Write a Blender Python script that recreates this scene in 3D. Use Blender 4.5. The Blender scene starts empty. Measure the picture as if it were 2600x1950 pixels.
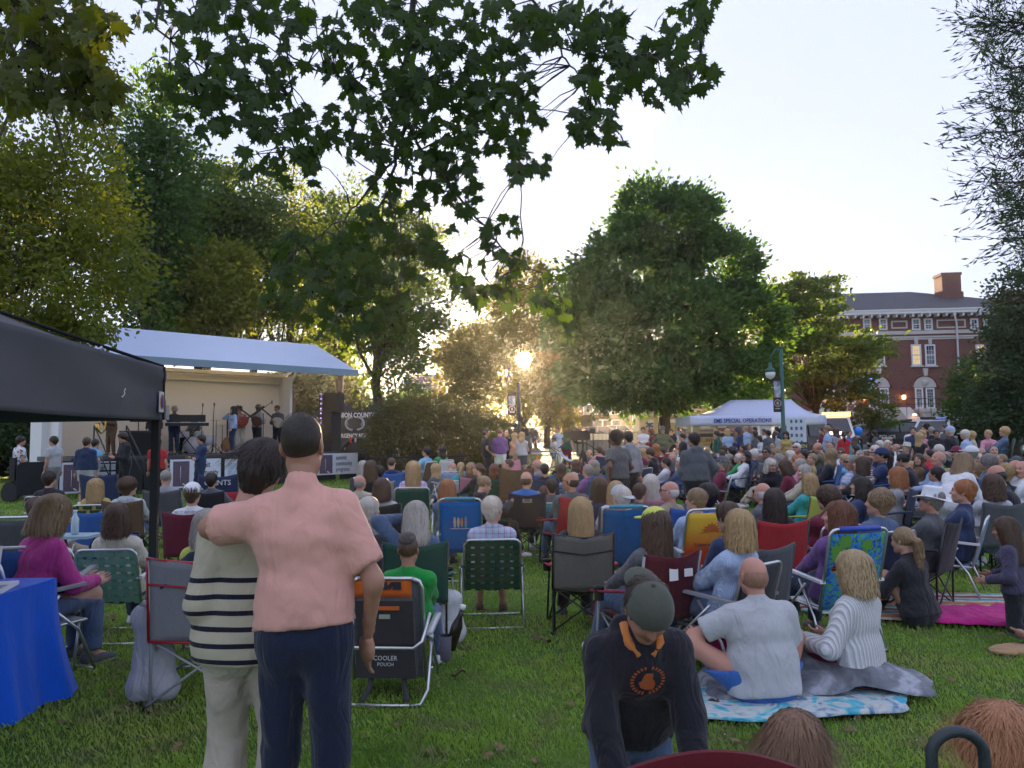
import bpy, math, random
import numpy as np
from mathutils import Vector, Matrix, Euler
random.seed(7); RNG = np.random.default_rng(7)
SC = bpy.context.scene
COL = SC.collection
R = math.radians
PI = math.pi
# ------------------------------------------------------------------ camera
F = 1950.0; CX, CY = 1300.0, 975.0
CAMZ = 1.65; PITCH = math.atan(137/1950.0); ROLL = 0.0095
cam = bpy.data.cameras.new('camera'); camo = bpy.data.objects.new('camera', cam); COL.objects.link(camo)
cam.sensor_fit = 'HORIZONTAL'; cam.sensor_width = 36.0; cam.lens = 36.0*F/2600.0
cam.clip_start = 0.05; cam.clip_end = 8000
_r0 = Vector((1, 0, 0)); _u0 = Vector((0, -math.sin(PITCH), math.cos(PITCH))); _f = Vector((0, math.cos(PITCH), math.sin(PITCH)))
CR = math.cos(ROLL)*_r0 - math.sin(ROLL)*_u0; CU = math.cos(ROLL)*_u0 + math.sin(ROLL)*_r0
_m = Matrix((( CR.x, CU.x, -_f.x, 0), (CR.y, CU.y, -_f.y, 0), (CR.z, CU.z, -_f.z, CAMZ), (0, 0, 0, 1)))
camo.matrix_world = _m
SC.camera = camo
SC.render.resolution_x, SC.render.resolution_y = 1024, 768
# ------------------------------------------------------------------ world, sun, exposure
SUN_EL, SUN_AZ = R(5.9), R(0.9)
w = bpy.data.worlds.new('World'); SC.world = w; w.use_nodes = True
wn = w.node_tree.nodes; wl = w.node_tree.links; wn.clear()
sky = wn.new('ShaderNodeTexSky'); sky.sky_type = 'NISHITA'; sky.sun_disc = False
sky.sun_elevation = SUN_EL; sky.sun_rotation = SUN_AZ
sky.air_density = 1.0; sky.dust_density = 0.6; sky.ozone_density = 2.2; sky.altitude = 100
bg = wn.new('ShaderNodeBackground'); bg.inputs['Strength'].default_value = 0.15
wo = wn.new('ShaderNodeOutputWorld'); # even lavender added over the clear sky to lift the fill light
mxs = wn.new('ShaderNodeMix'); mxs.data_type = 'RGBA'; mxs.blend_type = 'MIX'; mxs.inputs[0].default_value = 0.982; wl.new(sky.outputs[0], mxs.inputs[6]); mxs.inputs[7].default_value = (.475, .515, .7, 1)
wl.new(mxs.outputs[2], bg.inputs[0]); wl.new(bg.outputs[0], wo.inputs[0])
sl = bpy.data.lights.new('sun', 'SUN'); slo = bpy.data.objects.new('sun_lamp', sl); COL.objects.link(slo)
sl.energy = 2.8; sl.angle = R(0.5); sl.color = (1.0, 0.72, 0.42)
sdir = Vector((math.sin(SUN_AZ)*math.cos(SUN_EL), math.cos(SUN_AZ)*math.cos(SUN_EL), math.sin(SUN_EL)))
slo.rotation_euler = sdir.to_track_quat('Z', 'Y').to_euler()
SC.view_settings.view_transform = 'Standard'; SC.view_settings.look = 'None'
SC.view_settings.exposure = 3.48; SC.view_settings.gamma = 1.0
SC.cycles.use_denoising = True
SC.cycles.max_bounces = 6; SC.cycles.diffuse_bounces = 3; SC.cycles.transparent_max_bounces = 8
SC.cycles.transmission_bounces = 4; SC.cycles.volume_bounces = 0; SC.cycles.sample_clamp_indirect = 4.0
# ------------------------------------------------------------------ placing helpers
def ray(x, y):
    return (CR*((x-CX)/F) + CU*((CY-y)/F) + _f)
def onY(x, y, D):
    d = ray(x, y); return Vector((d.x/d.y*D, D, CAMZ + d.z/d.y*D))
def tz(D):
    a = min(max((D-12)/24.0, 0), 1)*0.34
    return a + max(D-36, 0)*0.0255 if D < 130 else 0.34 + 94*0.0255 + (D-130)*0.01
def onG(x, D):
    d = ray(x, 1112); X = d.x/d.y*D
    return Vector((X, D, tz(D)))
def hit(x, y, P, n):
    d = ray(x, y); o = Vector((0, 0, CAMZ)); t = (Vector(P)-o).dot(n)/d.dot(n); return o + d*t
# ------------------------------------------------------------------ object helpers
def setp(o, label=None, cat=None, group=None, kind=None):
    if label: o['label'] = label
    if cat: o['category'] = cat
    if group: o['group'] = group
    if kind: o['kind'] = kind
    return o
def E(name, label, cat, loc=(0, 0, 0), rz=0.0, group=None, sc=1.0):
    o = bpy.data.objects.new(name, None); COL.objects.link(o); o.empty_display_size = 0.1
    o.location = loc; o.rotation_euler = (0, 0, rz); o.scale = (sc, sc, sc) if not hasattr(sc, '__len__') else sc
    return setp(o, label, cat, group)
def link(name, me, parent=None, color=None, loc=None, mat4=None):
    o = bpy.data.objects.new(name, me); COL.objects.link(o)
    if parent is not None: o.parent = parent
    if color is not None: o.color = (*color[:3], 1)
    if loc is not None: o.location = loc
    if mat4 is not None: o.matrix_local = mat4
    return o
def mesh_np(name, V, Fq, mats, smooth=True, mi=None):
    me = bpy.data.meshes.new(name)
    V = np.asarray(V, dtype=np.float32); Fq = np.asarray(Fq, dtype=np.int32)
    n = Fq.shape[1]
    me.vertices.add(len(V)); me.vertices.foreach_set('co', V.ravel())
    me.loops.add(Fq.size); me.loops.foreach_set('vertex_index', Fq.ravel())
    me.polygons.add(len(Fq)); me.polygons.foreach_set('loop_start', np.arange(0, Fq.size, n, dtype=np.int32))
    me.polygons.foreach_set('loop_total', np.full(len(Fq), n, dtype=np.int32))
    for m in mats: me.materials.append(m)
    if mi is not None: me.polygons.foreach_set('material_index', np.asarray(mi, dtype=np.int32))
    me.update(calc_edges=True)
    if smooth: me.polygons.foreach_set('use_smooth', np.ones(len(Fq), dtype=bool))
    return me
class MB:
    def __init__(s): s.v = []; s.f = []; s.m = []; s.sm = []
    def add(s, vs, fs, mi=0, sm=False):
        b = len(s.v); s.v += [tuple(v) for v in vs]; s.f += [tuple(i+b for i in f) for f in fs]
        s.m += [mi]*len(fs); s.sm += [sm]*len(fs); return s
    def box(s, c, d, rot=None, mi=0, taper=1.0):
        x, y, z = d[0]/2, d[1]/2, d[2]/2; t = taper
        vs = [Vector(p) for p in ((-x,-y,-z),(x,-y,-z),(x,y,-z),(-x,y,-z),(-x*t,-y*t,z),(x*t,-y*t,z),(x*t,y*t,z),(-x*t,y*t,z))]
        if rot is not None: vs = [rot @ v for v in vs]
        c = Vector(c)
        return s.add([v+c for v in vs], [(3,2,1,0),(4,5,6,7),(0,1,5,4),(1,2,6,5),(2,3,7,6),(3,0,4,7)], mi)
    def b2(s, a, b, mi=0):
        return s.box([(a[i]+b[i])/2 for i in range(3)], [abs(b[i]-a[i]) for i in range(3)], mi=mi)
    def tube(s, pts, r, n=6, mi=0, cap=True, sm=True):
        pts = [Vector(p) for p in pts]; rs = r if hasattr(r, '__len__') else [r]*len(pts)
        t0 = (pts[1]-pts[0]).normalized(); up = Vector((0, 0, 1)) if abs(t0.z) < .9 else Vector((1, 0, 0))
        a = t0.cross(up).normalized(); vs = []; fs = []
        for i, p in enumerate(pts):
            t = (pts[min(i+1, len(pts)-1)]-pts[max(i-1, 0)]).normalized()
            a = (a - t*a.dot(t)).normalized(); b = t.cross(a)
            for k in range(n):
                an = 2*PI*k/n; vs.append(p + (a*math.cos(an)+b*math.sin(an))*rs[i])
        for i in range(len(pts)-1):
            for k in range(n):
                fs.append((i*n+k, i*n+(k+1) % n, (i+1)*n+(k+1) % n, (i+1)*n+k))
        if cap: fs.append(tuple(range(n-1, -1, -1))); fs.append(tuple((len(pts)-1)*n+k for k in range(n)))
        return s.add(vs, fs, mi, sm)
    def lathe(s, prof, n=16, c=(0, 0, 0), mi=0, sm=True):
        vs = []; fs = []; c = Vector(c)
        for r, z in prof:
            for k in range(n): an = 2*PI*k/n; vs.append(c+Vector((r*math.cos(an), r*math.sin(an), z)))
        for i in range(len(prof)-1):
            for k in range(n): fs.append((i*n+k, i*n+(k+1) % n, (i+1)*n+(k+1) % n, (i+1)*n+k))
        return s.add(vs, fs, mi, sm)
    def sheet(s, fn, nu, nv, th=0.004, mi=0, sm=True):
        P = [[Vector(fn(u/nu, v/nv)) for v in range(nv+1)] for u in range(nu+1)]
        N = [[None]*(nv+1) for _ in range(nu+1)]
        for u in range(nu+1):
            for v in range(nv+1):
                du = P[min(u+1, nu)][v]-P[max(u-1, 0)][v]; dv = P[u][min(v+1, nv)]-P[u][max(v-1, 0)]
                N[u][v] = du.cross(dv).normalized()
        W = nv+1; M = (nu+1)*W
        vs = [P[u][v]+N[u][v]*th/2 for u in range(nu+1) for v in range(W)] + [P[u][v]-N[u][v]*th/2 for u in range(nu+1) for v in range(W)]
        fs = []
        for u in range(nu):
            for v in range(nv):
                q = (u*W+v, (u+1)*W+v, (u+1)*W+v+1, u*W+v+1); fs.append(q); fs.append(tuple(M+i for i in reversed(q)))
        per = [(u*W, (u+1)*W) for u in range(nu)] + [(nu*W+v, nu*W+v+1) for v in range(nv)] + [((u+1)*W+nv, u*W+nv) for u in range(nu)] + [(v+1, v) for v in range(nv)]
        s.add(vs, fs, mi, sm); b = len(s.v)-len(vs)
        for i, j in per: s.f.append((b+i, b+i+M, b+j+M, b+j)); s.m.append(mi); s.sm.append(False)
        return s
    def prism(s, pts, d, mi=0):      # pts: polygon (3D), d: extrusion vector
        pts = [Vector(p) for p in pts]; d = Vector(d); n = len(pts)
        return s.add(pts+[p+d for p in pts], [tuple(range(n-1, -1, -1)), tuple(range(n, 2*n))]+[(i, (i+1) % n, n+(i+1) % n, n+i) for i in range(n)], mi)
    def mesh(s, name, mats):
        me = bpy.data.meshes.new(name); me.from_pydata(s.v, [], s.f)
        for m in (mats if isinstance(mats, (list, tuple)) else [mats]): me.materials.append(m)
        me.polygons.foreach_set('material_index', s.m); me.polygons.foreach_set('use_smooth', s.sm); me.update()
        return me
    def build(s, name, mats, parent=None, color=None, **k):
        return link(name, s.mesh(name, mats), parent, color, **k)
def copy_tree(o, parent=None):
    c = o.copy(); COL.objects.link(c)
    if parent is not None: c.parent = parent
    for ch in o.children: copy_tree(ch, c)
    return c
# ------------------------------------------------------------------ materials
MATS = {}
def newmat(name):
    m = bpy.data.materials.new(name); m.use_nodes = True; nt = m.node_tree; nt.nodes.clear()
    out = nt.nodes.new('ShaderNodeOutputMaterial'); p = nt.nodes.new('ShaderNodeBsdfPrincipled'); nt.links.new(p.outputs[0], out.inputs[0])
    return m, nt, p, out
def nd(nt, t, **kw):
    n = nt.nodes.new(t)
    for k, v in kw.items():
        if k.startswith('i_'): n.inputs[k[2:]].default_value = v
        else: setattr(n, k, v)
    return n
def ramp(nt, fac, stops, interp='LINEAR'):
    r = nt.nodes.new('ShaderNodeValToRGB'); r.color_ramp.interpolation = interp
    e = r.color_ramp.elements
    while len(e) < len(stops): e.new(0.5)
    for i, (p, c) in enumerate(stops): e[i].position = p; e[i].color = (*c, 1) if len(c) == 3 else c
    nt.links.new(fac, r.inputs[0]); return r.outputs[0]
def mixc(nt, f, a, b, mode='MIX'):
    m = nt.nodes.new('ShaderNodeMix'); m.data_type = 'RGBA'; m.blend_type = mode
    for v, i in ((f, 0), (a, 6), (b, 7)):
        if isinstance(v, (int, float)): m.inputs[i].default_value = v
        elif isinstance(v, (tuple, list)): m.inputs[i].default_value = (*v[:3], 1)
        else: nt.links.new(v, m.inputs[i])
    return m.outputs[2]
def math_(nt, op, a, b=None, c=None):
    m = nt.nodes.new('ShaderNodeMath'); m.operation = op
    for i, v in enumerate((a, b, c)):
        if v is None: continue
        if isinstance(v, (int, float)): m.inputs[i].default_value = v
        else: nt.links.new(v, m.inputs[i])
    return m.outputs[0]
def coords(nt, kind='Object', scale=(1, 1, 1), rot=(0, 0, 0)):
    tc = nt.nodes.new('ShaderNodeTexCoord'); mp = nt.nodes.new('ShaderNodeMapping'); nt.links.new(tc.outputs[kind], mp.inputs[0])
    mp.inputs['Scale'].default_value = scale; mp.inputs['Rotation'].default_value = rot; return mp.outputs[0]
def noise(nt, vec, scale, detail=3, rough=.55, dist=0.0):
    n = nt.nodes.new('ShaderNodeTexNoise'); n.inputs['Scale'].default_value = scale; n.inputs['Detail'].default_value = detail
    n.inputs['Roughness'].default_value = rough; n.inputs['Distortion'].default_value = dist
    if vec is not None: nt.links.new(vec, n.inputs['Vector'])
    return n.outputs['Fac']
def bump(nt, p, h, strength=.5, dist=.01):
    b = nt.nodes.new('ShaderNodeBump'); b.inputs['Strength'].default_value = strength; b.inputs['Distance'].default_value = dist
    nt.links.new(h, b.inputs['Height']); nt.links.new(b.outputs[0], p.inputs['Normal']); return b
def mat(name, col, rough=.7, metal=0, var=.12, vs=6.0, bmp=0, bs=40, spec=.5, alpha=None, coord='Object'):
    if name in MATS: return MATS[name]
    m, nt, p, out = newmat(name); v = coords(nt, coord)
    n = noise(nt, v, vs, 4)
    c = mixc(nt, n, tuple(x*(1-var) for x in col), tuple(min(1, x*(1+var)) for x in col)); nt.links.new(c, p.inputs['Base Color'])
    p.inputs['Roughness'].default_value = rough; p.inputs['Metallic'].default_value = metal; p.inputs['Specular IOR Level'].default_value = spec
    if bmp: bump(nt, p, noise(nt, v, bs, 4), bmp, .005)
    MATS[name] = m; return m
def emis(name, col, s):
    if name in MATS: return MATS[name]
    m = bpy.data.materials.new(name); m.use_nodes = True; nt = m.node_tree; nt.nodes.clear()
    out = nt.nodes.new('ShaderNodeOutputMaterial'); e = nt.nodes.new('ShaderNodeEmission'); e.inputs[0].default_value = (*col, 1); e.inputs[1].default_value = s
    nt.links.new(e.outputs[0], out.inputs[0]); MATS[name] = m; return m
def objcol(nt):
    return nt.nodes.new('ShaderNodeObjectInfo').outputs['Color']
def cloth_mat(name, pattern=None, rough=.9, wr=.9, wscale=7.0, trans=0.0):
    if name in MATS: return MATS[name]
    m, nt, p, out = newmat(name); v = coords(nt); base = objcol(nt)
    if pattern: base = pattern(nt, v, base)
    n1 = noise(nt, v, 5, 3); n2 = noise(nt, v, 300, 2)
    c = mixc(nt, math_(nt, 'MULTIPLY', n1, .5), base, mixc(nt, 1.0, base, (.62, .62, .64), 'MULTIPLY'))
    c = mixc(nt, math_(nt, 'MULTIPLY', n2, .25), c, mixc(nt, 1.0, c, (1.35, 1.35, 1.35), 'MULTIPLY'))
    nt.links.new(c, p.inputs['Base Color']); p.inputs['Roughness'].default_value = rough; p.inputs['Specular IOR Level'].default_value = .2
    p.inputs['Sheen Weight'].default_value = .15
    w1 = noise(nt, coords(nt, 'Object', (1, 1, .45), (.5, .3, 0)), wscale, 3, .5, 1.2)
    h = math_(nt, 'ADD', math_(nt, 'MULTIPLY', w1, 1.0), math_(nt, 'MULTIPLY', n2, .05))
    bump(nt, p, h, wr, .05)
    if trans:
        t = nt.nodes.new('ShaderNodeBsdfTranslucent'); nt.links.new(c, t.inputs[0]); mx = nt.nodes.new('ShaderNodeMixShader'); mx.inputs[0].default_value = trans
        nt.links.new(p.outputs[0], mx.inputs[1]); nt.links.new(t.outputs[0], mx.inputs[2]); nt.links.new(mx.outputs[0], out.inputs[0])
    MATS[name] = m; return m
def sepxyz(nt, v):
    s = nt.nodes.new('ShaderNodeSeparateXYZ'); nt.links.new(v, s.inputs[0]); return s.outputs
def band(nt, s, period, width, off=0.0):      # 1 inside a band of the given width, repeating
    f = math_(nt, 'FRACT', math_(nt, 'DIVIDE', math_(nt, 'ADD', s, off+100*period), period)); return math_(nt, 'LESS_THAN', f, width/period)
def pat_plaid(nt, v, b):
    o = sepxyz(nt, v); a = math_(nt, 'MAXIMUM', band(nt, o[0], .06, .006), band(nt, o[2], .06, .006))
    c = math_(nt, 'MAXIMUM', band(nt, o[0], .06, .02, .03), band(nt, o[2], .06, .02, .03))
    return mixc(nt, math_(nt, 'MULTIPLY', a, .7), mixc(nt, math_(nt, 'MULTIPLY', c, .45), b, (.6, .65, .75)), (.4, .08, .08))
def pat_vstripe(nt, v, b): return mixc(nt, band(nt, sepxyz(nt, v)[0], .012, .004), b, (.5, .6, .75))
def pat_hstripe(nt, v, b): return mixc(nt, band(nt, sepxyz(nt, v)[2], .05, .025), b, (.7, .7, .72))
def pat_floral(nt, v, b):
    vo = nt.nodes.new('ShaderNodeTexVoronoi'); vo.inputs['Scale'].default_value = 14; nt.links.new(v, vo.inputs['Vector'])
    h = nt.nodes.new('ShaderNodeSeparateColor'); nt.links.new(vo.outputs['Color'], h.inputs[0])
    pc = ramp(nt, h.outputs[0], [(0, (.5, .08, .04)), (.35, (.05, .2, .25)), (.6, (.55, .25, .03)), (.8, (.1, .12, .3))], 'CONSTANT')
    return mixc(nt, math_(nt, 'LESS_THAN', vo.outputs['Distance'], .42), b, pc)
def pat_palm(nt, v, b):
    n = noise(nt, v, 9, 2, .5, 2.5); n2 = noise(nt, v, 16, 2, .5, 3.0)
    c = ramp(nt, n, [(0, (.01, .04, .28)), (.45, (.015, .1, .5)), (.55, (.03, .25, .6))])
    return mixc(nt, math_(nt, 'GREATER_THAN', n2, .56), c, (.12, .38, .04))
def pat_tee(nt, v, b):
    o = sepxyz(nt, v)
    return b
CL = cloth_mat('cloth'); CLS = cloth_mat('cloth_smooth', wr=.3, wscale=4)
CL_PLAID = cloth_mat('cloth_plaid', pat_plaid); CL_VST = cloth_mat('cloth_pinstripe', pat_vstripe); CL_HST = cloth_mat('cloth_stripe', pat_hstripe)
CL_FLO = cloth_mat('cloth_floral', pat_floral); CL_PALM = cloth_mat('cloth_palm', pat_palm, wr=.3)
FAB = cloth_mat('canvas', rough=.75, wr=.45, wscale=3.5, trans=.12)
def hair_mat():
    m, nt, p, out = newmat('hair'); b = objcol(nt)
    v = coords(nt, 'Object', (1, 1, .12)); n = noise(nt, v, 85, 4, .7, .5); n2 = noise(nt, coords(nt), 14, 2)
    c = mixc(nt, n, mixc(nt, 1, b, (.28, .25, .22), 'MULTIPLY'), mixc(nt, 1, b, (1.9, 1.85, 1.75), 'MULTIPLY'))
    c = mixc(nt, math_(nt, 'MULTIPLY', n2, .5), c, mixc(nt, 1, c, (.55, .5, .45), 'MULTIPLY'))
    nt.links.new(c, p.inputs['Base Color']); p.inputs['Roughness'].default_value = .48; p.inputs['Specular IOR Level'].default_value = .5
    bump(nt, p, n, .7, .006); return m
HAIR = hair_mat()
def skin_mat():
    m, nt, p, out = newmat('skin'); b = objcol(nt); n = noise(nt, coords(nt), 22, 3)
    c = mixc(nt, math_(nt, 'MULTIPLY', n, .35), b, mixc(nt, 1, b, (1.05, .72, .62), 'MULTIPLY')); nt.links.new(c, p.inputs['Base Color'])
    p.inputs['Roughness'].default_value = .52; p.inputs['Subsurface Weight'].default_value = .12; p.inputs['Subsurface Radius'].default_value = (.02, .008, .004)
    bump(nt, p, noise(nt, coords(nt), 160, 2), .12, .003); return m
SKIN = skin_mat()
def paint_mat():
    m, nt, p, out = newmat('object_paint'); nt.links.new(objcol(nt), p.inputs['Base Color']); p.inputs['Roughness'].default_value = .35
    return m
PAINT = paint_mat()
EYE = mat('eye_dark', (.03, .02, .018), .3); LIP = mat('lips', (.3, .1, .08), .5); SOLE = mat('shoe_sole', (.55, .55, .53), .8)
def wood_like(name, a, b, scale=(2, 2, .4)):
    m, nt, p, out = newmat(name); n = noise(nt, coords(nt, 'Object', scale), 8, 6, .6, .3); nt.links.new(ramp(nt, n, [(.3, a), (.7, b)]), p.inputs['Base Color']); p.inputs['Roughness'].default_value = .85
    bump(nt, p, n, .8, .02); return m
BARK = wood_like('bark', (.035, .027, .02), (.11, .09, .07), (6, 6, 1))
ALU = mat('aluminium', (.62, .64, .67), .35, .9, .05); STEEL = mat('dark_steel', (.05, .052, .055), .45, .6, .1); BLACKM = mat('black_metal', (.012, .012, .014), .5, .2)
WHITEP = mat('white_plastic', (.7, .71, .72), .5); BLACKP = mat('black_plastic', (.015, .015, .017), .55); RUB = mat('rubber', (.015, .015, .015), .85)
WHITE = mat('white_paint', (.75, .76, .78), .45, var=.05); PAPER = mat('paper', (.75, .75, .76), .8, var=.03); INK = mat('dark_ink', (.015, .017, .03), .7)
GLASS = mat('dark_glass', (.03, .04, .05), .08, 0, .3, 2, spec=.8)
def text(name, body, size, loc, rot, m, parent=None, ext=.002, align='CENTER', bold=0.0, sx=1.0, color=None):
    c = bpy.data.curves.new(name, 'FONT'); c.body = body; c.size = size; c.extrude = ext; c.align_x = align; c.align_y = 'CENTER'; c.offset = bold*size
    c.resolution_u = 2; c.materials.append(m); t_ = bpy.data.objects.new('t', c); me = bpy.data.meshes.new_from_object(t_); bpy.data.objects.remove(t_); me.materials.clear(); me.materials.append(m); o = bpy.data.objects.new(name, me); COL.objects.link(o)
    o.location = loc; o.rotation_euler = rot; o.scale = (sx, 1, 1)
    if parent is not None: o.parent = parent
    if color: o.color = (*color, 1)
    return o
# ------------------------------------------------------------------ smooth solid modelling (distance field -> quad skin)
def nets(V, org, h):
    sh = np.array(V.shape) - 1
    ids = []; ps = []; quads = []
    S = V < 0
    for ax in range(3):
        sl0 = [slice(None)]*3; sl1 = [slice(None)]*3; sl0[ax] = slice(0, -1); sl1[ax] = slice(1, None)
        A = V[tuple(sl0)]; B = V[tuple(sl1)]; sa = S[tuple(sl0)]; m = sa != S[tuple(sl1)]
        idx = np.nonzero(m); 
        if len(idx[0]) == 0: continue
        a = A[idx]; b = B[idx]; t = a/(a-b); P = np.stack(idx, 1).astype(np.float64); P[:, ax] += t
        o1, o2 = [(1, 2), (2, 0), (0, 1)][ax]
        I = np.stack(idx, 1); cells = []
        for d1, d2 in ((-1, -1), (0, -1), (0, 0), (-1, 0)):
            c = I.copy(); c[:, o1] += d1; c[:, o2] += d2; np.clip(c, 0, sh-1, out=c)
            f = (c[:, 0]*sh[1]+c[:, 1])*sh[2]+c[:, 2]; cells.append(f); ids.append(f); ps.append(P)
        q = np.stack(cells, 1); ins = sa[idx]; q[~ins] = q[~ins][:, ::-1]; quads.append(q)
    ids = np.concatenate(ids); ps = np.concatenate(ps); quads = np.concatenate(quads)
    u, inv = np.unique(ids, return_inverse=True); n = len(u); cnt = np.bincount(inv, minlength=n)
    vs = np.stack([np.bincount(inv, ps[:, k], n)/cnt for k in range(3)], 1)*h + org
    return vs, np.searchsorted(u, quads)
class Sdf:
    """list of primitives: cap(a,b,ra,rb,k,sq=(axis,factor),cutB), ell(c,r,rot,k), sub"""
    def __init__(s): s.p = []
    def cap(s, a, b, ra, rb=None, k=.03, sq=None, cut=False, infl=0.0, op='u'):
        s.p.append(('c', np.array(a, float), np.array(b, float), ra+infl, (ra if rb is None else rb)+infl, k, sq, cut, op)); return s
    def ell(s, c, r, rot=None, k=.02, op='u'):
        s.p.append(('e', np.array(c, float), np.array(r, float), np.array(rot, float) if rot is not None else None, 0, k, None, False, op)); return s
    def plane(s, pt, n):      # keep the side the normal points away from
        s.p.append(('p', np.array(pt, float), np.array(n, float), 0, 0, 0, None, False, 'i')); return s
    def mesh(s, h, wr=None, post=None):
        lo = np.full(3, 1e9); hi = -lo
        for q in s.p:
            if q[8] != 'u': continue
            if q[0] == 'c':
                r = max(q[3], q[4])*(1 if q[6] is None else 1/min(1, q[6][1])); lo = np.minimum(lo, np.minimum(q[1], q[2])-r); hi = np.maximum(hi, np.maximum(q[1], q[2])+r)
            else: r = q[2].max(); lo = np.minimum(lo, q[1]-r); hi = np.maximum(hi, q[1]+r)
        lo -= 3*h+.012; hi += 3*h+.012; n = np.ceil((hi-lo)/h).astype(int)+1
        ax = [lo[i]+np.arange(n[i])*h for i in range(3)]
        V = np.full(n, .5)
        for q in s.p:
            if q[0] == 'p':
                X = ax[0][:, None, None]-q[1][0]; Y = ax[1][None, :, None]-q[1][1]; Z = ax[2][None, None, :]-q[1][2]
                V = np.maximum(V, X*q[2][0]+Y*q[2][1]+Z*q[2][2]); continue
            if q[0] == 'c':
                r = max(q[3], q[4])*(1 if q[6] is None else 1/min(1, q[6][1])); a = np.minimum(q[1], q[2])-r; b = np.maximum(q[1], q[2])+r
            else: r = q[2].max(); a = q[1]-r; b = q[1]+r
            mg = q[5]+3*h; i0 = np.maximum(np.floor((a-mg-lo)/h).astype(int), 0); i1 = np.minimum(np.ceil((b+mg-lo)/h).astype(int)+1, n)
            if (i1 <= i0).any(): continue
            s_ = tuple(slice(i0[k], i1[k]) for k in range(3))
            X = ax[0][s_[0]][:, None, None]; Y = ax[1][s_[1]][None, :, None]; Z = ax[2][s_[2]][None, None, :]
            if q[0] == 'c':
                A, B = q[1], q[2]; dx, dy, dz = X-A[0], Y-A[1], Z-A[2]; ab = B-A
                if q[6] is not None:
                    L = np.array(q[6][0], float); f = 1-q[6][1]; dl = (dx*L[0]+dy*L[1]+dz*L[2])*f; ab = ab-L*(ab@L)*f
                    dx, dy, dz = dx-dl*L[0], dy-dl*L[1], dz-dl*L[2]
                l2 = ab@ab+1e-9; t = (dx*ab[0]+dy*ab[1]+dz*ab[2])/l2; tc = np.clip(t, 0, 1)
                d = np.sqrt((dx-tc*ab[0])**2+(dy-tc*ab[1])**2+(dz-tc*ab[2])**2)-(q[3]+(q[4]-q[3])*tc)
                if q[7]: d = np.maximum(d, (t-1)*math.sqrt(l2))
            else:
                dx, dy, dz = X-q[1][0], Y-q[1][1], Z-q[1][2]
                if q[3] is not None:
                    M = q[3]; dx, dy, dz = dx*M[0][0]+dy*M[1][0]+dz*M[2][0], dx*M[0][1]+dy*M[1][1]+dz*M[2][1], dx*M[0][2]+dy*M[1][2]+dz*M[2][2]
                r = q[2]; l = np.sqrt((dx/r[0])**2+(dy/r[1])**2+(dz/r[2])**2); g = np.sqrt((dx/r[0]**2)**2+(dy/r[1]**2)**2+(dz/r[2]**2)**2)+1e-6
                d = l*(l-1)/g; d = np.where(l < 1e-3, -r.min(), d)
            cur = V[s_]; k = q[5]
            if q[8] == 'u':
                hh = np.maximum(k-np.abs(cur-d), 0)/max(k, 1e-6); V[s_] = np.minimum(cur, d)-hh*hh*k*.25
            elif q[8] == 's':
                d = -d; hh = np.maximum(k-np.abs(cur-d), 0)/max(k, 1e-6); V[s_] = np.maximum(cur, d)+hh*hh*k*.25
        if wr is not None:
            X, Y, Z = np.meshgrid(*ax, indexing='ij', sparse=True); V += wr(X, Y, Z)
        for k in range(3):      # keep the border outside
            sl = [slice(None)]*3; sl[k] = 0; V[tuple(sl)] = .5; sl[k] = -1; V[tuple(sl)] = .5
        return nets(V, lo, h)
def wrinkle(amp, seed=0, fx=1.0):
    r = np.random.default_rng(seed); K = r.normal(size=(7, 3)); K /= np.linalg.norm(K, axis=1)[:, None]; ph = r.uniform(0, 6.28, 7)
    def f(X, Y, Z):
        w = .6*np.sin(9*X+5*Z+ph[0])+.6*np.sin(8*Z-6*Y+ph[1]); s = 0
        for i, (k, p) in enumerate(zip(K, ph)):
            fr = (14+9*i)*fx; s = s+np.abs(np.sin((k[0]*X+k[1]*Y+k[2]*Z)*fr+w*1.6+p))/(1+.35*i)
        return amp*(1.9-s)*.5
    return f
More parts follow.
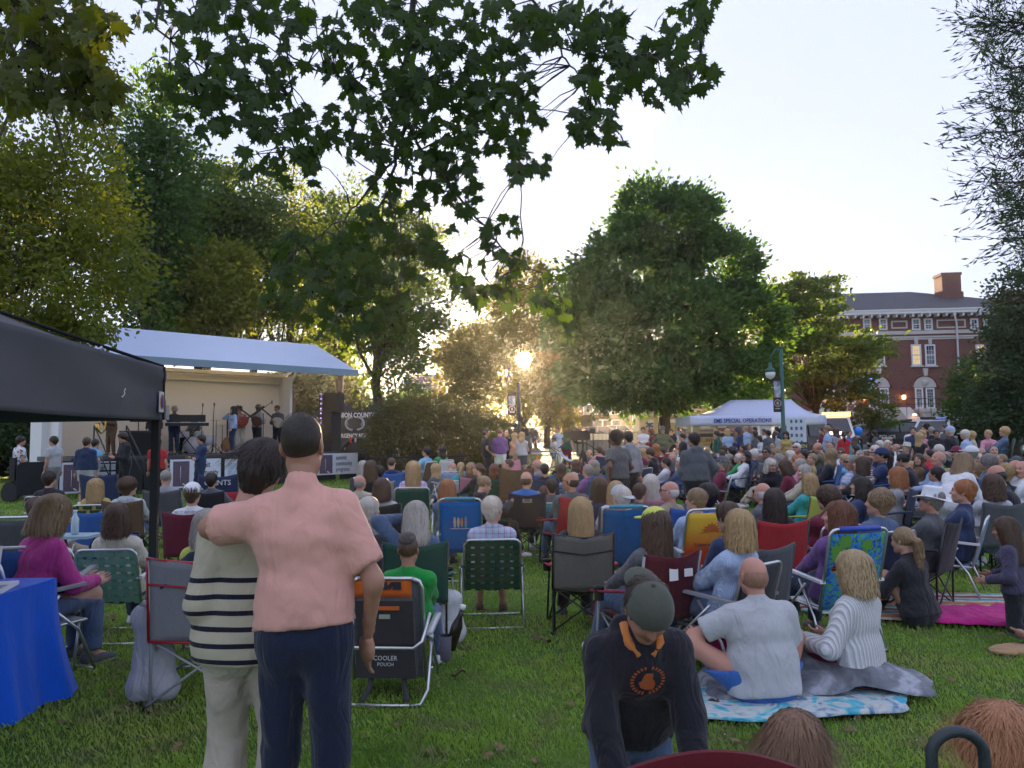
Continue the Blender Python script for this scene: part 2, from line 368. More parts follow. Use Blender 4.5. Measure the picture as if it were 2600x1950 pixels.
# ------------------------------------------------------------------ head, hair, hats, hands, shoes (canonical, head centre at origin, face to +Y)
def head_mesh(h, fem=False):
    S = Sdf(); w = .95 if fem else 1.0
    S.ell((0, -.012, .035), (.076*w, .096, .088), k=.02)
    S.ell((0, .035, -.01), (.064*w, .062, .085), k=.03)
    S.cap((0, .055, -.085), (0, .045, -.05), .03*w, .045*w, .03)
    S.cap((.045*w, -.005, -.055), (.02, .06, -.085), .022, .018, .03); S.cap((-.045*w, -.005, -.055), (-.02, .06, -.085), .022, .018, .03)
    S.cap((-.035, .082, .03), (.035, .082, .03), .011, k=.02)
    for s in (-1, 1):
        S.ell((s*.03, .092, .008), (.017, .014, .011), k=.012, op='s')
        S.ell((s*.03, .078, .008), (.012, .012, .012), k=.003)
        S.ell((s*.04, .07, -.025), (.022, .02, .018), k=.02)
        S.ell((s*.078*w, -.012, .0), (.008, .02, .032), rot=Euler((.15, 0, s*.45)).to_matrix(), k=.008)
    S.cap((0, .092, .018), (0, .112, -.022), .008, .013, .012); S.ell((.012, .1, -.026), (.008, .009, .007), k=.006); S.ell((-.012, .1, -.026), (.008, .009, .007), k=.006)
    S.ell((0, .09, -.052), (.022, .012, .006), k=.005); S.ell((0, .088, -.062), (.019, .012, .006), k=.004); S.ell((0, .078, -.09), (.018, .014, .013), k=.015)
    S.cap((0, -.02, -.06), (0, -.035, -.16), .052*w, .054*w, .03)
    V, Q = S.mesh(h)
    C = V[Q].mean(1); mi = np.zeros(len(Q), int)
    mi[(np.abs(np.abs(C[:, 0])-.03) < .013) & (np.abs(C[:, 2]-.008) < .0055) & (C[:, 1] > .07)] = 1
    mi[(np.abs(np.abs(C[:, 0])-.03) < .018) & (np.abs(C[:, 2]-.033) < .004) & (C[:, 1] > .07)] = 1
    mi[(np.abs(C[:, 0]) < .022) & (np.abs(C[:, 2]+.057) < .009) & (C[:, 1] > .09)] = 2
    return V, Q, mi
def hand_mesh(h, curl=.6):   # wrist at origin, fingers toward -Z, palm facing +Y (towards body front), thumb to +X
    S = Sdf(); S.cap((0, 0, 0), (0, .003, -.045), .024, .03, .02, sq=((1, 0, 0), .72)); S.cap((0, .003, -.03), (0, .004, -.085), .022, .019, .02, sq=((1, 0, 0), .5))
    for i, (x, l) in enumerate(((.03, .072), (.01, .08), (-.011, .075), (-.03, .058))):
        a = Vector((x, .004, -.09)); an = .25
        for j, f in enumerate((.45, .32, .25)):
            b = a+Vector((0, math.sin(an), -math.cos(an)))*l*f; S.cap(a, b, .0095-.001*j, .0085-.001*j, .004); a = b; an += curl
    a = Vector((.026, .004, -.025)); b = Vector((.05, .02, -.055)); c = Vector((.05, .035, -.085)); S.cap(a, b, .015, .012, .012); S.cap(b, c, .0115, .009, .004)
    return S.mesh(h)
_c = {}
def cached(key, fn):
    if key not in _c: _c[key] = fn()
    return _c[key]
def hair_noise(f, a, g=0.0):
    def fn(X, Y, Z):
        th = np.arctan2(X, -Y+1e-6)
        return a*(np.sin(th*f+3*np.sin(Z*11)+g)*.6+np.sin(th*f*2.3+Z*25)*.35+np.sin(Z*70+th*6)*.25)
    return fn
def ribbons(n, seed, ztop, zlow, rad, sw=.003, curly=0, droop=None, spread=1.0, nseg=6, face=.6):
    r = np.random.default_rng(seed); vs = []; fs = []
    for i in range(n):
        th = r.uniform(-PI+face, PI-face); L = r.uniform(.75, 1.02); ph = r.uniform(0, 6.28); u0 = r.uniform(0, .5); base = len(vs)
        off = r.uniform(.985, 1.1)
        for j in range(nseg+1):
            u = u0+(1-u0)*j/nseg*L
            x, y, z = rad(th, u); x *= off; y *= off
            a = curly*(.4+u); x += a*math.sin(u*18+ph); y += a*math.cos(u*16+ph); z += a*.5*math.sin(u*22+ph)
            w = sw*(1 if j < nseg else .2); tx, ty = math.cos(th), math.sin(th)
            vs.append((x-tx*w, y-ty*w*0-ty*w, z)); vs.append((x+tx*w, y+ty*w, z))
        for j in range(nseg): b = base+2*j; fs.append((b, b+1, b+3, b+2))
    return np.array(vs), np.array(fs)
def hair_mesh(style, h):
    S = Sdf(); rib = None
    def skull(g, low=-.02, front=.055, k=.02):
        S.ell((0, -.016, .04), (.079+g, .098+g, .088+g), k=k)
        return S
    n = hair_noise(22, .004)
    if style == 'buzz':
        S.ell((0, -.016, .037), (.0795, .0985, .0895)); S.ell((0, .09, -.03), (.09, .09, .085), op='s', k=.01); S.ell((0, .055, -.09), (.12, .1, .09), op='s', k=.01); S.plane((0, 0, -.055), (0, .25, -1)); n = None
    elif style == 'bald':
        S.ell((0, -.018, .0), (.0805, .1, .085)); S.ell((0, .03, .09), (.09, .105, .075), op='s', k=.01); S.ell((0, .09, -.03), (.1, .085, .1), op='s', k=.01); S.plane((0, 0, -.06), (0, 0, -1)); n = None
    elif style == 'short':
        skull(.012); S.cap((0, -.07, .0), (0, -.06, -.055), .045, .035, .03, sq=((1, 0, 0), .75)); S.ell((0, .105, -.02), (.075, .07, .085), op='s', k=.015); S.plane((0, 0, -.075), (0, .5, -1)); S.ell((0, .07, -.11), (.13, .11, .09), op='s', k=.01)
        rib = ribbons(260, 3, 0, 0, lambda t, u: ((.092+.004*math.sin(t*9))*math.sin(t)*math.sin(min(u, 1)*1.75), -.016-(.112)*math.cos(t)*math.sin(u*1.75), .04+.104*math.cos(u*1.75)), .003, .002, face=.9, nseg=4)
    elif style == 'curly':
        skull(.022); S.cap((0, -.06, .0), (0, -.05, -.07), .062, .045, .03, sq=((1, 0, 0), .7)); S.ell((0, .115, -.03), (.07, .07, .09), op='s', k=.015)
        def n(X, Y, Z): return .006*(np.sin(X*95+4*np.sin(Z*60))*np.sin(Y*90+2)*np.sin(Z*85+1.5*np.sin(X*70)))+.004*np.sin(X*190)*np.sin(Y*180)*np.sin(Z*200)
        rib = ribbons(420, 4, 0, 0, lambda t, u: (.112*math.sin(t)*math.sin(u*2.1), -.02-.128*math.cos(t)*math.sin(u*2.1), .045+.122*math.cos(u*2.1)), .003, .009, face=.9, nseg=7)
    elif style in ('bob', 'long', 'verylong'):
        zl = {'bob': -.14, 'long': -.25, 'verylong': -.36}[style]
        skull(.014)
        S.cap((0, -.035, .02), (0, -.05, zl*.6), .078, .074, .04, sq=((1, 0, 0), .8)); S.cap((0, -.05, zl*.6), (0, -.068, zl), .074, .04, .04, sq=((1, 0, 0), .72))
        for s in (-1, 1): S.cap((s*.062, .008, .03), (s*.074, .004, zl*.7), .022, .024, .03); S.cap((s*.073, .004, zl*.7), (s*.066, -.02, zl*.96), .024, .014, .03)
        S.ell((0, .12, -.045), (.06, .085, .11), op='s', k=.015); S.ell((0, -.02, .155), (.02, .09, .022), op='s', k=.02); S.ell((0, .07, -.19), (.05, .06, .11), op='s', k=.02); n = hair_noise(17, .009)
        def rad(t, u):
            if u < .4: a = u/.4*1.57; return (.096*math.sin(t)*math.sin(a), -.02-.118*math.cos(t)*math.sin(a), .04+.107*math.cos(a))
            v = (u-.4)/.6; z = .04+(zl-.06)*v; f = 1+.12*math.sin(v*2.4); return (.097*math.sin(t)*f, -.02-(.118-.0*v)*math.cos(t)*(1-.05*v)-.03*v, z)
        rib = ribbons(760, 5, 0, 0, rad, .0034, .007, face=.85, nseg=9)
    elif style in ('pony', 'bun'):
        skull(.007); S.ell((0, .105, -.02), (.075, .07, .085), op='s', k=.015); S.ell((0, .06, -.11), (.13, .09, .08), op='s', k=.01); n = hair_noise(26, .002)
        if style == 'bun': S.ell((0, -.11, .07), (.04, .035, .035), k=.01)
        else: S.cap((0, -.1, .03), (0, -.145, .0), .025, .03, .015); S.cap((0, -.145, .0), (0, -.15, -.13), .032, .038, .02); S.cap((0, -.15, -.13), (0, -.125, -.25), .037, .014, .02)
        if style == 'pony': rib = ribbons(200, 6, 0, 0, lambda t, u: (.045*math.sin(t)*(1.15-u*.6), -.142-.045*math.cos(t)*(1.1-u*.6)+u*.02, .02-.3*u), .003, .008, face=0, nseg=8)
    V, Q = S.mesh(h, n)
    return V, Q, rib
def add_rib(V, Q, rib):
    if rib is None: return V, Q
    return np.concatenate([V, rib[0]]), np.concatenate([Q, rib[1]+len(V)])
def hair_me(style, lod):
    def f():
        V, Q, rib = hair_mesh(style, (.0075, .011, .016)[lod])
        if lod < 2: V, Q = add_rib(V, Q, rib)
        return mesh_np('hair', V, Q, [HAIR])
    return cached(('hair', style, lod), f)
def hat_me(kind):
    def f():
        if kind == 'cap':
            S = Sdf(); S.ell((0, -.012, .05), (.097, .119, .103)); S.plane((0, 0, .03), (0, -.12, -1)); V, Q = S.mesh(.007)
            B = Sdf(); B.ell((0, .12, .045), (.075, .085, .012), rot=Euler((-.15, 0, 0)).to_matrix()); B.plane((0, .09, 0), (0, -1, 0)); V2, Q2 = B.mesh(.005)
        elif kind == 'bucket':
            S = Sdf(); S.cap((0, -.012, .055), (0, -.012, .12), .1, .085, .02); S.plane((0, 0, .145), (0, 0, 1)); S.plane((0, 0, .035), (0, 0, -1)); V, Q = S.mesh(.008)
            B = Sdf(); B.ell((0, -.012, .035), (.13, .15, .014)); V2, Q2 = B.mesh(.007)
        else:   # wide
            S = Sdf(); S.cap((0, -.012, .05), (0, -.012, .12), .102, .09, .02); S.ell((0, -.012, .17), (.03, .07, .02), op='s', k=.03); S.plane((0, 0, .155), (0, 0, 1)); S.plane((0, 0, .03), (0, 0, -1)); V, Q = S.mesh(.008)
            B = Sdf(); B.ell((0, -.012, .04), (.17, .185, .012)); V2, Q2 = B.mesh(.0065); V2[:, 2] += .9*V2[:, 0]**2-.5*(V2[:, 1]+.012)**2
        return mesh_np('hat', np.concatenate([V, V2]), np.concatenate([Q, Q2+len(V)]), [CLS])
    return cached(('hat', kind), f)
def shoe_me(kind):
    def f():
        S = Sdf(); S.cap((0, -.045, .045), (0, .06, .038), .042, .04, .02, sq=((0, 0, 1), 1.0)); S.cap((0, .06, .034), (0, .155, .026), .042, .034, .03); S.cap((0, -.04, .06), (0, -.03, .1), .038, .036, .02); S.plane((0, 0, 0), (0, 0, -1)); S.plane((0, 0, .1), (0, 0, 1))
        V, Q = S.mesh(.011); mi = (V[Q].mean(1)[:, 2] < .022).astype(int)
        return mesh_np('shoe', V, Q, [CLS, SOLE], mi=mi)
    return cached(('shoe', kind), f)
def glasses_me():
    def f():
        b = MB()
        for s in (-1, 1): b.box((s*.032, .108, .006), (.05, .006, .034)); b.tube([(s*.058, .104, .012), (s*.08, -.02, .012)], .003, 4)
        b.box((0, .112, .012), (.02, .004, .006)); return b.mesh('sunglasses', [PAINT])
    return cached('gl', f)
# ------------------------------------------------------------------ posed bodies
def ik(a, t, l1, l2, pole):
    a, t = Vector(a), Vector(t); d = t-a; L = min(d.length, (l1+l2)*.995); dn = d.normalized(); t = a+dn*L
    x = (l1*l1-l2*l2+L*L)/(2*L); hgt = math.sqrt(max(l1*l1-x*x, 0)); p = Vector(pole); p = (p-dn*p.dot(dn)).normalized()
    return a+dn*x+p*hgt, t
POSES = {}
def P_(n, **k): POSES[n] = k
P_('sit', pel=(0, -.05, .46), lean=-14, hl=(-.1, .33, .58), hr=(.09, .35, .58), fl=(-.12, .5, .09), fr=(.13, .47, .09), hp=-6)
P_('sit2', pel=(0, -.05, .46), lean=-20, hl=(-.3, .22, .62), hr=(.3, .24, .62), fl=(-.16, .62, .09), fr=(.1, .66, .09), hp=-12)
P_('sitf', pel=(0, -.02, .46), lean=12, hl=(-.08, .45, .6), hr=(.1, .42, .6), fl=(-.13, .42, .09), fr=(.14, .38, .09), hp=12)
P_('sitc', pel=(0, -.05, .46), lean=-16, hl=(-.12, .3, .6), hr=(.1, .33, .6), fl=(-.1, .5, .09), fr=(-.12, .72, .3), hp=-4)
P_('phone', pel=(0, -.04, .46), lean=-6, hl=(-.07, .36, .82), hr=(.08, .36, .84), fl=(-.12, .5, .09), fr=(.13, .5, .09), hp=18)
P_('drink', pel=(0, -.04, .46), lean=-8, hl=(-.1, .33, .58), hr=(.07, .2, 1.12), fl=(-.12, .5, .09), fr=(.13, .5, .09), hp=-8)
P_('recl', pel=(0, -.02, .3), lean=-32, hl=(-.12, .3, .5), hr=(.1, .32, .5), fl=(-.12, .75, .08), fr=(.1, .8, .08), hp=-20)
P_('gnd', pel=(0, 0, .13), lean=6, hl=(-.2, .36, .3), hr=(.16, .38, .28), fl=(-.17, .36, .07), fr=(.17, .4, .07), kp=(0, .3, 1), hp=0, cross=1)
P_('gndk', pel=(0, 0, .13), lean=10, hl=(-.1, .42, .42), hr=(.1, .42, .42), fl=(-.1, .5, .08), fr=(.1, .52, .08), kp=(0, .2, 1), hp=4)
P_('std', pel=(0, 0, .95), lean=1, hl=(-.26, .03, .83), hr=(.27, .04, .82), fl=(-.11, -.02, .09), fr=(.12, .02, .09), hp=0)
P_('stdx', pel=(0, 0, .95), lean=-2, hl=(.14, .2, 1.14), hr=(-.14, .2, 1.12), fl=(-.12, -.02, .09), fr=(.12, .03, .09), hp=2)
P_('stdh', pel=(0, 0, .95), lean=-2, hl=(-.2, .02, 1.0), hr=(.2, .02, 1.0), fl=(-.15, 0, .09), fr=(.15, .02, .09), hp=0, ep=1)
P_('stdf', pel=(0, 0, .94), lean=4, hl=(-.07, .3, 1.12), hr=(.09, .3, 1.16), fl=(-.11, 0, .09), fr=(.11, .02, .09), hp=14)
P_('stdm', pel=(0, 0, .95), lean=-4, hl=(-.24, .15, .9), hr=(.05, .17, 1.46), fl=(-.1, .02, .09), fr=(.12, -.04, .09), hp=-4)
P_('walk', pel=(0, 0, .93), lean=5, hl=(-.22, .2, .9), hr=(.24, -.14, .86), fl=(-.08, .26, .09), fr=(.09, -.26, .11), hp=0)
P_('bend', pel=(0, -.05, .9), lean=32, hl=(-.12, .5, .98), hr=(.1, .52, 1.0), fl=(-.11, 0, .09), fr=(.11, .05, .09), hp=24)
P_('kneel', pel=(0, 0, .5), lean=4, hl=(-.16, .25, .6), hr=(.18, .25, .62), fl=(-.12, -.4, .06), fr=(.12, -.4, .06), kp=(0, 1, -.3), hp=10)
def joints(p, fem, heavy=0):
    pel = Vector(p['pel']); ln = R(p['lean']); sd = R(p.get('side', 0)); tw = R(p.get('twist', 0)); hw = .145 if fem else .166
    hw += heavy*.02
    M = Matrix.Rotation(tw, 3, 'Z') @ Matrix.Rotation(sd, 3, 'Y') @ Matrix.Rotation(-ln, 3, 'X')
    up = M @ Vector((0, 0, 1)); lat = M @ Vector((1, 0, 0)); fw = M @ Vector((0, 1, 0))
    waist = pel+up*.15; curve = p.get('curve', .3); M2 = Matrix.Rotation(tw, 3, 'Z') @ Matrix.Rotation(sd, 3, 'Y') @ Matrix.Rotation(-ln*(1+curve if ln > 0 else 1-curve), 3, 'X'); up2 = M2 @ Vector((0, 0, 1))
    chest = waist+up2*.2; nb = chest+up2*.15-fw*.01
    hy = R(p.get('hy', 0)); hp_ = R(p.get('hp', 0))
    HM = Matrix.Rotation(tw+hy, 3, 'Z') @ Matrix.Rotation(R(p.get('ht', 0)), 3, 'Y') @ Matrix.Rotation(-hp_, 3, 'X')
    neckv = (up2*.6+Vector((0, 0, 1))*.4+fw*.25*max(0, math.sin(hp_))).normalized()
    hc = nb+neckv*.135+(HM @ Vector((0, .028, .035)))
    J = dict(pel=pel, waist=waist, chest=chest, nb=nb, hc=hc, HM=HM, up=up, up2=up2, lat=lat, fw=fw, M=M)
    for s, n in ((-1, 'l'), (1, 'r')):
        sh = nb+lat*s*hw-up2*.075; J['sh'+n] = sh
        pole = Vector((s*.6, -.8, -.5)) if not p.get('ep') else Vector((s*1.0, -.5, 0)); pole = Vector(p.get('ep'+n, pole))
        J['el'+n], J['wr'+n] = ik(sh, p['h'+n], .29, .26, pole)
        hip = pel+Vector((math.cos(tw), math.sin(tw), 0))*s*.09; J['hip'+n] = hip
        kp = Vector(p.get('kp', (0, 1, .35))); kp = Vector(p.get('kp'+n, kp))
        if p.get('cross'): kp = Vector((s*1.3, .5, .6))
        J['kn'+n], J['an'+n] = ik(hip, p['f'+n], .43, .42, kp)
    return J
def torso(S, J, fem, heavy, infl=0.0, low=True):
    lat = tuple(J['lat']); up, fw = J['up'], J['fw']; g = heavy*.02
    S.cap(J['pel']+up*.0, J['waist'], .108+g, .093+g if not fem else .085+g, .05, sq=(lat, .66), infl=infl)
    S.cap(J['waist'], J['chest'], .094+g if not fem else .086+g, .106+g*.6 if not fem else .097, .06, sq=(lat, .64 if not fem else .68), infl=infl)
    S.cap(J['chest'], J['nb']-J['up2']*.05, .11+g*.5 if not fem else .095, .075, .05, sq=(lat, .62), infl=infl)
    S.cap(J['shl'], J['shr'], .05 if not fem else .042, .05 if not fem else .042, .05, infl=infl)
    S.cap(J['nb']-J['up2']*.03, J['shl'], .045, .042 if not fem else .036, .04, infl=infl); S.cap(J['nb']-J['up2']*.03, J['shr'], .045, .042 if not fem else .036, .04, infl=infl)
    if fem:
        for s in (-1, 1): S.ell(J['chest']+J['lat']*s*.07+fw*.085+J['up2']*.01, (.06+infl, .05+infl, .055+infl), k=.04)
    if heavy > 0: S.ell(J['waist']+fw*.03*heavy, (.14+.03*heavy+infl, .12+.03*heavy+infl, .15), k=.08)
def arm(S, J, n, infl=0.0, upto=2.0, cut=True, k=.03, thin=1.0):
    sh, el, wr = J['sh'+n], J['el'+n], J['wr'+n]; t = thin
    if upto < 1: S.cap(sh, sh.lerp(el, upto), .05*t, .052*t, .035, infl=infl, cut=cut); return
    S.cap(sh, el, .049*t, .041*t, .035, infl=infl)
    if upto >= 2 and not cut: S.cap(el, wr, .041*t, .026*t, k, infl=infl); return
    f = min(upto-1, 1); S.cap(el, el.lerp(wr, f), .041*t, (.041-.013*f)*t, k, infl=infl, cut=cut)
def leg(S, J, n, infl=0.0, upto=2.0, cut=True, fem=False, flare=0.0, heavy=0):
    hp, kn, an = J['hip'+n], J['kn'+n], J['an'+n]; g = heavy*.012
    if upto < 1: S.cap(hp, hp.lerp(kn, upto), .086+g, .078+flare, .05, infl=infl, cut=cut); return
    S.cap(hp, kn, .086+g, .055, .05, infl=infl)
    if upto >= 2 and not cut: S.cap(kn, kn.lerp(an, .4), .052, .052, .03, infl=infl); S.cap(kn.lerp(an, .4), an, .05, .034, .03, infl=infl); return
    f = upto-1; S.cap(kn, kn.lerp(an, f), .056, .056-.014*f+flare, .03, infl=infl, cut=cut)
def mat4(M3, t): m = M3.to_4x4() @ Matrix.Scale(1.06, 4); m.translation = t; return m
def body_me(pk, p, fem, lod, heavy, thin=1.0):
    h = (.024, .032, .042)[lod]
    J = joints(p, fem, heavy); S = Sdf(); torso(S, J, fem, heavy)
    for n in 'lr': arm(S, J, n, cut=False, thin=thin); leg(S, J, n, cut=False, fem=fem, heavy=heavy); S.cap(J['an'+n], J['an'+n]+Vector((0, .1, -.04)), .034, .028, .02)
    S.cap(J['nb']-J['up2']*.03, J['hc']-(J['HM'] @ Vector((0, .03, .06))), .058 if not fem else .048, .052 if not fem else .045, .03)
    V, Q = S.mesh(h); mi = np.zeros(len(Q), int)
    hV, hQ, hm = cached(('head', lod, fem), lambda: head_mesh((.0068, .0115, .016)[lod], fem))
    M = np.array(J['HM']); hv = (hV*1.06)@M.T+np.array(J['hc']); Q = np.concatenate([Q, hQ+len(V)]); V = np.concatenate([V, hv]); mi = np.concatenate([mi, hm])
    gV, gQ = cached(('hand', lod, p.get('curl', .5)), lambda: hand_mesh((.0062, .011, .016)[lod], p.get('curl', .5)))
    for n, s in (('l', -1), ('r', 1)):
        z = (J['el'+n]-J['wr'+n]).normalized(); x = Vector(p.get('thumb'+n, (-s*.6, .8, .2))); x = (x-z*x.dot(z)).normalized(); y = z.cross(x)*(-1 if s > 0 else 1)
        # palm normal = y ; mirrored hands for the two sides
        T = np.array([[x.x, y.x, z.x], [x.y, y.y, z.y], [x.z, y.z, z.z]]); k = 1.0 if not fem else .9
        v = (gV*k)@T.T+np.array(J['wr'+n]); q = gQ if np.linalg.det(T) > 0 else gQ[:, ::-1]
        Q = np.concatenate([Q, q+len(V)]); V = np.concatenate([V, v]); mi = np.concatenate([mi, np.zeros(len(gQ), int)])
    return mesh_np('body', V, Q, [SKIN, EYE, LIP], mi=mi), J
def top_me(J, fem, lod, heavy, sleeve, hood, hem=.03, wamp=0, infl=.013, seed=0, m=CL, collar=.0):
    h = (.0145, .025, .034)[lod]; S = Sdf(); torso(S, J, fem, heavy, infl); g = heavy*.02
    S.cap(J['pel']-J['up']*(hem+.05), J['waist'], .126+g, .103+g, .05, sq=(tuple(J['lat']), .66), infl=infl)
    if fem and hem > .02: S.cap(J['hipl']-Vector((.02, 0, 0)), J['hipr']+Vector((.02, 0, 0)), .09, .09, .06, infl=infl+.006)
    thick = 1.0+ .14*hood
    for n in 'lr': arm(S, J, n, infl+.006, sleeve, True, thin=thick*(1.12 if sleeve < 1 else 1))
    S.cap(J['nb']-J['up2']*.02, J['nb']+J['up2']*(.018+collar)-J['fw']*.004, .068 if not fem else .06, .058+collar*.3, .02, infl=infl*.5)
    if hood:
        b = J['nb']-J['fw']*.065; S.cap(b+J['lat']*.07+J['up2']*.02, b-J['lat']*.07+J['up2']*.02, .04, .04, .03); S.cap(b+J['up2']*.01, b-J['up2']*.1-J['fw']*.02, .05, .035, .03, sq=(tuple(J['lat']), .6))
        for s in (-1, 1): S.cap(b+J['lat']*.075*s+J['up2']*.02, J['nb']+J['lat']*.045*s+J['fw']*.075-J['up2']*.02, .035, .024, .02)
    S.plane(J['pel']-J['up']*hem, -J['up'])
    V, Q = S.mesh(h, wrinkle(wamp, seed) if wamp else None)
    return mesh_np('top', V, Q, [m])
def bottom_me(J, fem, lod, heavy, length, wamp=0, seed=0, flare=0.0, infl=.012, m=CL, skirt=False):
    h = (.016, .026, .036)[lod]; S = Sdf(); g = heavy*.02
    S.cap(J['pel']-J['up']*.02, J['pel']+J['up']*.1, .111+g, .094+g, .05, sq=(tuple(J['lat']), .66), infl=infl-.004)
    if fem: S.cap(J['hipl']-Vector((.02, 0, .0)), J['hipr']+Vector((.02, 0, 0)), .085, .085, .06, infl=infl)
    for n in 'lr': leg(S, J, n, infl+.006, length, True, fem, flare if n != 'x' else 0, heavy)
    S.plane(J['pel']+J['up']*.1, J['up'])
    V, Q = S.mesh(h, wrinkle(wamp, seed+3) if wamp else None)
    return mesh_np('trousers', V, Q, [m])
C = dict(white=(.68, .7, .74), cream=(.58, .54, .44), beige=(.42, .36, .27), tan=(.3, .23, .15), grey=(.24, .25, .27), lgrey=(.42, .44, .47), dgrey=(.07, .075, .085), black=(.014, .014, .018),
    navy=(.018, .03, .08), blue=(.03, .11, .42), lblue=(.3, .42, .65), sky=(.12, .38, .65), denim=(.06, .1, .19), dkdenim=(.018, .03, .065), red=(.42, .02, .025), maroon=(.13, .012, .03), pink=(.52, .2, .27),
    magenta=(.45, .03, .22), salmon=(.52, .24, .17), orange=(.6, .17, .03), yellow=(.6, .5, .06), lime=(.55, .62, .08), green=(.03, .25, .07), dkgreen=(.012, .06, .04), olive=(.09, .1, .05), teal=(.03, .32, .34),
    purple=(.14, .06, .22), lavender=(.4, .36, .55), brown=(.1, .055, .03), mint=(.2, .42, .32), gold=(.4, .3, .08))
C = {k: tuple(x**.83 for x in v) for k, v in C.items()}
HC = dict(black=(.012, .01, .009), dark=(.028, .018, .013), brown=(.075, .042, .024), auburn=(.14, .05, .02), blonde=(.42, .29, .14), sandy=(.26, .18, .1), grey=(.25, .24, .23), white=(.6, .58, .55), red=(.25, .075, .025), ginger=(.35, .14, .05), silver=(.42, .4, .38))
SK = dict(f=(.5, .3, .22), t=(.38, .21, .14), b=(.14, .075, .045), m=(.3, .17, .11), r=(.52, .27, .2))
ALLP = []
def person(root, pose, fem=False, lod=1, heavy=0, hair='short', hc='brown', top='white', sleeve=2.0, hood=0, bot='denim', blen=2.0, skin='f', hat=None, hatc='white', shoe='white', hy=0, glasses=None, topm=None, botm=None, wamp=0, over=None, hem=.03, flare=0, collar=0, hathy=0, seed=0, thin=1.0, botn='trousers', topn=None, infl=.013):
    p = dict(POSES[pose]) if isinstance(pose, str) else dict(pose)
    if over: p.update(over)
    p['hy'] = p.get('hy', 0)+hy
    if not wamp and lod < 2: wamp = .006
    key = (pose if isinstance(pose, str) else id(pose), fem, lod, heavy, p['hy'], str(over), thin)
    me, J = cached(('body',)+key, lambda: body_me(None, p, fem, lod, heavy, thin))
    tops = C[top] if isinstance(top, str) else top; bots = C[bot] if isinstance(bot, str) else bot; hcs = HC[hc] if isinstance(hc, str) else hc
    link('body', me, root, SK[skin] if isinstance(skin, str) else skin)
    tk = key[:4]+(str(over), sleeve, hood, hem, wamp, topm.name if topm else '', collar, infl, thin); tk2 = tuple(x for x in tk)
    tm = cached(('top',)+tk2, lambda: top_me(J, fem, lod, heavy, sleeve, hood, hem, wamp, infl, seed, topm or CL, collar))
    link(topn or ('hoodie' if hood else ('shirt' if sleeve < 2 else 'jacket' if collar else 'sweater')), tm, root, tops)
    bm = cached(('bot',)+key[:4]+(str(over), blen, flare, wamp, botm.name if botm else ''), lambda: bottom_me(J, fem, lod, heavy, blen, wamp, seed, flare, m=botm or CL))
    link('shorts' if blen < 1.4 and botn == 'trousers' else botn, bm, root, bots)
    H4 = mat4(J['HM'], J['hc'])
    if hair: link('hair', hair_me(hair, lod), root, hcs, mat4=H4)
    if hat: link('hat', hat_me(hat), root, C[hatc] if isinstance(hatc, str) else hatc, mat4=H4 @ Matrix.Rotation(R(hathy), 4, 'Z'))
    if glasses: link('glasses', glasses_me(), root, (.01, .01, .012), mat4=H4)
    for n in 'lr':
        a = J['an'+n]; d = J['an'+n]-J['kn'+n]; yaw = math.atan2(-(a.x-J['hip'+n].x)*.7, .6)
        base = Vector((a.x, a.y, a.z-.09)); pit = 0
        if d.normalized().z > -.75: pit = min(1.0, math.acos(max(-1, min(1, -d.normalized().z)))-.5)
        m = Matrix.Translation(base) @ Matrix.Rotation(yaw, 4, 'Z')
        if pose != 'kneel': m = m @ Matrix.Translation((0, 0, .09)) @ Matrix.Rotation(pit*.7, 4, 'X') @ Matrix.Translation((0, 0, -.09))
        else: m = Matrix.Translation(a) @ Matrix.Rotation(-1.9, 4, 'X') @ Matrix.Translation((0, 0, -.09))
        link('shoe', shoe_me('a'), root, C[shoe] if isinstance(shoe, str) else shoe, mat4=m)
    return J
# ------------------------------------------------------------------ ground, road, paths
def grass_mat():
    m, nt, p, out = newmat('lawn'); v = coords(nt, 'Object')
    n1 = noise(nt, v, .35, 4); n2 = noise(nt, v, 5, 5); n3 = noise(nt, v, 60, 3)
    a = ramp(nt, n1, [(.35, (.07, .17, .028)), (.6, (.13, .25, .045)), (.75, (.2, .27, .08))])
    b = mixc(nt, math_(nt, 'MULTIPLY', n2, .7), a, (.1, .12, .035)); c = mixc(nt, n3, mixc(nt, 1, b, (.5, .5, .5), 'MULTIPLY'), mixc(nt, 1, b, (1.4, 1.4, 1.3), 'MULTIPLY'))
    nt.links.new(c, p.inputs['Base Color']); p.inputs['Roughness'].default_value = .9; p.inputs['Specular IOR Level'].default_value = .2
    bump(nt, p, noise(nt, v, 45, 4), 1.0, .04); return m
LAWN = grass_mat()
ASPH = mat('asphalt', (.07, .072, .078), .85, var=.2, vs=3, bmp=.5, bs=60); CONC = mat('concrete', (.34, .33, .31), .85, var=.12, vs=2, bmp=.3)
def ground_strip(name, ys, xr, mt, lift, kind='structure', nx=24, base=0.0):
    vs = []; fs = []
    for j, y in enumerate(ys):
        for i in range(nx+1):
            x = xr[0]+(xr[1]-xr[0])*i/nx; vs.append((x, y, tz(y)+lift-base))
    for j in range(len(ys)-1):
        for i in range(nx): a = j*(nx+1)+i; fs.append((a, a+1, a+nx+2, a+nx+1))
    me = mesh_np(name, np.array(vs), np.array(fs), [mt]); o = link(name, me); setp(o, kind=kind); return o
ys = [-400, -60, -10, 0, 4, 8, 12, 16, 20, 24, 28, 32, 36, 45, 55, 65, 80, 100, 130, 200, 400, 900, 3000]
ground_strip('lawn', ys, (-900, 900), LAWN, 0)
ground_strip('road', [50, 55, 60, 65, 72, 80, 90, 100], (-160, 160), ASPH, .012)
ground_strip('pavement', [46.2, 47.2, 48.4], (-160, 160), CONC, .06)
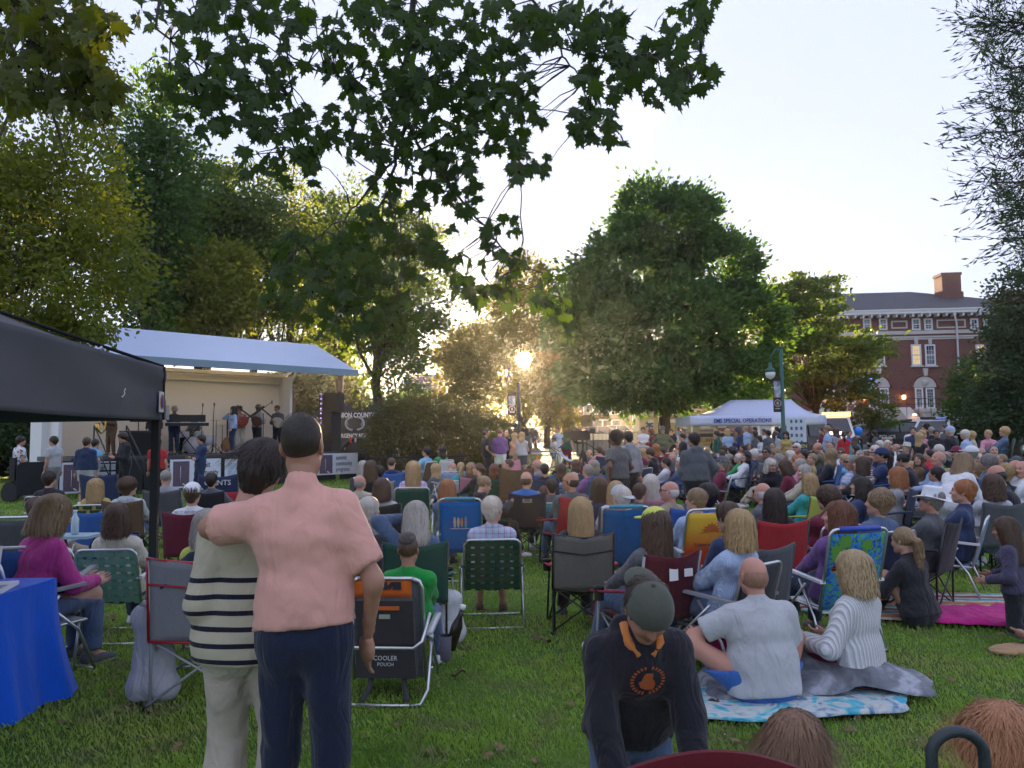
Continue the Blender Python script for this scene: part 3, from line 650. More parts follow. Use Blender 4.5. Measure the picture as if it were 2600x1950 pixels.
ground_strip('footpath', [34.6, 35.6, 36.4], (-3.5, 9.5), CONC, .012)
k = MB()
for i in range(60): k.b2((-150+i*5, 49.8, tz(49.8)-.05), (-145.04+i*5, 50, tz(50)+.13))
setp(k.build('kerb', CONC), kind='structure')
k = MB()
for i in range(14): k.box((-60+i*9, 75, tz(75)+.022), (3, .14, .004))
setp(k.build('road_marking', mat('road_paint', (.6, .5, .15), .7)), kind='structure')
# ------------------------------------------------------------------ foliage
def leaf_mat(name, a, b, trans=.45, sc=.35):
    if name in MATS: return MATS[name]
    m, nt, p, out = newmat(name); v = coords(nt, 'Object'); n = noise(nt, v, sc, 3); n2 = noise(nt, v, 9, 1)
    c = mixc(nt, math_(nt, 'ADD', math_(nt, 'MULTIPLY', n, .6), math_(nt, 'MULTIPLY', n2, .5)), a, b)
    nt.links.new(c, p.inputs['Base Color']); p.inputs['Roughness'].default_value = .55; p.inputs['Specular IOR Level'].default_value = .35
    t = nt.nodes.new('ShaderNodeBsdfTranslucent'); nt.links.new(mixc(nt, 1, c, (1.65, 1.6, .5), 'MULTIPLY'), t.inputs[0])
    mx = nt.nodes.new('ShaderNodeMixShader'); mx.inputs[0].default_value = trans; nt.links.new(p.outputs[0], mx.inputs[1]); nt.links.new(t.outputs[0], mx.inputs[2]); nt.links.new(mx.outputs[0], out.inputs[0])
    MATS[name] = m; return m
L_MAPLE = leaf_mat('leaf_maple', (.026, .07, .018), (.075, .15, .032)); L_YEL = leaf_mat('leaf_yellow_green', (.065, .1, .016), (.18, .2, .03), .5)
L_DARK = leaf_mat('leaf_dark', (.018, .042, .02), (.045, .085, .03), .3); L_MID = leaf_mat('leaf_mid', (.045, .085, .024), (.12, .17, .04), .45)
L_GREY = leaf_mat('leaf_willow', (.03, .06, .035), (.06, .1, .05), .35); L_BUSH = leaf_mat('leaf_bush', (.045, .062, .024), (.12, .115, .04), .35, .8); L_WARM = leaf_mat('leaf_warm', (.07, .085, .015), (.17, .15, .03), .5)
def leaf_quads(P, size, rng, flat=.5, aspect=1.6, droop=0.0, dirs=None):
    n = len(P); u = rng.normal(size=(n, 3)); u[:, 2] = u[:, 2]*flat-droop
    if dirs is not None: u = dirs+u*.45
    u /= np.linalg.norm(u, axis=1)[:, None]; w = rng.normal(size=(n, 3)); w[:, 2] *= .6; v = np.cross(u, w); v /= np.linalg.norm(v, axis=1)[:, None]; nn = np.cross(u, v)
    s = size*rng.uniform(.6, 1.3, n)[:, None]
    a = P; b = P+u*s*aspect*.5+v*s*.42+nn*s*.1; c = P+u*s*aspect; d = P+u*s*aspect*.5-v*s*.42+nn*s*.1
    V = np.stack([a, b, c, d], 1).reshape(-1, 3); Q = np.arange(4*n).reshape(-1, 4); return V, Q
def lobes_points(lobes, n, rng, shell=.55):
    w = np.array([l[3]*l[4]*l[5] for l in lobes])**.8; w /= w.sum(); k = rng.choice(len(lobes), n, p=w); L = np.array(lobes)[k]
    d = rng.normal(size=(n, 3)); d /= np.linalg.norm(d, axis=1)[:, None]; r = rng.uniform(shell**3, 1, n)**(1/3)
    return L[:, :3]+d*r[:, None]*L[:, 3:6], d
def limb(mb, a, b, ra, rb, rng, bend=.12, n=6, seg=6):
    a, b = Vector(a), Vector(b); L = (b-a).length; pts = []; o = Vector(rng.normal(size=3))*L*bend; o.z = abs(o.z)*.6
    for i in range(seg+1): t = i/seg; pts.append(a.lerp(b, t)+o*math.sin(t*PI)*(1-.3*t)+Vector(rng.normal(size=3))*L*.012*(0 < i < seg))
    mb.tube(pts, [ra+(rb-ra)*(i/seg)**.8 for i in range(seg+1)], n); return pts
def tree(name, label, cat, base, trunk_h, tr, lobes, nclump, nleaf, lsize, lm, seed=1, spread=.55, limbs=14, shell=.45, flat=.5, droop=0.0, group=None, aspect=1.5, lean=(0, 0), cname='crown', bark=None, layered=0.0):
    rng = np.random.default_rng(seed); base = Vector(base); root = E(name, label, cat, base, group=group)
    mb = MB(); top = Vector((lean[0], lean[1], trunk_h)); tp = limb(mb, (0, 0, -.2), top, tr*1.25, tr*.8, rng, .03, 10)
    mb.tube([(0, 0, -.3), (0, 0, .0), (0, 0, .35)], [tr*1.9, tr*1.6, tr*1.2], 10)
    cp, cd = lobes_points(lobes, nclump, rng, shell)
    main = []
    zc = sum(l[2] for l in lobes)/len(lobes)
    sel = rng.choice(nclump, min(limbs, nclump), replace=False)
    for i in sel:
        t = Vector(cp[i]); s = top.lerp(Vector((0, 0, trunk_h*.75)), rng.uniform(0, .5)); m = s.lerp(Vector((t.x*.75, t.y*.75, t.z)), .95)
        pts = limb(mb, s, m, tr*rng.uniform(.3, .55), tr*.1, rng, .1, 6, 7); main.append(pts)
        for _ in range(3):
            q = pts[rng.integers(2, 7)]; j = rng.integers(0, nclump); e = Vector(cp[j]); dd = e-q
            if dd.length > 4.5: e = q+dd.normalized()*4.5
            limb(mb, q, e, tr*.14, tr*.03, rng, .1, 5, 5)
    z = max(l[2]+l[5]*.6 for l in lobes); limb(mb, top, (lobes[0][0], lobes[0][1], z), tr*.6, tr*.08, rng, .04, 7, 8)
    mb.build('trunk', bark or BARK, root)
    per = max(1, nleaf//nclump); sp = rng.normal(size=(nclump, per, 3))*spread*rng.uniform(.6, 1.4, (nclump, 1, 1)); sp[..., 2] *= (1-layered)*.7
    P = (cp[:, None, :]+sp).reshape(-1, 3); dirs = np.repeat(cd, per, 0)*.7
    W = P+np.array(base)-np.array([0, 0, CAMZ]); W /= np.linalg.norm(W, axis=1)[:, None]; ok = np.arccos(np.clip(W@np.array(sdir), -1, 1)) > R(.72); P, dirs = P[ok], dirs[ok]
    V, Q = leaf_quads(P, lsize, rng, flat, aspect, droop, dirs)
    c = link(cname, mesh_np(cname, V, Q, [lm], smooth=False), root); setp(c, kind='stuff'); return root
def LB(x, y, D, base, rx, ry, rz):       # lobe from a photo position: relative to the tree base
    p = onY(x, y, D)-base; return (p.x, p.y, p.z, rx, ry, rz)
def pxm(D): return D/F
# big maple on the lawn right of the middle
B = onG(1688, 40); s = pxm(40)
tree('maple_tree', 'large full round maple standing behind the ambulance and white tent', 'tree', B, 2.3, .36,
     [LB(1690, 590, 40, B, 2.9, 2.8, 2.2), LB(1600, 690, 40, B, 2.9, 3, 2.4), LB(1790, 700, 41, B, 2.7, 3, 2.3), LB(1540, 820, 40, B, 2.7, 3, 2.1), LB(1700, 830, 39, B, 3.6, 3.4, 2.6), LB(1870, 840, 40, B, 2.5, 3, 2.1), LB(1520, 960, 40, B, 2.2, 3, 1.2), LB(1670, 965, 38.5, B, 3.2, 3, 1.5), LB(1850, 960, 39.5, B, 2.8, 3, 1.5), LB(1640, 510, 40, B, 1.5, 1.6, .8), LB(1735, 520, 40, B, 1.3, 1.5, .8), LB(1560, 1010, 39, B, 2.0, 2.4, .6)],
     1050, 110000, .18, L_MAPLE, 11, .34, 20, .66)
# lighter tree in front of the town hall
B = onG(2075, 46)
tree('beech_tree', 'lighter spreading tree partly hiding the brick hall', 'tree', B, 2.6, .22,
     [LB(2020, 800, 46, B, 2.6, 2.4, 2.2), LB(2090, 900, 45, B, 3.0, 2.6, 2.0), LB(1990, 950, 46, B, 2.4, 2, 1.8), LB(2180, 890, 45, B, 1.7, 2, .8), LB(2060, 740, 46, B, 1.8, 1.6, 1.1), LB(2140, 980, 45, B, 2.2, 2, 1.2), LB(1960, 780, 47, B, 1.7, 2, 1.6)],
     300, 24000, .17, L_MID, 12, .38, 16, .3, layered=.6)
B = onG(2217, 44)
tree('young_tree', 'small thin young tree in front of the stone steps', 'tree', B, 1.3, .05, [LB(2215, 1035, 44, B, 1.3, 1.1, .8), LB(2190, 1065, 44, B, .9, .9, .5), LB(2245, 1065, 44, B, .9, .9, .45)], 60, 2600, .11, L_MID, 13, .2, 12, .2, layered=.5)
B = onG(2570, 36)
tree('spruce_tree', 'dark dense evergreen tree at the right end of the hall', 'tree', B, 1.2, .3,
     [LB(2630, 740, 36, B, 1.2, 1.6, 1.8), LB(2625, 860, 36, B, 1.5, 2, 1.8), LB(2590, 980, 35.5, B, 1.9, 2, 1.6), LB(2620, 960, 35, B, 2.6, 2, 2.2), LB(2550, 1055, 35, B, 1.7, 1.8, .9), LB(2640, 800, 36, B, 2.4, 2, 2.4), LB(2600, 1060, 35, B, 2.5, 1.8, 1.0)], 420, 38000, .13, L_DARK, 14, .3, 14, .5, droop=.3)
B = onG(2470, 40)
tree('small_conifer', 'small bushy evergreen beside the white drainpipe', 'tree', B, .6, .1, [LB(2470, 990, 40, B, 1.0, 1, 1.8), LB(2460, 1060, 40, B, 1.2, 1, 1.0)], 90, 7000, .13, L_MAPLE, 15, .25, 6, .5)
# overhanging willow oak, right edge
B = onG(3050, 11)
rng = np.random.default_rng(16)
wroot = E('willow_oak_tree', 'willow oak whose fine leafy boughs reach in from the right edge', 'tree', B)
mb = MB(); P = []; DR = []
limb(mb, (0, 0, -.2), (.3, 0, 6.5), .3, .2, rng, .03, 10)
for (x, y, ex, ey) in [(2750, 60, 2440, 60), (2750, 20, 2420, 110), (2760, 200, 2440, 160), (2760, 180, 2400, 40), (2760, 300, 2440, 270), (2760, 330, 2420, 340), (2760, 400, 2450, 400), (2760, 470, 2435, 470), (2760, 520, 2450, 505), (2760, 600, 2470, 610), (2760, 620, 2520, 640), (2760, 120, 2500, 250), (2760, 350, 2520, 200), (2760, 440, 2520, 560), (2760, 0, 2480, -20), (2700, 560, 2560, 480), (2740, 260, 2560, 380)]:
    a = onY(x, y, 11)-B; b = onY(ex+75, ey, 10.6+rng.uniform(-.8, .8))-B; pts = limb(mb, a, b, .035, .006, rng, .06, 5, 8)
    limb(mb, (.3, 0, 5.5), a, .12, .04, rng, .05, 6, 5)
    for q in range(2, 9):
        for _ in range(7 if q > 5 else 5):
            c = pts[q-1].lerp(pts[q], rng.uniform()) if q < len(pts) else pts[-1]; dv = (b-a).normalized(); e = c+Vector(rng.normal(size=3))*.28+dv*.25; limb(mb, c, e, .006, .003, rng, .1, 3, 2)
            for _ in range(10): t = rng.uniform(.2, 1.1); P.append(c.lerp(e, t)+Vector(rng.normal(size=3))*.03); DR.append((e-c).normalized()*.9+Vector((0, 0, .1)))
mb.build('trunk', BARK, wroot)
V, Q = leaf_quads(np.array(P), .062, rng, .5, 1.9, .1, np.array(DR)); 
V = V.reshape(-1, 4, 3); mid = (V[:, 1]+V[:, 3])/2; V[:, 1] = mid+(V[:, 1]-mid)*.45; V[:, 3] = mid+(V[:, 3]-mid)*.45; V = V.reshape(-1, 3)
setp(link('crown', mesh_np('crown', V, Q, [L_GREY], smooth=False), wroot), kind='stuff')
# weeping maple domes behind the railing
B = onG(1090, 27)
tree('weeping_maple', 'broad low weeping maple dome beside the armoured truck', 'tree', B, 1.5, .14, [LB(1030, 1075, 27, B, 1.15, 1.2, .85), LB(1000, 1130, 26.6, B, 1.0, 1, .8), LB(1100, 1100, 26.4, B, 1.3, 1.2, 1.0), LB(1080, 1060, 27.2, B, 1.1, 1, .75), LB(1130, 1160, 26.4, B, 1.2, 1, .6)], 260, 36000, .06, L_BUSH, 17, .17, 16, .75, droop=.9)
B = onG(1230, 29.5)
tree('weeping_maple', 'reddish weeping maple dome behind the police officer', 'tree', B, 1.3, .12, [LB(1185, 1075, 29.8, B, 1.1, 1.1, .7), LB(1230, 1110, 29.5, B, .95, 1, .85), LB(1180, 1140, 27.6, B, 1.1, 1, .8), LB(1255, 1150, 29.5, B, .6, .8, .7)], 200, 26000, .06, L_BUSH, 18, .17, 14, .75, droop=.9)
# trees behind
def bgtree(x, D, ytop, ybot, wid, lm, seed, label, name='tree', nl=14000, ls=.2, dens=1.0, sp=.5, trunkh=None, tr=.25, shell=.3, group='trees behind the park', nlob=7, layered=0.0):
    B = onG(x, D); rng = np.random.default_rng(seed); s = pxm(D); zt = onY(x, ytop, D).z-B.z; zb = onY(x, ybot, D).z-B.z; h = zt-zb; w = wid*s/2
    lob = []
    for i in range(nlob):
        t = (i+.5)/nlob; ww = w*math.sin(PI*(.18+.72*(1-t)))**.7; lob.append((rng.uniform(-.45, .45)*w*(1-.5*t), rng.uniform(-.4, .4)*w, zb+h*(.12+.76*t), ww*.72, ww*.7, h*.2))
    return tree(name, label, 'tree', B, trunkh or max(zb, 1.5), tr, lob, int(nl*dens/85), int(nl*dens), ls, lm, seed, sp, 12, shell, group=group, layered=layered)
bgtree(955, 41, 500, 1010, 420, L_MID, 21, 'airy sunlit tree with thick grey trunk right of the stage', nl=17000, ls=.17, sp=.5, trunkh=4.6, tr=.28, shell=.2, nlob=8, layered=.3)
bgtree(870, 46, 470, 930, 300, L_MID, 22, 'tall airy tree above the right tip of the stage roof', nl=13000, ls=.17, sp=.55, shell=.2, layered=.4)
bgtree(640, 44, 400, 900, 260, L_MID, 23, 'slim light tree rising behind the middle of the stage roof', nl=11000, ls=.17, sp=.5, shell=.1, nlob=9, layered=.3)
bgtree(730, 50, 440, 930, 280, L_YEL, 24, 'yellow green tree behind the right half of the stage roof', nl=12000, ls=.18, sp=.5, shell=.2)
bgtree(500, 42, 380, 900, 320, L_MID, 25, 'broad green tree behind the left half of the stage roof', nl=22000, ls=.19, sp=.5)
bgtree(540, 38, 640, 880, 260, L_YEL, 26, 'low bushy green tree close behind the stage roof', nl=14000, ls=.16, sp=.4)
bgtree(365, 36, 225, 900, 290, L_MAPLE, 27, 'tall dark pine rising behind the stage', 'pine_tree', nl=21000, ls=.17, sp=.45, nlob=9, shell=.25)
bgtree(60, 30, 930, 1200, 420, L_DARK, 28, 'dark shrubby tree beyond the black canopy beside the stage', nl=26000, ls=.14, sp=.35, nlob=4, trunkh=1.2)
bgtree(1215, 72, 800, 1080, 210, L_WARM, 29, 'small bushy tree left of the low sun', nl=15000, ls=.26, sp=.6)
bgtree(1330, 66, 640, 1080, 200, L_WARM, 30, 'tree the low sun shines through', nl=12000, ls=.24, sp=.6, shell=.2)
bgtree(1390, 58, 900, 1090, 190, L_WARM, 31, 'low tree in front of the yellow brick flats', nl=12000, ls=.2, sp=.45)
bgtree(1440, 60, 700, 1000, 160, L_MAPLE, 32, 'tree hugging the left side of the big maple', nl=9000, ls=.24, sp=.6)
bgtree(820, 60, 860, 1060, 260, L_YEL, 33, 'sunlit low tree between the stage and the thick grey trunk', nl=16000, ls=.22, sp=.5, shell=.2)
bgtree(740, 52, 930, 1120, 240, L_MAPLE, 34, 'dark green shrub tree behind the speaker tower', nl=14000, ls=.2, sp=.45, nlob=4, trunkh=1.0)
bgtree(1030, 62, 1000, 1120, 260, L_MAPLE, 35, 'low bushy tree behind the weeping maple', nl=9000, ls=.22, sp=.4, nlob=4, trunkh=1.0)
bgtree(2700, 60, 760, 1120, 300, L_MAPLE, 36, 'leafy tree beyond the right end of the hall', nl=9000, ls=.25)
bgtree(-180, 40, 250, 1000, 500, L_MAPLE, 37, 'big tree far left behind the yellow green tree', nl=14000, ls=.3)
# nearer tree at the left with yellow green leaves
B = onG(-90, 15)
tree('pear_tree', 'tall yellow green tree above the black canopy', 'tree', B, 2.6, .16,
     [LB(60, 560, 15, B, 1.6, 1.5, 1.3), LB(180, 480, 15, B, 1.0, 1.2, 1.4), LB(20, 380, 15, B, 1.5, 1.3, 1.3), LB(220, 230, 15, B, .55, .7, .95), LB(130, 720, 14.6, B, 1.7, 1.4, 1.0), LB(240, 640, 14.6, B, .9, 1.0, .9), LB(-150, 600, 15, B, 1.8, 1.6, 2.4), LB(230, 800, 14.2, B, .75, .9, .55), LB(60, 840, 14.2, B, 1.5, 1, .6), LB(240, 110, 15, B, .25, .4, .7)],
     420, 34000, .078, L_YEL, 41, .24, 20, .35)
# distant tree line hides the horizon
rng = np.random.default_rng(50); P = []
for i in range(240):
    x = rng.uniform(-170, 170); D = rng.uniform(150, 175); h = rng.uniform(6, 11)*(.75 if -20 < x < 25 else 1.1); c = np.array([x, D, tz(D)+h*.5]); P.append(c+rng.normal(size=(70, 3))*np.array([3.2, 3, h*.27]))
V, Q = leaf_quads(np.concatenate(P), .95, rng); setp(link('tree_line', mesh_np('tree_line', V, Q, [L_MAPLE], smooth=False)), kind='stuff')
# ------------------------------------------------------------------ brick hall
def brick_mat(name, a, b, mortar, sc=1.0, rot=0):
    m, nt, p, out = newmat(name); tc = nt.nodes.new('ShaderNodeTexCoord'); sp = nt.nodes.new('ShaderNodeSeparateXYZ'); nt.links.new(tc.outputs['Object'], sp.inputs[0])
    cb = nt.nodes.new('ShaderNodeCombineXYZ'); nt.links.new(math_(nt, 'ADD', sp.outputs[0], sp.outputs[1]), cb.inputs[0]); nt.links.new(sp.outputs[2], cb.inputs[1])
    br = nt.nodes.new('ShaderNodeTexBrick'); nt.links.new(cb.outputs[0], br.inputs['Vector']); br.inputs['Scale'].default_value = sc
    br.inputs['Color1'].default_value = (*a, 1); br.inputs['Color2'].default_value = (*b, 1); br.inputs['Mortar'].default_value = (*mortar, 1)
    br.inputs['Brick Width'].default_value = .215; br.inputs['Row Height'].default_value = .075; br.inputs['Mortar Size'].default_value = .008
    n = noise(nt, tc.outputs['Object'], .8, 4); n2 = noise(nt, tc.outputs['Object'], 7, 3)
    c = mixc(nt, math_(nt, 'MULTIPLY', n, .6), br.outputs[0], mixc(nt, 1, br.outputs[0], (.65, .6, .6), 'MULTIPLY')); c = mixc(nt, math_(nt, 'MULTIPLY', n2, .5), c, mixc(nt, 1, c, (1.5, 1.4, 1.35), 'MULTIPLY'))
    nt.links.new(c, p.inputs['Base Color']); p.inputs['Roughness'].default_value = .9; bump(nt, p, br.outputs['Fac'], -.4, .01); return m
BRK = brick_mat('red_brick', (.17, .045, .035), (.11, .035, .03), (.22, .17, .15)); TANB = brick_mat('yellow_brick', (.34, .25, .14), (.28, .2, .11), (.3, .27, .2))
STONE = mat('pale_stone', (.5, .49, .46), .8, var=.1, vs=1.5, bmp=.2); TRIM = mat('white_trim', (.66, .68, .7), .55, var=.06)
SLATE = mat('roof_slate', (.045, .05, .065), .8, var=.3, vs=1.2, bmp=.6, bs=12); LITG = emis('lit_window', (1, .72, .38), .07)
def win_glass():
    m, nt, p, out = newmat('window_glass'); n = noise(nt, coords(nt), .9, 3); nt.links.new(ramp(nt, n, [(.4, (.02, .03, .04)), (.6, (.2, .22, .25))]), p.inputs['Base Color']); p.inputs['Roughness'].default_value = .06; return m
WG = win_glass()
HP = onG(2300, 70); hang = R(-6)
hall = E('brick_hall', 'three storey red brick hall with slate roof and arched windows', 'building', HP, hang)
hx = Vector((math.cos(hang), math.sin(hang), 0)); hn = Vector((math.sin(hang), -math.cos(hang), 0))
def hp(x, y, off=0.0):     # photo position -> facade coordinates (u, z); off = distance in front of the wall
    p = hit(x, y, HP+hn*off, hn)-HP; return p.dot(hx), p.z
u0, zeave = hp(1900, 803); u1, _ = hp(2640, 803); _, zb = hp(2350, 1150); zb = -1.0
_, zeave = hp(2300, 800)
f = MB(); f.b2((u0, 0, zb), (u1, 14, zeave)); f.build('wall', BRK, hall)
# eave, brackets, roof
f = MB(); f.b2((u0-.9, -.95, zeave+.002), (u1+.9, 14.9, zeave+.28)); f.b2((u0-1.0, -1.05, zeave+.282), (u1+1.0, 15, zeave+.4)); f.build('cornice', TRIM, hall)
n = 0; br = None
uu = u0
bm = MB().box((0, 0, 0), (.16, .75, .26)).mesh('bracket', [TRIM])
while uu < u1: link('bracket', bm, hall, loc=(uu, -.5, zeave-.135)); uu += .72
ur, zr = hp(2311, 741, -7); 
f = MB(); A = (u0-1, -1.05, zeave+.4); Bp = (u1+1, -1.05, zeave+.4); Cc = (u1+1, 15, zeave+.4); Dd = (u0-1, 15, zeave+.4); r1 = (u0+7, 7, zr); r2 = (ur, 7, zr)
f.add([A, Bp, Cc, Dd, r1, r2], [(0, 1, 5, 4), (1, 2, 5), (2, 3, 4, 5), (3, 0, 4), (3, 2, 1, 0)]); rf = f.build('roof', SLATE, hall)
ca, zt = hp(2381, 697, -4); cb, _ = hp(2429, 697, -4); 
f = MB(); f.b2((ca, 3.2, zeave+1), (cb, 4.9, zt-.25)); f.b2((ca-.08, 3.12, zt-.25), (cb+.08, 4.98, zt)); f.b2((ca-.12, 3.08, zeave+1), (cb+.12, 5.02, zeave+2.6)); f.build('chimney', BRK, rf)
f = MB(); vx, vz = hp(2160, 733, -6); f.tube([(vx, 6, vz-1.2), (vx, 6, vz-.1)], .07, 8); f.box((vx, 6, vz), (.3, .3, .18)); f.build('roof_vent', STEEL, rf)
# stone bands
f = MB()
for ya, yb, o in ((838, 847, .1), (852, 856, .13), (857, 861, .07)):
    _, z1 = hp(2400, ya); _, z2 = hp(2400, yb); f.b2((u0, -o, z2), (u1, .0, z1))
_, zg = hp(2350, 1040); f.b2((u0, -.12, zb), (u1, 0, zg)); f.build('stone_band', STONE, hall)
def framebox(f, xa, xb, z1, z2, t, o): f.b2((xa, -o, z2), (xa+t, 0, z1)); f.b2((xb-t, -o, z2), (xb, 0, z1)); f.b2((xa+t, -o, z1-t), (xb-t, 0, z1)); f.b2((xa+t, -o, z2), (xb-t, 0, z2+t))
for (xa, ya, xb, yb) in ((2262, 815, 2304, 834), (2377, 812, 2452, 832), (2527, 810, 2580, 830)):
    f = MB(); a, z1 = hp(xa, ya); b, z2 = hp(xb, yb); framebox(f, a, b, z1, z2, .13, .06); f.build('stone_frame', STONE, hall)
def window(xa, ya, xb, yb, lit=0, cols=4, rows=4, sill=True):
    a, z1 = hp(xa, ya); b, z2 = hp(xb, yb); wd = b-a; z2 = min(z2, z1-.3)
    f = MB(); framebox(f, a, b, z1, z2, .13, .09); zm = (z1+z2)/2; f.b2((a+.13, -.07, zm-.05), (b-.13, -.01, zm+.05))
    w_ = f.build('window', TRIM, hall)
    g = MB(); g.b2((a+.12, -.025, z2+.12), (b-.12, -.015, z1-.12)); g.build('pane', LITG if lit else WG, w_)
    m = MB()
    for i in range(1, cols): m.b2((a+.13+(wd-.26)*i/cols-.012, -.045, z2+.13), (a+.13+(wd-.26)*i/cols+.012, -.027, z1-.13))
    for i in range(1, rows*2): zz = z2+.13+(z1-z2-.26)*i/(rows*2); m.b2((a+.13, -.043, zz-.012), (b-.13, -.0275, zz+.012))
    m.build('glazing_bar', TRIM, w_)
    if sill: s = MB(); s.b2((a-.12, -.2, z2-.14), (b+.12, 0, z2-.002)); s.build('sill', STONE, w_)
for xa, xb in ((2190, 2212), (2231, 2253), (2314, 2337), (2345, 2368), (2462, 2484), (2495, 2516)): window(xa, 809, xb, 838, 0, 2, 2, False)
for xa, xb, lit in ((2152, 2176, 0), (2212, 2247, 0), (2312, 2340, 1), (2347, 2376, 0), (2476, 2508, 1)): window(xa, 875, xb, 928, lit, 3, 2)
for xa, xb in ((2080, 2104), (2204, 2227), (2233, 2258), (2322, 2345), (2349, 2374), (2540, 2565)): window(xa, 985, xb, 1037, 0, 3, 3)
# arches and keystones
for xc in (2230, 2348):
    a, z0 = hp(xc-29, 984); b, _ = hp(xc+29, 984); r = (b-a)/2; cx = (a+b)/2; pts = [(cx+r*math.cos(t), -.07, z0+r*1.0*math.sin(t)) for t in [PI*i/14 for i in range(15)]]
    f = MB(); f.prism(list(reversed(pts)), (0, .07, 0)); f.lathe([(0, -.0), (.3, 0), (.3, .05), (.0, .05)], 14); f.v[-56:] = [(cx+v[0], -.075-v[2], z0+r*.45+v[1]) for v in f.v[-56:]]
    f.build('arch_panel', STONE, hall)
    f = MB(); rr = [(cx+(r+.14)*math.cos(t), -.04, z0+(r+.14)*math.sin(t)) for t in [PI*i/16 for i in range(17)]]; f.tube(rr, .1, 6); f.b2((a-.9, -.1, z0-.1), (a-.16, 0, z0+.08)); f.b2((b+.16, -.1, z0-.1), (b+.9, 0, z0+.08)); f.build('arch_ring', BRK, hall)
    k0, kz = hp(xc-6, 937); k1, kz2 = hp(xc+6, 953); f = MB(); f.box(((k0+k1)/2, -.1, (kz+kz2)/2), (.28, .2, kz-kz2+.1), taper=1.5); f.build('keystone', STONE, hall)
for xc in (2325, 2360): k0, kz = hp(xc-4, 858); _, k2 = hp(xc, 874); f = MB(); f.box((k0+.14, -.06, (kz+k2)/2), (.26, .12, kz-k2), taper=1.3); f.build('keystone', STONE, hall)
# drainpipe
pa, pz = hp(2426, 812); f = MB(); f.tube([(pa-.5, -.9, zeave-.05), (pa, -.16, pz-.3), (pa, -.16, .3), (pa+.1, -.4, 0)], .085, 8); f.build('drainpipe', TRIM, hall)
# doors
for xa, xb in ((2113, 2143), (2145, 2175)):
    a, z1 = hp(xa, 990); b, z2 = hp(xb, 1058); f = MB(); framebox(f, a, b, z1, z2, .15, .1); f.b2((a+.15, -.08, (z1+z2)/2-.08), (b-.15, -.01, (z1+z2)/2+.08)); f.b2((a+.5*(b-a)-.04, -.07, z2+.15), (a+.5*(b-a)+.04, -.02, z1-.15))
    d_ = f.build('door', TRIM, hall); g = MB(); g.b2((a+.14, -.03, z2+.14), (b-.14, -.02, z1-.14)); g.build('pane', mat('warm_glass', (.3, .12, .06), .2), d_)
for (x, y) in ((2096, 1011), (2190, 1011), (2292, 1008)):
    a, z = hp(x, y); f = MB(); f.box((a, -.12, z+.2), (.18, .24, .1)); f.tube([(a, -.25, z+.2), (a, -.28, z+.02)], .02, 5); lam = f.build('wall_lamp', BLACKM, hall)
    g = MB(); g.box((a, -.28, z-.02), (.24, .2, .34)); g.build('lamp_glass', emis('lamp_glow', (1, .55, .2), 1.2), lam)
# steps and cheek walls
a, z2 = hp(2080, 1060, 1); b, _ = hp(2290, 1060, 1)
st_ = E('stone_steps', 'broad grey stone steps up to the hall doors', 'steps', HP+hn*.2, hang)
N = 14; ztop = hp(2140, 1058)[1]
stepm = MB().b2((a, -.36, 0), (b, 0, .001)).mesh('step', [STONE])
zs = ztop; zbot = tz(66)-HP.z
for i in range(N):
    z1 = zbot+(ztop-zbot)*(N-i)/N; f = MB(); f.b2((a+.6, -(.4*(i+1)), zbot-.5), (b-.6, -.4*i, z1)); f.build('step', CONC, st_)
for u in (a, b):
    f = MB(); f.prism([(u-.5, .0, zbot-.5), (u-.5, 0, ztop+.75), (u-.5, -1.2, ztop+.75), (u-.5, -5.4, zbot+.9), (u-.5, -5.8, zbot-.5)], (1.1, 0, 0)); f.build('side_wall', STONE, st_)
tw0, twz = hp(2330, 1042, 2); tw1, _ = hp(2434, 1042, 2); tw = E('stone_terrace', 'pale stone terrace wall with low steps and rails beneath the arched windows', 'terrace', HP+hn*.2, hang)
f = MB(); f.b2((tw0, -3, zbot-.5), (tw1, -.1, twz-.2)); f.b2((tw0-.1, -3.1, twz-.2), (tw1+.1, -.1, twz)); f.b2((tw0+1, -3.2, zbot-.5), (tw1+1.2, -3, twz-1.0)); f.build('wall', STONE, tw)
f = MB()
for r in (0, .5): f.tube([(tw0-1.5, -3.3, twz+1.0-r), (tw0+1.5, -3.3, twz+1.0-r), (tw1, -3.4, twz-.6-r)], .03, 5)
for i in range(5): f.tube([(tw0-1.5+i*1.0, -3.3, twz+1.0-max(0, i-3)*.5), (tw0-1.5+i*1.0, -3.3, twz-.6)], .025, 5)
f.build('handrail', STEEL, tw)
a_, z_ = hp(2320, 1053, 3.3); MB().box((a_, -3.3, z_), (.3, .1, .12)).build('step_light', emis('amber', (1, .45, .12), 1), tw)
# blue lit sign behind the tree
a_, z_ = hp(2155, 965, .3); bs = E('blue_lights', 'strip of blue fairy lights glowing behind the light tree', 'lights', HP+hn*.3+hx*a_+Vector((0, 0, z_)), hang)
f = MB(); f.tube([(-2.3, 0, -.5), (-1.2, 0, -.1), (0, 0, -.3), (1.2, 0, .2), (2.3, 0, .1)], .07, 5); f.tube([(-2, 0, -.1), (0, 0, .2), (2.1, 0, .4)], .05, 5); f.build('light_strip', emis('blue_glow', (.1, .25, 1), .5), bs)
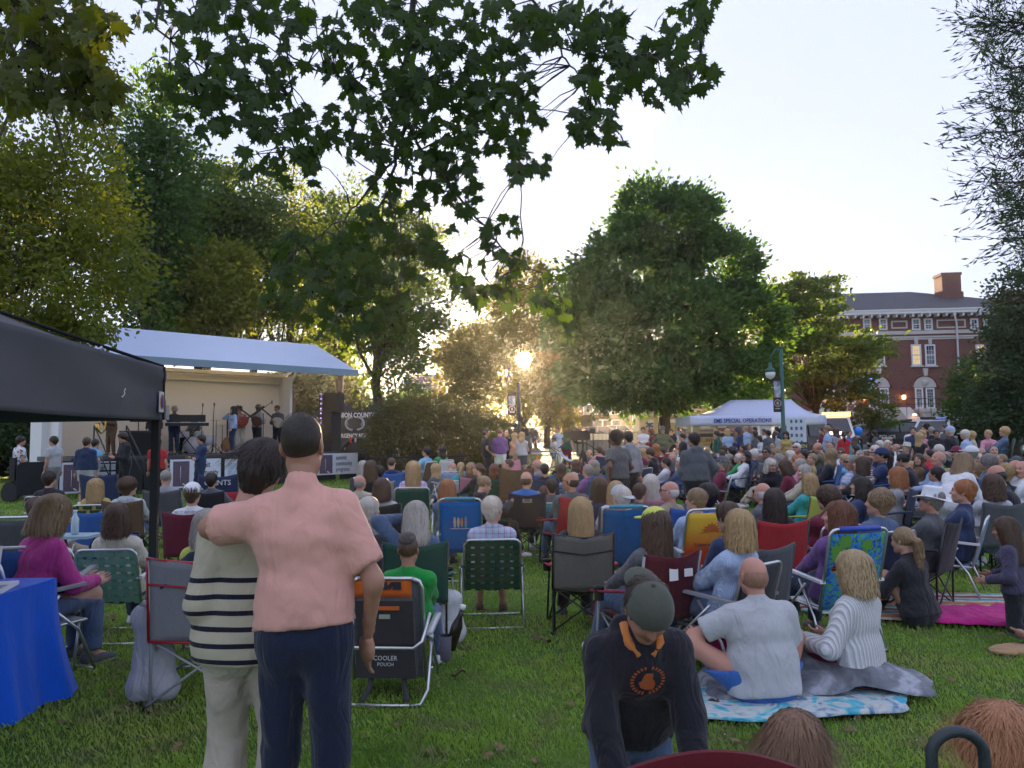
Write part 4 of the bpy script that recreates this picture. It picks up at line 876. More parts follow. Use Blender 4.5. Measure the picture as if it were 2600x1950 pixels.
# far buildings
def block(name, label, x0, x1, ytop, D, depth, m, rows, cols, pitched=0, roofm=None):
    a = onG(x0, D); b = onG(x1, D); z = onY((x0+x1)/2, ytop, D).z; root = E(name, label, 'building', (a.x, D, a.z)); wd = b.x-a.x; h = z-a.z
    MB().b2((0, 0, -1), (wd, depth, h)).build('wall', m, root)
    f = MB()
    if pitched: f.prism([(-.4, -.4, h), (-.4, depth/2, h+pitched), (-.4, depth+.4, h)], (wd+.8, 0, 0))
    else: f.b2((-.2, -.2, h), (wd+.2, depth+.2, h+.3))
    f.build('roof', roofm or SLATE, root)
    for j in range(rows):
        for i in range(cols):
            cx = wd*(i+.5)/cols; cz = h*(j+.55)/rows; f = MB(); framebox(f, cx-.75, cx+.75, cz+.7, cz-.8, .12, .08); w_ = f.build('window', TRIM, root); MB().b2((cx-.64, -.04, cz-.7), (cx+.64, -.02, cz+.6)).build('pane', WG, w_)
    return root
block('apartment_building', 'yellow brick flats across the street', 1392, 1482, 1012, 112, 12, TANB, 2, 4)
block('apartment_building', 'red brick building with boarded ground floor behind the black railing', 1484, 1600, 1020, 108, 12, BRK, 2, 5)
block('house', 'gabled house roof just showing above the weeping maple', 1030, 1110, 992, 95, 9, TANB, 2, 3, 2.4)
block('shop_building', 'long brick building behind the ambulance', 1600, 1990, 935, 100, 12, BRK, 3, 9)  # height raised beyond the brick seen, to keep low sun off the lawn
block('brick_annex', 'brick building seen beyond the white canopy', 1990, 2130, 900, 100, 12, BRK, 3, 5)  # also heightened to block the low sun on the right
# ------------------------------------------------------------------ mobile stage
SO = Vector((-14.28, 23.7, 0)); se = Vector((.7071, .7071, 0)); sn = Vector((.7071, -.7071, 0)); sang = PI/4   # local x = along, local -y = towards the crowd
SZ = tz(24)
def sp(x, y, w):      # photo position on the plane w metres in front of the back wall -> local (s, -w, z)
    p = hit(x, y, SO+sn*w, sn)-SO; return Vector((p.dot(se), -w, p.z))
def swp(s, w, z): return SO+se*s+sn*w+Vector((0, 0, z))
stg = E('mobile_stage', 'white trailer stage with raised roof, cream back wall and black skirt', 'stage', SO, sang)
CREAM = mat('cream_panel', (.88, .79, .66), .6, var=.05, vs=.8); SKY_ROOF = mat('stage_roof_paint', (.42, .5, .66), .35, var=.12, vs=.35); BLK = mat('black_skirt', (.02, .022, .026), .9, var=.3, vs=2, bmp=.4, bs=6)
LW = 7.75; DK = 1.22
MB().b2((-.2, 0, .55), (LW, 1.3, 4.1)).build('trailer_body', WHITE, stg)
MB().b2((0, -.06, DK), (LW, -.003, 4.05)).build('back_wall', CREAM, stg)
f = MB()
for s in (.02, LW-.12): f.b2((s, -.9, DK), (s+.1, -.06, 4.0))
f.build('side_panel', WHITE, stg)
f = MB(); f.b2((-.3, -3.5, DK-.14), (LW+.6, -.003, DK)); f.build('deck', mat('stage_deck', (.05, .05, .055), .6), stg)
ra = sp(260, 835, 0); rb = sp(805, 880, 0); rc = sp(905, 950, 2.8); rl = -1.2
zb_ = 5.32; zf = 4.08
def roofp(s, t, o=0.0): return (s, -2.8*t+(.15 if t == 0 else 0), zb_+(zf-zb_)*t+o)
f = MB(); f.add([roofp(rl, 0, .0), roofp(9.3, 0), roofp(9.3, 1), roofp(rl, 1), roofp(rl, 0, .1), roofp(9.3, 0, .1), roofp(9.3, 1, .1), roofp(rl, 1, .1)], [(3, 2, 1, 0), (4, 5, 6, 7), (0, 1, 5, 4), (1, 2, 6, 5), (2, 3, 7, 6), (3, 0, 4, 7)]); f.build('roof', SKY_ROOF, stg)
f = MB(); f.b2((rl-.02, -2.86, zf-.1), (9.32, -2.8, zf+.13)); f.build('roof_edge', mat('roof_edge_blue', (.2, .3, .38), .4), stg)
f = MB()
for t in (.25, .5, .75): f.b2((rl+.1, -2.8*t-.05, zb_+(zf-zb_)*t-.14), (9.2, -2.8*t+.05, zb_+(zf-zb_)*t-.01))
f.b2((0, -.5, 4.0), (LW, -.1, 4.12)); f.b2((0, -.25, 3.75), (LW, -.08, 3.8)); f.build('roof_rib', CREAM, stg)
f = MB()
for s in (.3, LW-.1): f.tube([(s, -.3, 3.2), (s+.2, -1.4, 4.55)], .05, 6); f.tube([(s, -.3, 4.0), (s+.2, -1.5, 4.5), (s+.9, -2.5, 4.2)], .045, 6); f.tube([(s, -.4, 2.9), (s, -.4, 4.0)], .05, 6)
f.build('roof_arm', CREAM, stg)
f = MB(); f.b2((LW+.0, .1, .5), (LW+.3, .6, 4.2)); f.build('end_column', WHITE, stg)
f = MB(); f.tube([(1.5, 1.3, 4.5), (4, 1.3, 4.9)], .03, 4)
# skirt panels with rounded tops, between them white brackets
def rounded(x0, x1, z0, z1, r, y, th=.06):
    pts = [(x0, y, z0), (x1, y, z0)] + [(x1-r+r*math.cos(a), y, z1-r+r*math.sin(a)) for a in (0, .5, 1.05, PI/2)] + [(x0+r+r*math.cos(a), y, z1-r+r*math.sin(a)) for a in (PI/2, 2.1, 2.6, PI)]
    f = MB(); f.prism(pts, (0, th, 0)); return f
edges = [(-1.6, .15), (.25, 2.05), (2.3, 4.1), (4.3, 6.05), (6.15, 7.9), (8.1, 9.9)]

for i, (a, b) in enumerate(edges):
    q = rounded(a, b, .28, 1.14, .16, -3.62).build('skirt_panel', BLK, stg)
f = MB()
for (a, b) in edges[:-1]: f.b2((b+.0, -3.66, .82), (b+.2, -3.6, .86)); f.b2((b+.0, -3.66, .95), (b+.2, -3.6, .99)); f.b2((b+.08, -3.66, .8), (b+.12, -3.6, 1.0))
f.build('bracket', WHITE, stg)
BN = mat('banner_white', (.68, .72, .82), .7, var=.03)
def scribble_mat():
    m, nt, p, out = newmat('banner_scribble'); v = coords(nt, 'Object', (3, 1, 14), (0, .75, 0)); n = noise(nt, v, 9, 4, .7)
    nt.links.new(ramp(nt, n, [(.42, (.07, .04, .08)), (.52, (.2, .15, .2)), (.6, (.06, .04, .07))]), p.inputs['Base Color']); p.inputs['Roughness'].default_value = .8; return m
SCR = scribble_mat()
def banner(x0, y0, x1, y1, label, txt=True):
    a = sp(x0, y0, 3.66); b = sp(x1, y1, 3.66); z1, z0 = a.z, b.z; wd = b.x-a.x; hh = z1-z0
    o = E('banner', label, 'banner', swp(a.x, 3.66, z0), sang)
    MB().b2((0, 0, 0), (wd, .01, hh)).build('cloth_panel', BN, o)
    if txt:
        MB().b2((wd*.06, -.006, hh*.06), (wd*.37, -.001, hh*.93)).build('printed_picture', SCR, o)
        f = MB(); f.tube([(wd*.2, -.009, hh*.75), (wd*.2, -.009, hh*.2)], .008, 4); f.tube([(wd*.24, -.009, hh*.15), (wd*.3, -.009, hh*.08)], .02, 5); f.build('printed_line', BN, o)
        for i, t in enumerate(('summit', 'community', 'programs')): text('lettering', t, hh*.3, (wd*.455, -.004, hh*(.79-.28*i)), (PI/2, 0, 0), INK if i < 2 else mat('ink_grey', (.12, .12, .15), .7), o, .002, 'LEFT', .008, .66)
    return o
banner(153, 1175, 292, 1247, 'white summit community programs banner behind the grey t-shirt man')
banner(432, 1167, 560, 1234, 'white summit community programs banner beside the red t-shirt person')
banner(805, 1152, 908, 1202, 'white summit community programs banner below the armoured truck')
bb = banner(571, 1166, 640, 1215, 'white banner with faint blue drawings hung on the skirt', False)
MB().b2((.1, -.005, .1), (1.0, -.001, .5)).build('printed_picture', mat('faint_blue', (.45, .55, .72), .8, var=.5, vs=9), bb)
# people and instruments on the deck
def deck(x, y, h):    # position on the deck for someone whose feet project at (x, y)
    z = DK+.0; d = ray(x, y); t = (z-CAMZ)/d.z; p = Vector((0, 0, CAMZ))+d*t; return p
def on_deck(x, w):    # at photo column x, w metres in front of the back wall
    d = ray(x, 1112); P0 = SO+sn*w; t = P0.dot(sn)/d.dot(sn); return Vector((d.x*t, d.y*t, DK))
# keyboard
kp_ = on_deck(475, 1.7); kb = E('keyboard', 'black electric keyboard on a stand on the stage', 'keyboard', kp_, R(20))
MB().b2((-.65, -.15, .92), (.65, .15, 1.02)).build('keyboard_body', BLACKP, kb); MB().b2((-.6, -.13, 1.022), (.6, .0, 1.03)).build('keys', WHITEP, kb); f = MB(); f.tube([(-.35, -.15, 0), (.35, .1, .92)], .018, 5); f.tube([(.35, -.15, 0), (-.35, .1, .92)], .018, 5); f.build('stand', BLACKM, kb)
MB().b2((-.5, -.05, 1.05), (.55, .02, 1.28)).build('music_panel', BLACKP, kb)
# drums
dp = on_deck(488, .9); dr = E('drum_kit', 'small white drum kit with cymbals at the back of the stage', 'drum kit', dp, R(20))
PEARL = mat('drum_pearl', (.5, .5, .55), .3); CYM = mat('cymbal_brass', (.45, .33, .12), .3, .9)
f = MB(); f.lathe([(0, -.2), (.28, -.2), (.28, .2), (0, .2)], 20); f.v = [(x, z-.1, y+.3) for x, y, z in f.v]; f.build('bass_drum', PEARL, dr)
for q, (x, y, z, r, hh) in enumerate(((-.25, 0, .65, .16, .2), (.2, 0, .65, .17, .22), (.5, -.1, .45, .2, .35), (-.5, -.15, .6, .18, .12))): MB().lathe([(0, -hh/2), (r, -hh/2), (r, hh/2), (0, hh/2)], 16, (x, y, z)).build('drum', PEARL, dr)
for q, (x, y, z) in enumerate(((-.6, .1, 1.2), (.75, -.05, 1.12), (.95, -.2, .95))):
    f = MB(); f.lathe([(0, .02), (.05, .015), (.24, 0), (.05, .01)], 18, (x, y, z)); cy = f.build('cymbal', CYM, dr); f = MB(); f.tube([(x, y, 0), (x, y, z)], .012, 5); f.tube([(x-.2, y-.1, 0), (x, y, .35), (x+.2, y-.1, 0)], .01, 4); f.build('stand', STEEL, cy)
# microphone stands, music stand
for x, w_, lb in ((541, 1.9, 'tall black microphone stand beside the drum kit'), (668, 2.4, 'microphone stand in front of the man in the grey vest'), (512, 1.3, 'short boom microphone over the drums')):
    o = E('microphone_stand', lb, 'microphone stand', on_deck(x, w_)); f = MB(); f.tube([(0, 0, .05), (0, 0, 1.35)], .014, 6); [f.tube([(0, 0, .3), (.3*math.cos(t), .3*math.sin(t), 0)], .012, 4) for t in (0, 2.1, 4.2)]; f.tube([(-.3, 0, 1.3), (.1, 0, 1.6), (.25, .05, 1.72)] if x == 668 else [(0, 0, 1.3), (.02, 0, 1.6)], .011, 5); f.build('stand', BLACKM, o)
    f = MB(); c = (.27, .05, 1.73) if x == 668 else (.02, 0, 1.63); f.lathe([(0, -.08), (.015, -.08), (.022, 0), (.028, .03), (.0, .07)], 10, c); f.build('microphone', BLACKP, o)
o = E('music_stand', 'black music stand on the left part of the stage', 'music stand', on_deck(351, 1.5), R(30)); f = MB(); f.tube([(0, 0, 0), (0, 0, 1.1)], .015, 5); [f.tube([(0, 0, .25), (.25*math.cos(t), .25*math.sin(t), 0)], .01, 4) for t in (0, 2.1, 4.2)]; f.build('stand', BLACKM, o); MB().box((0, -.05, 1.2), (.5, .03, .32), Euler((.3, 0, 0)).to_matrix()).build('desk', BLACKP, o)
o = E('monitor_speaker', 'black box amplifier at the front edge of the stage', 'amplifier', on_deck(355, 2.6), R(40)); f = MB(); f.b2((-.5, -.3, 0), (.5, .3, .75)); f.build('cabinet', BLACKP, o); MB().b2((-.45, -.315, .05), (.45, -.303, .7)).build('grille', mat('speaker_cloth', (.01, .01, .012), .95), o)
# acoustic guitar on a stand
o = E('guitar', 'acoustic guitar standing on the stage floor behind the singer', 'guitar', on_deck(577, 1.5), R(20)); f = MB(); f.prism([(.2*math.cos(a)*(1-.25*math.sin(a)), 0, .3+.26*math.sin(a)) for a in [2*PI*i/16 for i in range(16)]], (0, .1, 0)); f.build('guitar_body', mat('guitar_wood', (.35, .16, .05), .35), o); MB().box((0, .02, .85), (.05, .04, .6)).build('guitar_neck', BARK, o)
# steps at the left of the stage
o = E('stage_steps', 'black metal steps with handrails at the left end of the stage', 'steps', swp(.6, 3.9, 0), sang+PI*.5)
f = MB()
for i in range(5): f.b2((-.1-i*.26, -.4, tz(22)+.9-.2*i), (.16-i*.26, .4, tz(22)+.94-.2*i))
f.build('tread', BLACKM, o); f = MB()
for y in (-.42, .42): f.tube([(.2, y, 2.1), (-1.2, y, 1.1), (-1.2, y, .2)], .022, 5); f.tube([(.2, y, 1.7), (-1.2, y, .7)], .018, 5); f.tube([(.2, y, 2.1), (.2, y, .8)], .022, 5)
f.build('handrail', BLACKM, o)
# speaker tower, right
tp_ = onG(848, 30.5)
o = E('speaker_tower', 'black loudspeaker tower on a scaffold between the stage and the truck', 'loudspeaker', tp_, R(-8))
z1 = onY(848, 998, 30.5).z-tp_.z; z2 = onY(848, 1046, 30.5).z-tp_.z; f = MB(); f.b2((-.28, -.35, z2), (.28, .35, z1)); f.build('cabinet', BLACKP, o)
MB().b2((-.6, -.5, 0), (.1, .5, z2)).build('stand_box', BLK, o)
f = MB()
for x in (-.42, -.28): f.tube([(x, -.45, 0), (x, -.45, z1-.1)], .03, 5)
for i in range(9): f.tube([(-.42, -.45, .3+i*.33), (-.28, -.45, .5+i*.33)], .015, 4)
f.build('truss', BLACKM, o); f = MB()
for i in range(13): f.box((-.35, -.5, .9+i*.19), (.04, .03, .04))
f.build('led_string', emis('led_violet', (.5, .4, 1), .3), o)
# ------------------------------------------------------------------ vehicles
def car(label, loc, rz, body, kind='car', L=4.5, W=1.8, H=1.5, name='parked_car', group=None, lightbar=None, text_=None, cat='car'):
    o = E(name, label, cat, loc, rz, group=group); mt = mat('carpaint_%d%d%d' % tuple(int(c*99) for c in body), body, .22, .1, .03, spec=.7)
    h = H; x0, x1 = -L/2, L/2; g = .32
    prof = {'car': [(x0, g), (x0-.02, .75), (x0+.25, .88), (x0+.95, .95), (x0+1.7, h-.03), (x0+2.5, h), (x0+3.3, h-.06), (x0+3.95, .98), (x1-.05, .92), (x1, .5), (x1-.05, g)],
            'suv': [(x0, g), (x0-.02, .85), (x0+.2, 1.02), (x0+1.05, 1.1), (x0+1.65, h-.05), (x0+2.4, h), (x1-.7, h-.02), (x1-.15, 1.15), (x1, .9), (x1, .5), (x1-.05, g)],
            'pickup': [(x0, .45), (x0, 1.05), (x0+.2, 1.15), (x0+1.2, 1.22), (x0+1.75, h-.04), (x0+2.3, h), (x0+3.3, h-.02), (x0+3.55, 1.15), (x1, 1.12), (x1, .5)]}[kind]
    n = len(prof); f = MB(); ys = [(-W/2+.1, .94), (-W/2, 1), (W/2, 1), (W/2-.1, .94)]; vs = []
    def inset(z): return 0 if z < 1.0 else (z-1.0)*.28
    for yi, (y, k) in enumerate(ys):
        sg = -1 if y < 0 else 1
        for (x, z) in prof: vs.append((x*k, y-sg*inset(z), z if k == 1 else z*.985+.005))
    fs = []
    for j in range(3):
        for i in range(n): fs.append((j*n+i, j*n+(i+1) % n, (j+1)*n+(i+1) % n, (j+1)*n+i))
    fs.append(tuple(range(n-1, -1, -1))); fs.append(tuple(3*n+i for i in range(n))); f.add(vs, fs, 0, False); bd = f.build('car_body', mt, o)
    # glass: side windows, windscreen
    gz0, gz1 = (1.0, h-.1) if kind != 'car' else (.98, h-.09); xa, xb = {'car': (x0+1.15, x0+3.75), 'suv': (x0+1.2, x1-.35), 'pickup': (x0+1.35, x0+3.4)}[kind]; ta, tb = {'car': (.55, .5), 'suv': (.5, .3), 'pickup': (.45, .1)}[kind]
    if kind != 'car': gz0 = 1.12
    for sg in (-1, 1):
        m_ = (xa+xb)/2; yo = sg*(W/2+.004)
        for (p0, p1, q0, q1) in ((xa, m_-.04, xa+ta, m_-.04), (m_+.04, xb, m_+.04, xb-tb)):
            f = MB(); P = [(p0, yo-sg*inset(gz0), gz0), (p1, yo-sg*inset(gz0), gz0), (q1, yo-sg*inset(gz1), gz1), (q0, yo-sg*inset(gz1), gz1)]; f.prism(P if sg < 0 else P[::-1], (0, -sg*.01, 0)); f.build('side_window', GLASS, o)
    i0 = 3; 
    for (i, nm) in ((3, 'windscreen'), (len(prof)-5 if kind == 'car' else len(prof)-5, 'rear_window')):
        (xA, zA), (xB, zB) = prof[i], prof[i+1]
        if nm == 'rear_window': (xA, zA), (xB, zB) = (prof[6], prof[7])
        d = Vector((xB-xA, 0, zB-zA)); nn = Vector((-d.z, 0, d.x)).normalized()*.008; w1 = W/2-.12-inset(zA); w2 = W/2-.12-inset(zB)
        P = [Vector((xA, -w1, zA))+d*.06+nn, Vector((xA, w1, zA))+d*.06+nn, Vector((xB, w2, zB))-d*.08+nn, Vector((xB, -w2, zB))-d*.08+nn]; f = MB(); f.prism(P, -nn*.8); f.build(nm, GLASS, o)
    r = .34 if kind == 'car' else .38
    for sx in (x0+.85, x1-.85):
        for sg in (-1, 1):
            f = MB(); f.lathe([(r*.62, -.11), (r, -.1), (r, .1), (r*.62, .11)], 18); f.v = [(x+sx, z+sg*(W/2-.1), y+r) for x, y, z in f.v]; wh = f.build('wheel', RUB, o)
            f = MB(); f.lathe([(0, -.1), (r*.62, -.1), (r*.62, .1), (0, .1)], 14); f.v = [(x+sx, z+sg*(W/2-.085), y+r) for x, y, z in f.v]; f.build('rim', ALU, wh)
    for sg in (-1, 1):
        MB().box((x0+.06, sg*(W/2-.25), .78), (.16, .34, .13)).build('headlight', mat('lamp_clear', (.6, .62, .65), .1), o); MB().box((x1-.04, sg*(W/2-.2), .9), (.1, .26, .2)).build('tail_light', mat('lamp_red', (.4, .01, .01), .2), o)
        MB().box((x0+1.35, sg*(W/2+.08), 1.02), (.12, .16, .12)).build('mirror', mt, o)
    if lightbar:
        f = MB(); f.box((x0+2.2, 0, h+.07), (.3, W*.7, .12)); lb_ = f.build('light_bar', BLACKP, o)
        f = MB(); f.box((x0+2.05, -.3, h+.075), (.08, .5, .1)); f.build('lamp', lightbar, lb_)
    return o
road = 'cars parked along the street'
def gp(x, D, dz=0): p = onG(x, D); p.z += dz; return p
car('dark grey crossover facing left behind the family with the girl', gp(1397, 82), R(4), (.06, .065, .075), 'suv', 4.5, group=road)
car('pale blue hatchback parked behind the dark grey crossover', gp(1378, 92), R(0), (.3, .36, .42), 'suv', 4.4, group=road)
car('low dark car parked before the yellow brick flats', gp(1448, 98), R(180), (.04, .05, .07), 'car', group=road)
car('white sedan glinting in the sun behind the black railing', gp(1512, 66), R(2), (.6, .6, .58), 'car', 4.7, group=road)
car('silver sedan parked behind the white sedan', gp(1560, 73), R(0), (.4, .41, .42), 'car', 4.7, group=road)
car('purple-grey estate car seen beside the banner post', gp(1322, 58), R(75), (.12, .09, .16), 'suv', group=road)
car('white van-like car beside the banner post', gp(1300, 66), R(80), (.6, .62, .65), 'suv', H=1.9, group=road)
car('dark car at the far left edge beyond the dark shrubby tree', gp(-12, 30), R(80), (.02, .022, .025), 'suv')
sv = car('black police suv with white roof rack parked by the steps', gp(2292, 50), R(170), (.012, .012, .015), 'suv', 4.9, 1.95, 1.78, 'police_car', lightbar=BLACKP, cat='police car')
text('lettering', 'POLICE', .3, (1.2, .985, .8), (PI/2, 0, PI), WHITEP, sv)
text('lettering', '201', .3, (2.36, 0, 1.35), (PI/2+.5, 0, PI/2), WHITEP, sv)
pk = car('big white police pickup with roof light bar right of the police suv', gp(2385, 41), R(48), (.62, .64, .67), 'pickup', 5.6, 2.0, 1.95, 'police_truck', lightbar=emis('bar_blue', (.15, .2, .6), .1), cat='police truck')
car('black pickup truck right of the white police pickup', gp(2475, 40), R(170), (.012, .013, .015), 'pickup', 5.4, 2.0, 1.75, 'pickup_truck', cat='pickup truck')
car('white car far right with red lamps in front of the spruce', gp(2520, 52), R(175), (.6, .6, .62), 'suv', 4.6)
am2 = car('white ambulance car with flashing orange lights beside the steps', gp(2128, 43), R(62), (.62, .62, .64), 'suv', 5.0, 2.0, 2.15, 'ambulance', cat='ambulance')
f = MB(); f.box((-.6, 0, 2.26), (.3, 1.4, .2)); f.build('light_bar', emis('orange_flash', (1, .25, .02), 3.5), am2)
MB().b2((-2.3, -.6, 1.15), (-1.9, .6, 1.3)).build('lamp', emis('white_flash', (1, .8, .75), .5), am2)
car('black suv under the right end of the white canopy', gp(2058, 42), R(180), (.012, .014, .016), 'suv', 4.8, 1.9, 1.8)
# ambulance
ap = onG(1740, 46); o = E('ambulance', 'cream summit ambulance with navy stripe parked behind the big maple', 'ambulance', ap)
CRM = mat('ambulance_cream', (.5, .42, .27), .35, var=.05); NV = mat('navy_stripe', (.015, .02, .06), .4)
zt_ = onY(1700, 1054, 46).z-ap.z; x0 = onG(1624, 46).x-ap.x; x1 = onG(1768, 46).x-ap.x; x2 = onG(1826, 46).x-ap.x; x3 = x2+.9
MB().b2((x0, 0, .45), (x1, 2.3, zt_)).build('box_body', CRM, o); MB().b2((x0-.05, -.05, zt_+.003), (x1+.05, 2.35, zt_+.1)).build('roof', WHITE, o)
f = MB(); f.prism([(x1+.002, .1, .45), (x3, .1, .45), (x3, .1, 1.25), (x2, .1, 1.35), (x2-.75, .1, 2.15), (x1+.002, .1, 2.2)], (0, 2.1, 0)); f.build('cab', CRM, o)
f = MB(); f.prism([(x1+.25, .09, 1.35), (x2-.25, .09, 1.35), (x2-.85, .09, 2.0), (x1+.25, .09, 2.0)], (0, -.02, 0)); f.build('side_window', GLASS, o)
f = MB(); f.b2((x0, -.012, 1.0), (x1, -.002, 1.22)); f.b2((x1+.01, .085, 1.0), (x3, .096, 1.22)); f.build('stripe', NV, o)
f = MB()
for xx in (x0+1.1, x2-.1):
    f.lathe([(.0, -.12), (.42, -.12), (.42, .12), (0, .12)], 18, (0, 0, 0)); f.v[-72:] = [(x+xx, z+.12, y+.42) for x, y, z in f.v[-72:]]
f.build('wheel', RUB, o)
for t, (xx, zz, s_) in (('SUMMIT', (x1-.9, 2.1, .38)), ('SUMMIT', (x2-.55, .8, .36)), ('EMS', (x1-.9, 1.75, .22)), ('VOLUNTEER', (x2-.55, .56, .13))): text('lettering', t, s_, (xx, -.02 if xx < x1 else .08, zz), (PI/2, 0, 0), mat('gold_ink', (.3, .13, .03), .5), o, .003, bold=.02)
f = MB()
for a in (0, PI/3, -PI/3): f.box((x0+.6, -.012, 1.75), (.1, .014, .5), Matrix.Rotation(a, 3, 'Y'))
f.build('star_mark', mat('star_blue', (.03, .08, .35), .5), o)
for xx in (x0+.7, x0+2.0): MB().box((xx, -.01, zt_-.35), (.3, .03, .2)).build('lamp', ALU, o)
MB().b2((x1-.95, -.01, 1.35), (x1-.5, -.004, 1.85)).build('side_window', GLASS, o)
# armoured truck
up_ = onG(905, 33.5); s = pxm(33.5); o = E('armored_truck', 'black county emergency response truck with white lettering behind the stage', 'truck', up_, R(0)); ATM = mat('truck_black', (.022, .028, .038), .5, var=.15)
zT = onY(900, 1042, 33.5).z-up_.z; xa = (808-905)*s; xb = (1010-905)*s
MB().b2((xa, 0, .95), (xb, 2.3, zT)).build('truck_body', ATM, o); MB().b2((xa+.1, .3, zT+.002), (xa+1.1, 1.8, zT+.35)).build('hatch', ATM, o); MB().b2((xb-1.3, .3, zT+.002), (xb-.3, 2, zT+.25)).build('hatch', ATM, o)
MB().b2((xa, -.03, .9), (xb, -.002, 1.0)).build('rail', WHITE, o); MB().b2((xa, -.02, 1.72), (xb, -.002, 1.75)).build('seam', BLACKM, o)
f = MB(); f.b2((xa+.2, -.01, 2.38), (xa+.8, .0, 2.55)); f.build('gun_port', GLASS, o); f = MB(); f.b2((xa+1.3, -.01, 2.38), (xa+1.9, 0, 2.55)); f.build('gun_port', GLASS, o)
WI = mat('white_ink', (.6, .62, .66), .6)
text('lettering', 'UNION COUNTY', .3, (xa+1.6, -.02, zT-.22), (PI/2, 0, 0), WI, o, .003, bold=.02, sx=.72); text('lettering', 'EMERGENCY RESPONSE TEAM', .25, (xa+1.9, -.02, 1.5), (PI/2, 0, 0), WI, o, .003, bold=.02, sx=.72)
f = MB()
for sg in (-1, 1):
    f.tube([(xa+1.6+sg*(.1+.3*math.sin(t)), -.02, 2.03-.28*math.cos(t)) for t in [PI*i/10 for i in range(11)]], .05, 5); f.tube([(xa+1.6+sg*.2, -.02, 2.32), (xa+1.6+sg*.35, -.02, 2.15), (xa+1.6+sg*.28, -.02, 1.95)], .035, 5)
f.build('emblem', mat('emblem_grey', (.3, .32, .34), .6), o)
for xx in (xa+1.75, xb-.6):
    f = MB(); f.lathe([(0, -.15), (.62, -.15), (.62, .15), (0, .15)], 20); f.v = [(x+xx, z-.05, y+.62) for x, y, z in f.v]; f.build('wheel', RUB, o)
    f = MB(); f.tube([(xx+.78*math.cos(t), -.05, .62+.78*math.sin(t)) for t in [PI*i/10 for i in range(11)]], .09, 6); f.build('wheel_arch', ATM, o)
MB().box((xa+1.45, -.1, 1.3), (.1, .1, .24)).build('extinguisher', mat('ext_red', (.5, .03, .02), .4), o); MB().box((xa+1.65, -.1, 1.3), (.08, .08, .22)).build('bottle', PEARL, o)
# ------------------------------------------------------------------ posts, banners, lamps, railing
GRN = mat('post_green', (.015, .09, .075), .4)
def lamp_post(x, D, ytop, label, lampx=None, bx=(0, 0), by=(0, 0), m=GRN, by2=None):
    b = onG(x, D); o = E('street_lamp', label, 'street lamp', b); s = pxm(D); zt = onY(x, ytop, D).z-b.z; f = MB(); f.tube([(0, 0, 0), (0, 0, .25), (0, 0, .3), (0, 0, zt)], [.14, .13, .085, .07], 8)
    f.tube([(0, 0, zt), (0, 0, zt+.06)], [.09, .05], 8)
    if lampx: f.tube([(-.02, 0, zt-.12), (lampx*.45, 0, zt-.06), (lampx*.85, 0, zt-.3), (lampx, 0, zt-.62)], [.04, .035, .03, .04], 6)
    f.build('post', m, o)
    if lampx:
        c = (lampx, 0, zt-.95); f = MB(); f.lathe([(0, .38), (.06, .36), (.07, .2), (.17, .1), (.2, 0), (.0, .0)], 14, c); f.build('lamp_cap', m, o); f = MB(); f.lathe([(.18, -.004), (.2, -.08), (.15, -.22), (0, -.3)], 14, c); f.build('lamp_globe', mat('frosted_globe', (.7, .72, .74), .25), o)
    return o, b, s
def photo_print():
    m, nt, p, out = newmat('banner_print'); n = noise(nt, coords(nt, 'Object', (1, 1, 1)), 3.5, 4); nt.links.new(ramp(nt, n, [(.4, (.12, .15, .19)), (.55, (.35, .4, .45)), (.65, (.55, .6, .65))]), p.inputs['Base Color']); return m
PRT = photo_print(); MRN = mat('banner_maroon', (.07, .02, .025), .8)
def post_banner(o, b, D, x0, x1, y0, y1):
    p = onY(x0, y0, D)-b; q = onY(x1, y1, D)-b; wd = q.x-p.x; f = MB(); f.b2((p.x, -.03, q.z), (q.x, -.01, p.z)); bo = f.build('banner', MRN, o)
    hh = p.z-q.z; MB().b2((p.x+.03, -.04, q.z+hh*.42), (q.x-.03, -.032, p.z-.12)).build('printed_picture', PRT, bo); f = MB(); f.tube([(p.x+wd/2+.13*math.cos(t), -.045, q.z+hh*.25+.13*math.sin(t)) for t in [2*PI*i/14 for i in range(15)]], .02, 4, cap=False); f.box((p.x+wd/2, -.04, q.z+hh*.25), (.08, .02, .12)); f.box((p.x+wd/2, -.04, q.z+hh*.09), (wd*.6, .02, .04)); f.build('printed_mark', mat('mark_grey', (.4, .38, .36), .7), bo)
    f = MB()
    for z in (p.z, q.z): f.tube([(min(p.x, 0), -.02, z), (max(q.x, 0), -.02, z)], .02, 5)
    f.build('banner_arm', m_ if False else BLACKM, o)
o, b, s = lamp_post(1990, 30, 883, 'green street lamp with a banner in front of the white canopy', -.44); post_banner(o, b, 30, 1961, 1985, 960, 1045)
o, b, s = lamp_post(1318, 33, 975, 'dark lamp post with banner left of the footpath', None, m=BLACKM); post_banner(o, b, 33, 1289, 1311, 998, 1052)
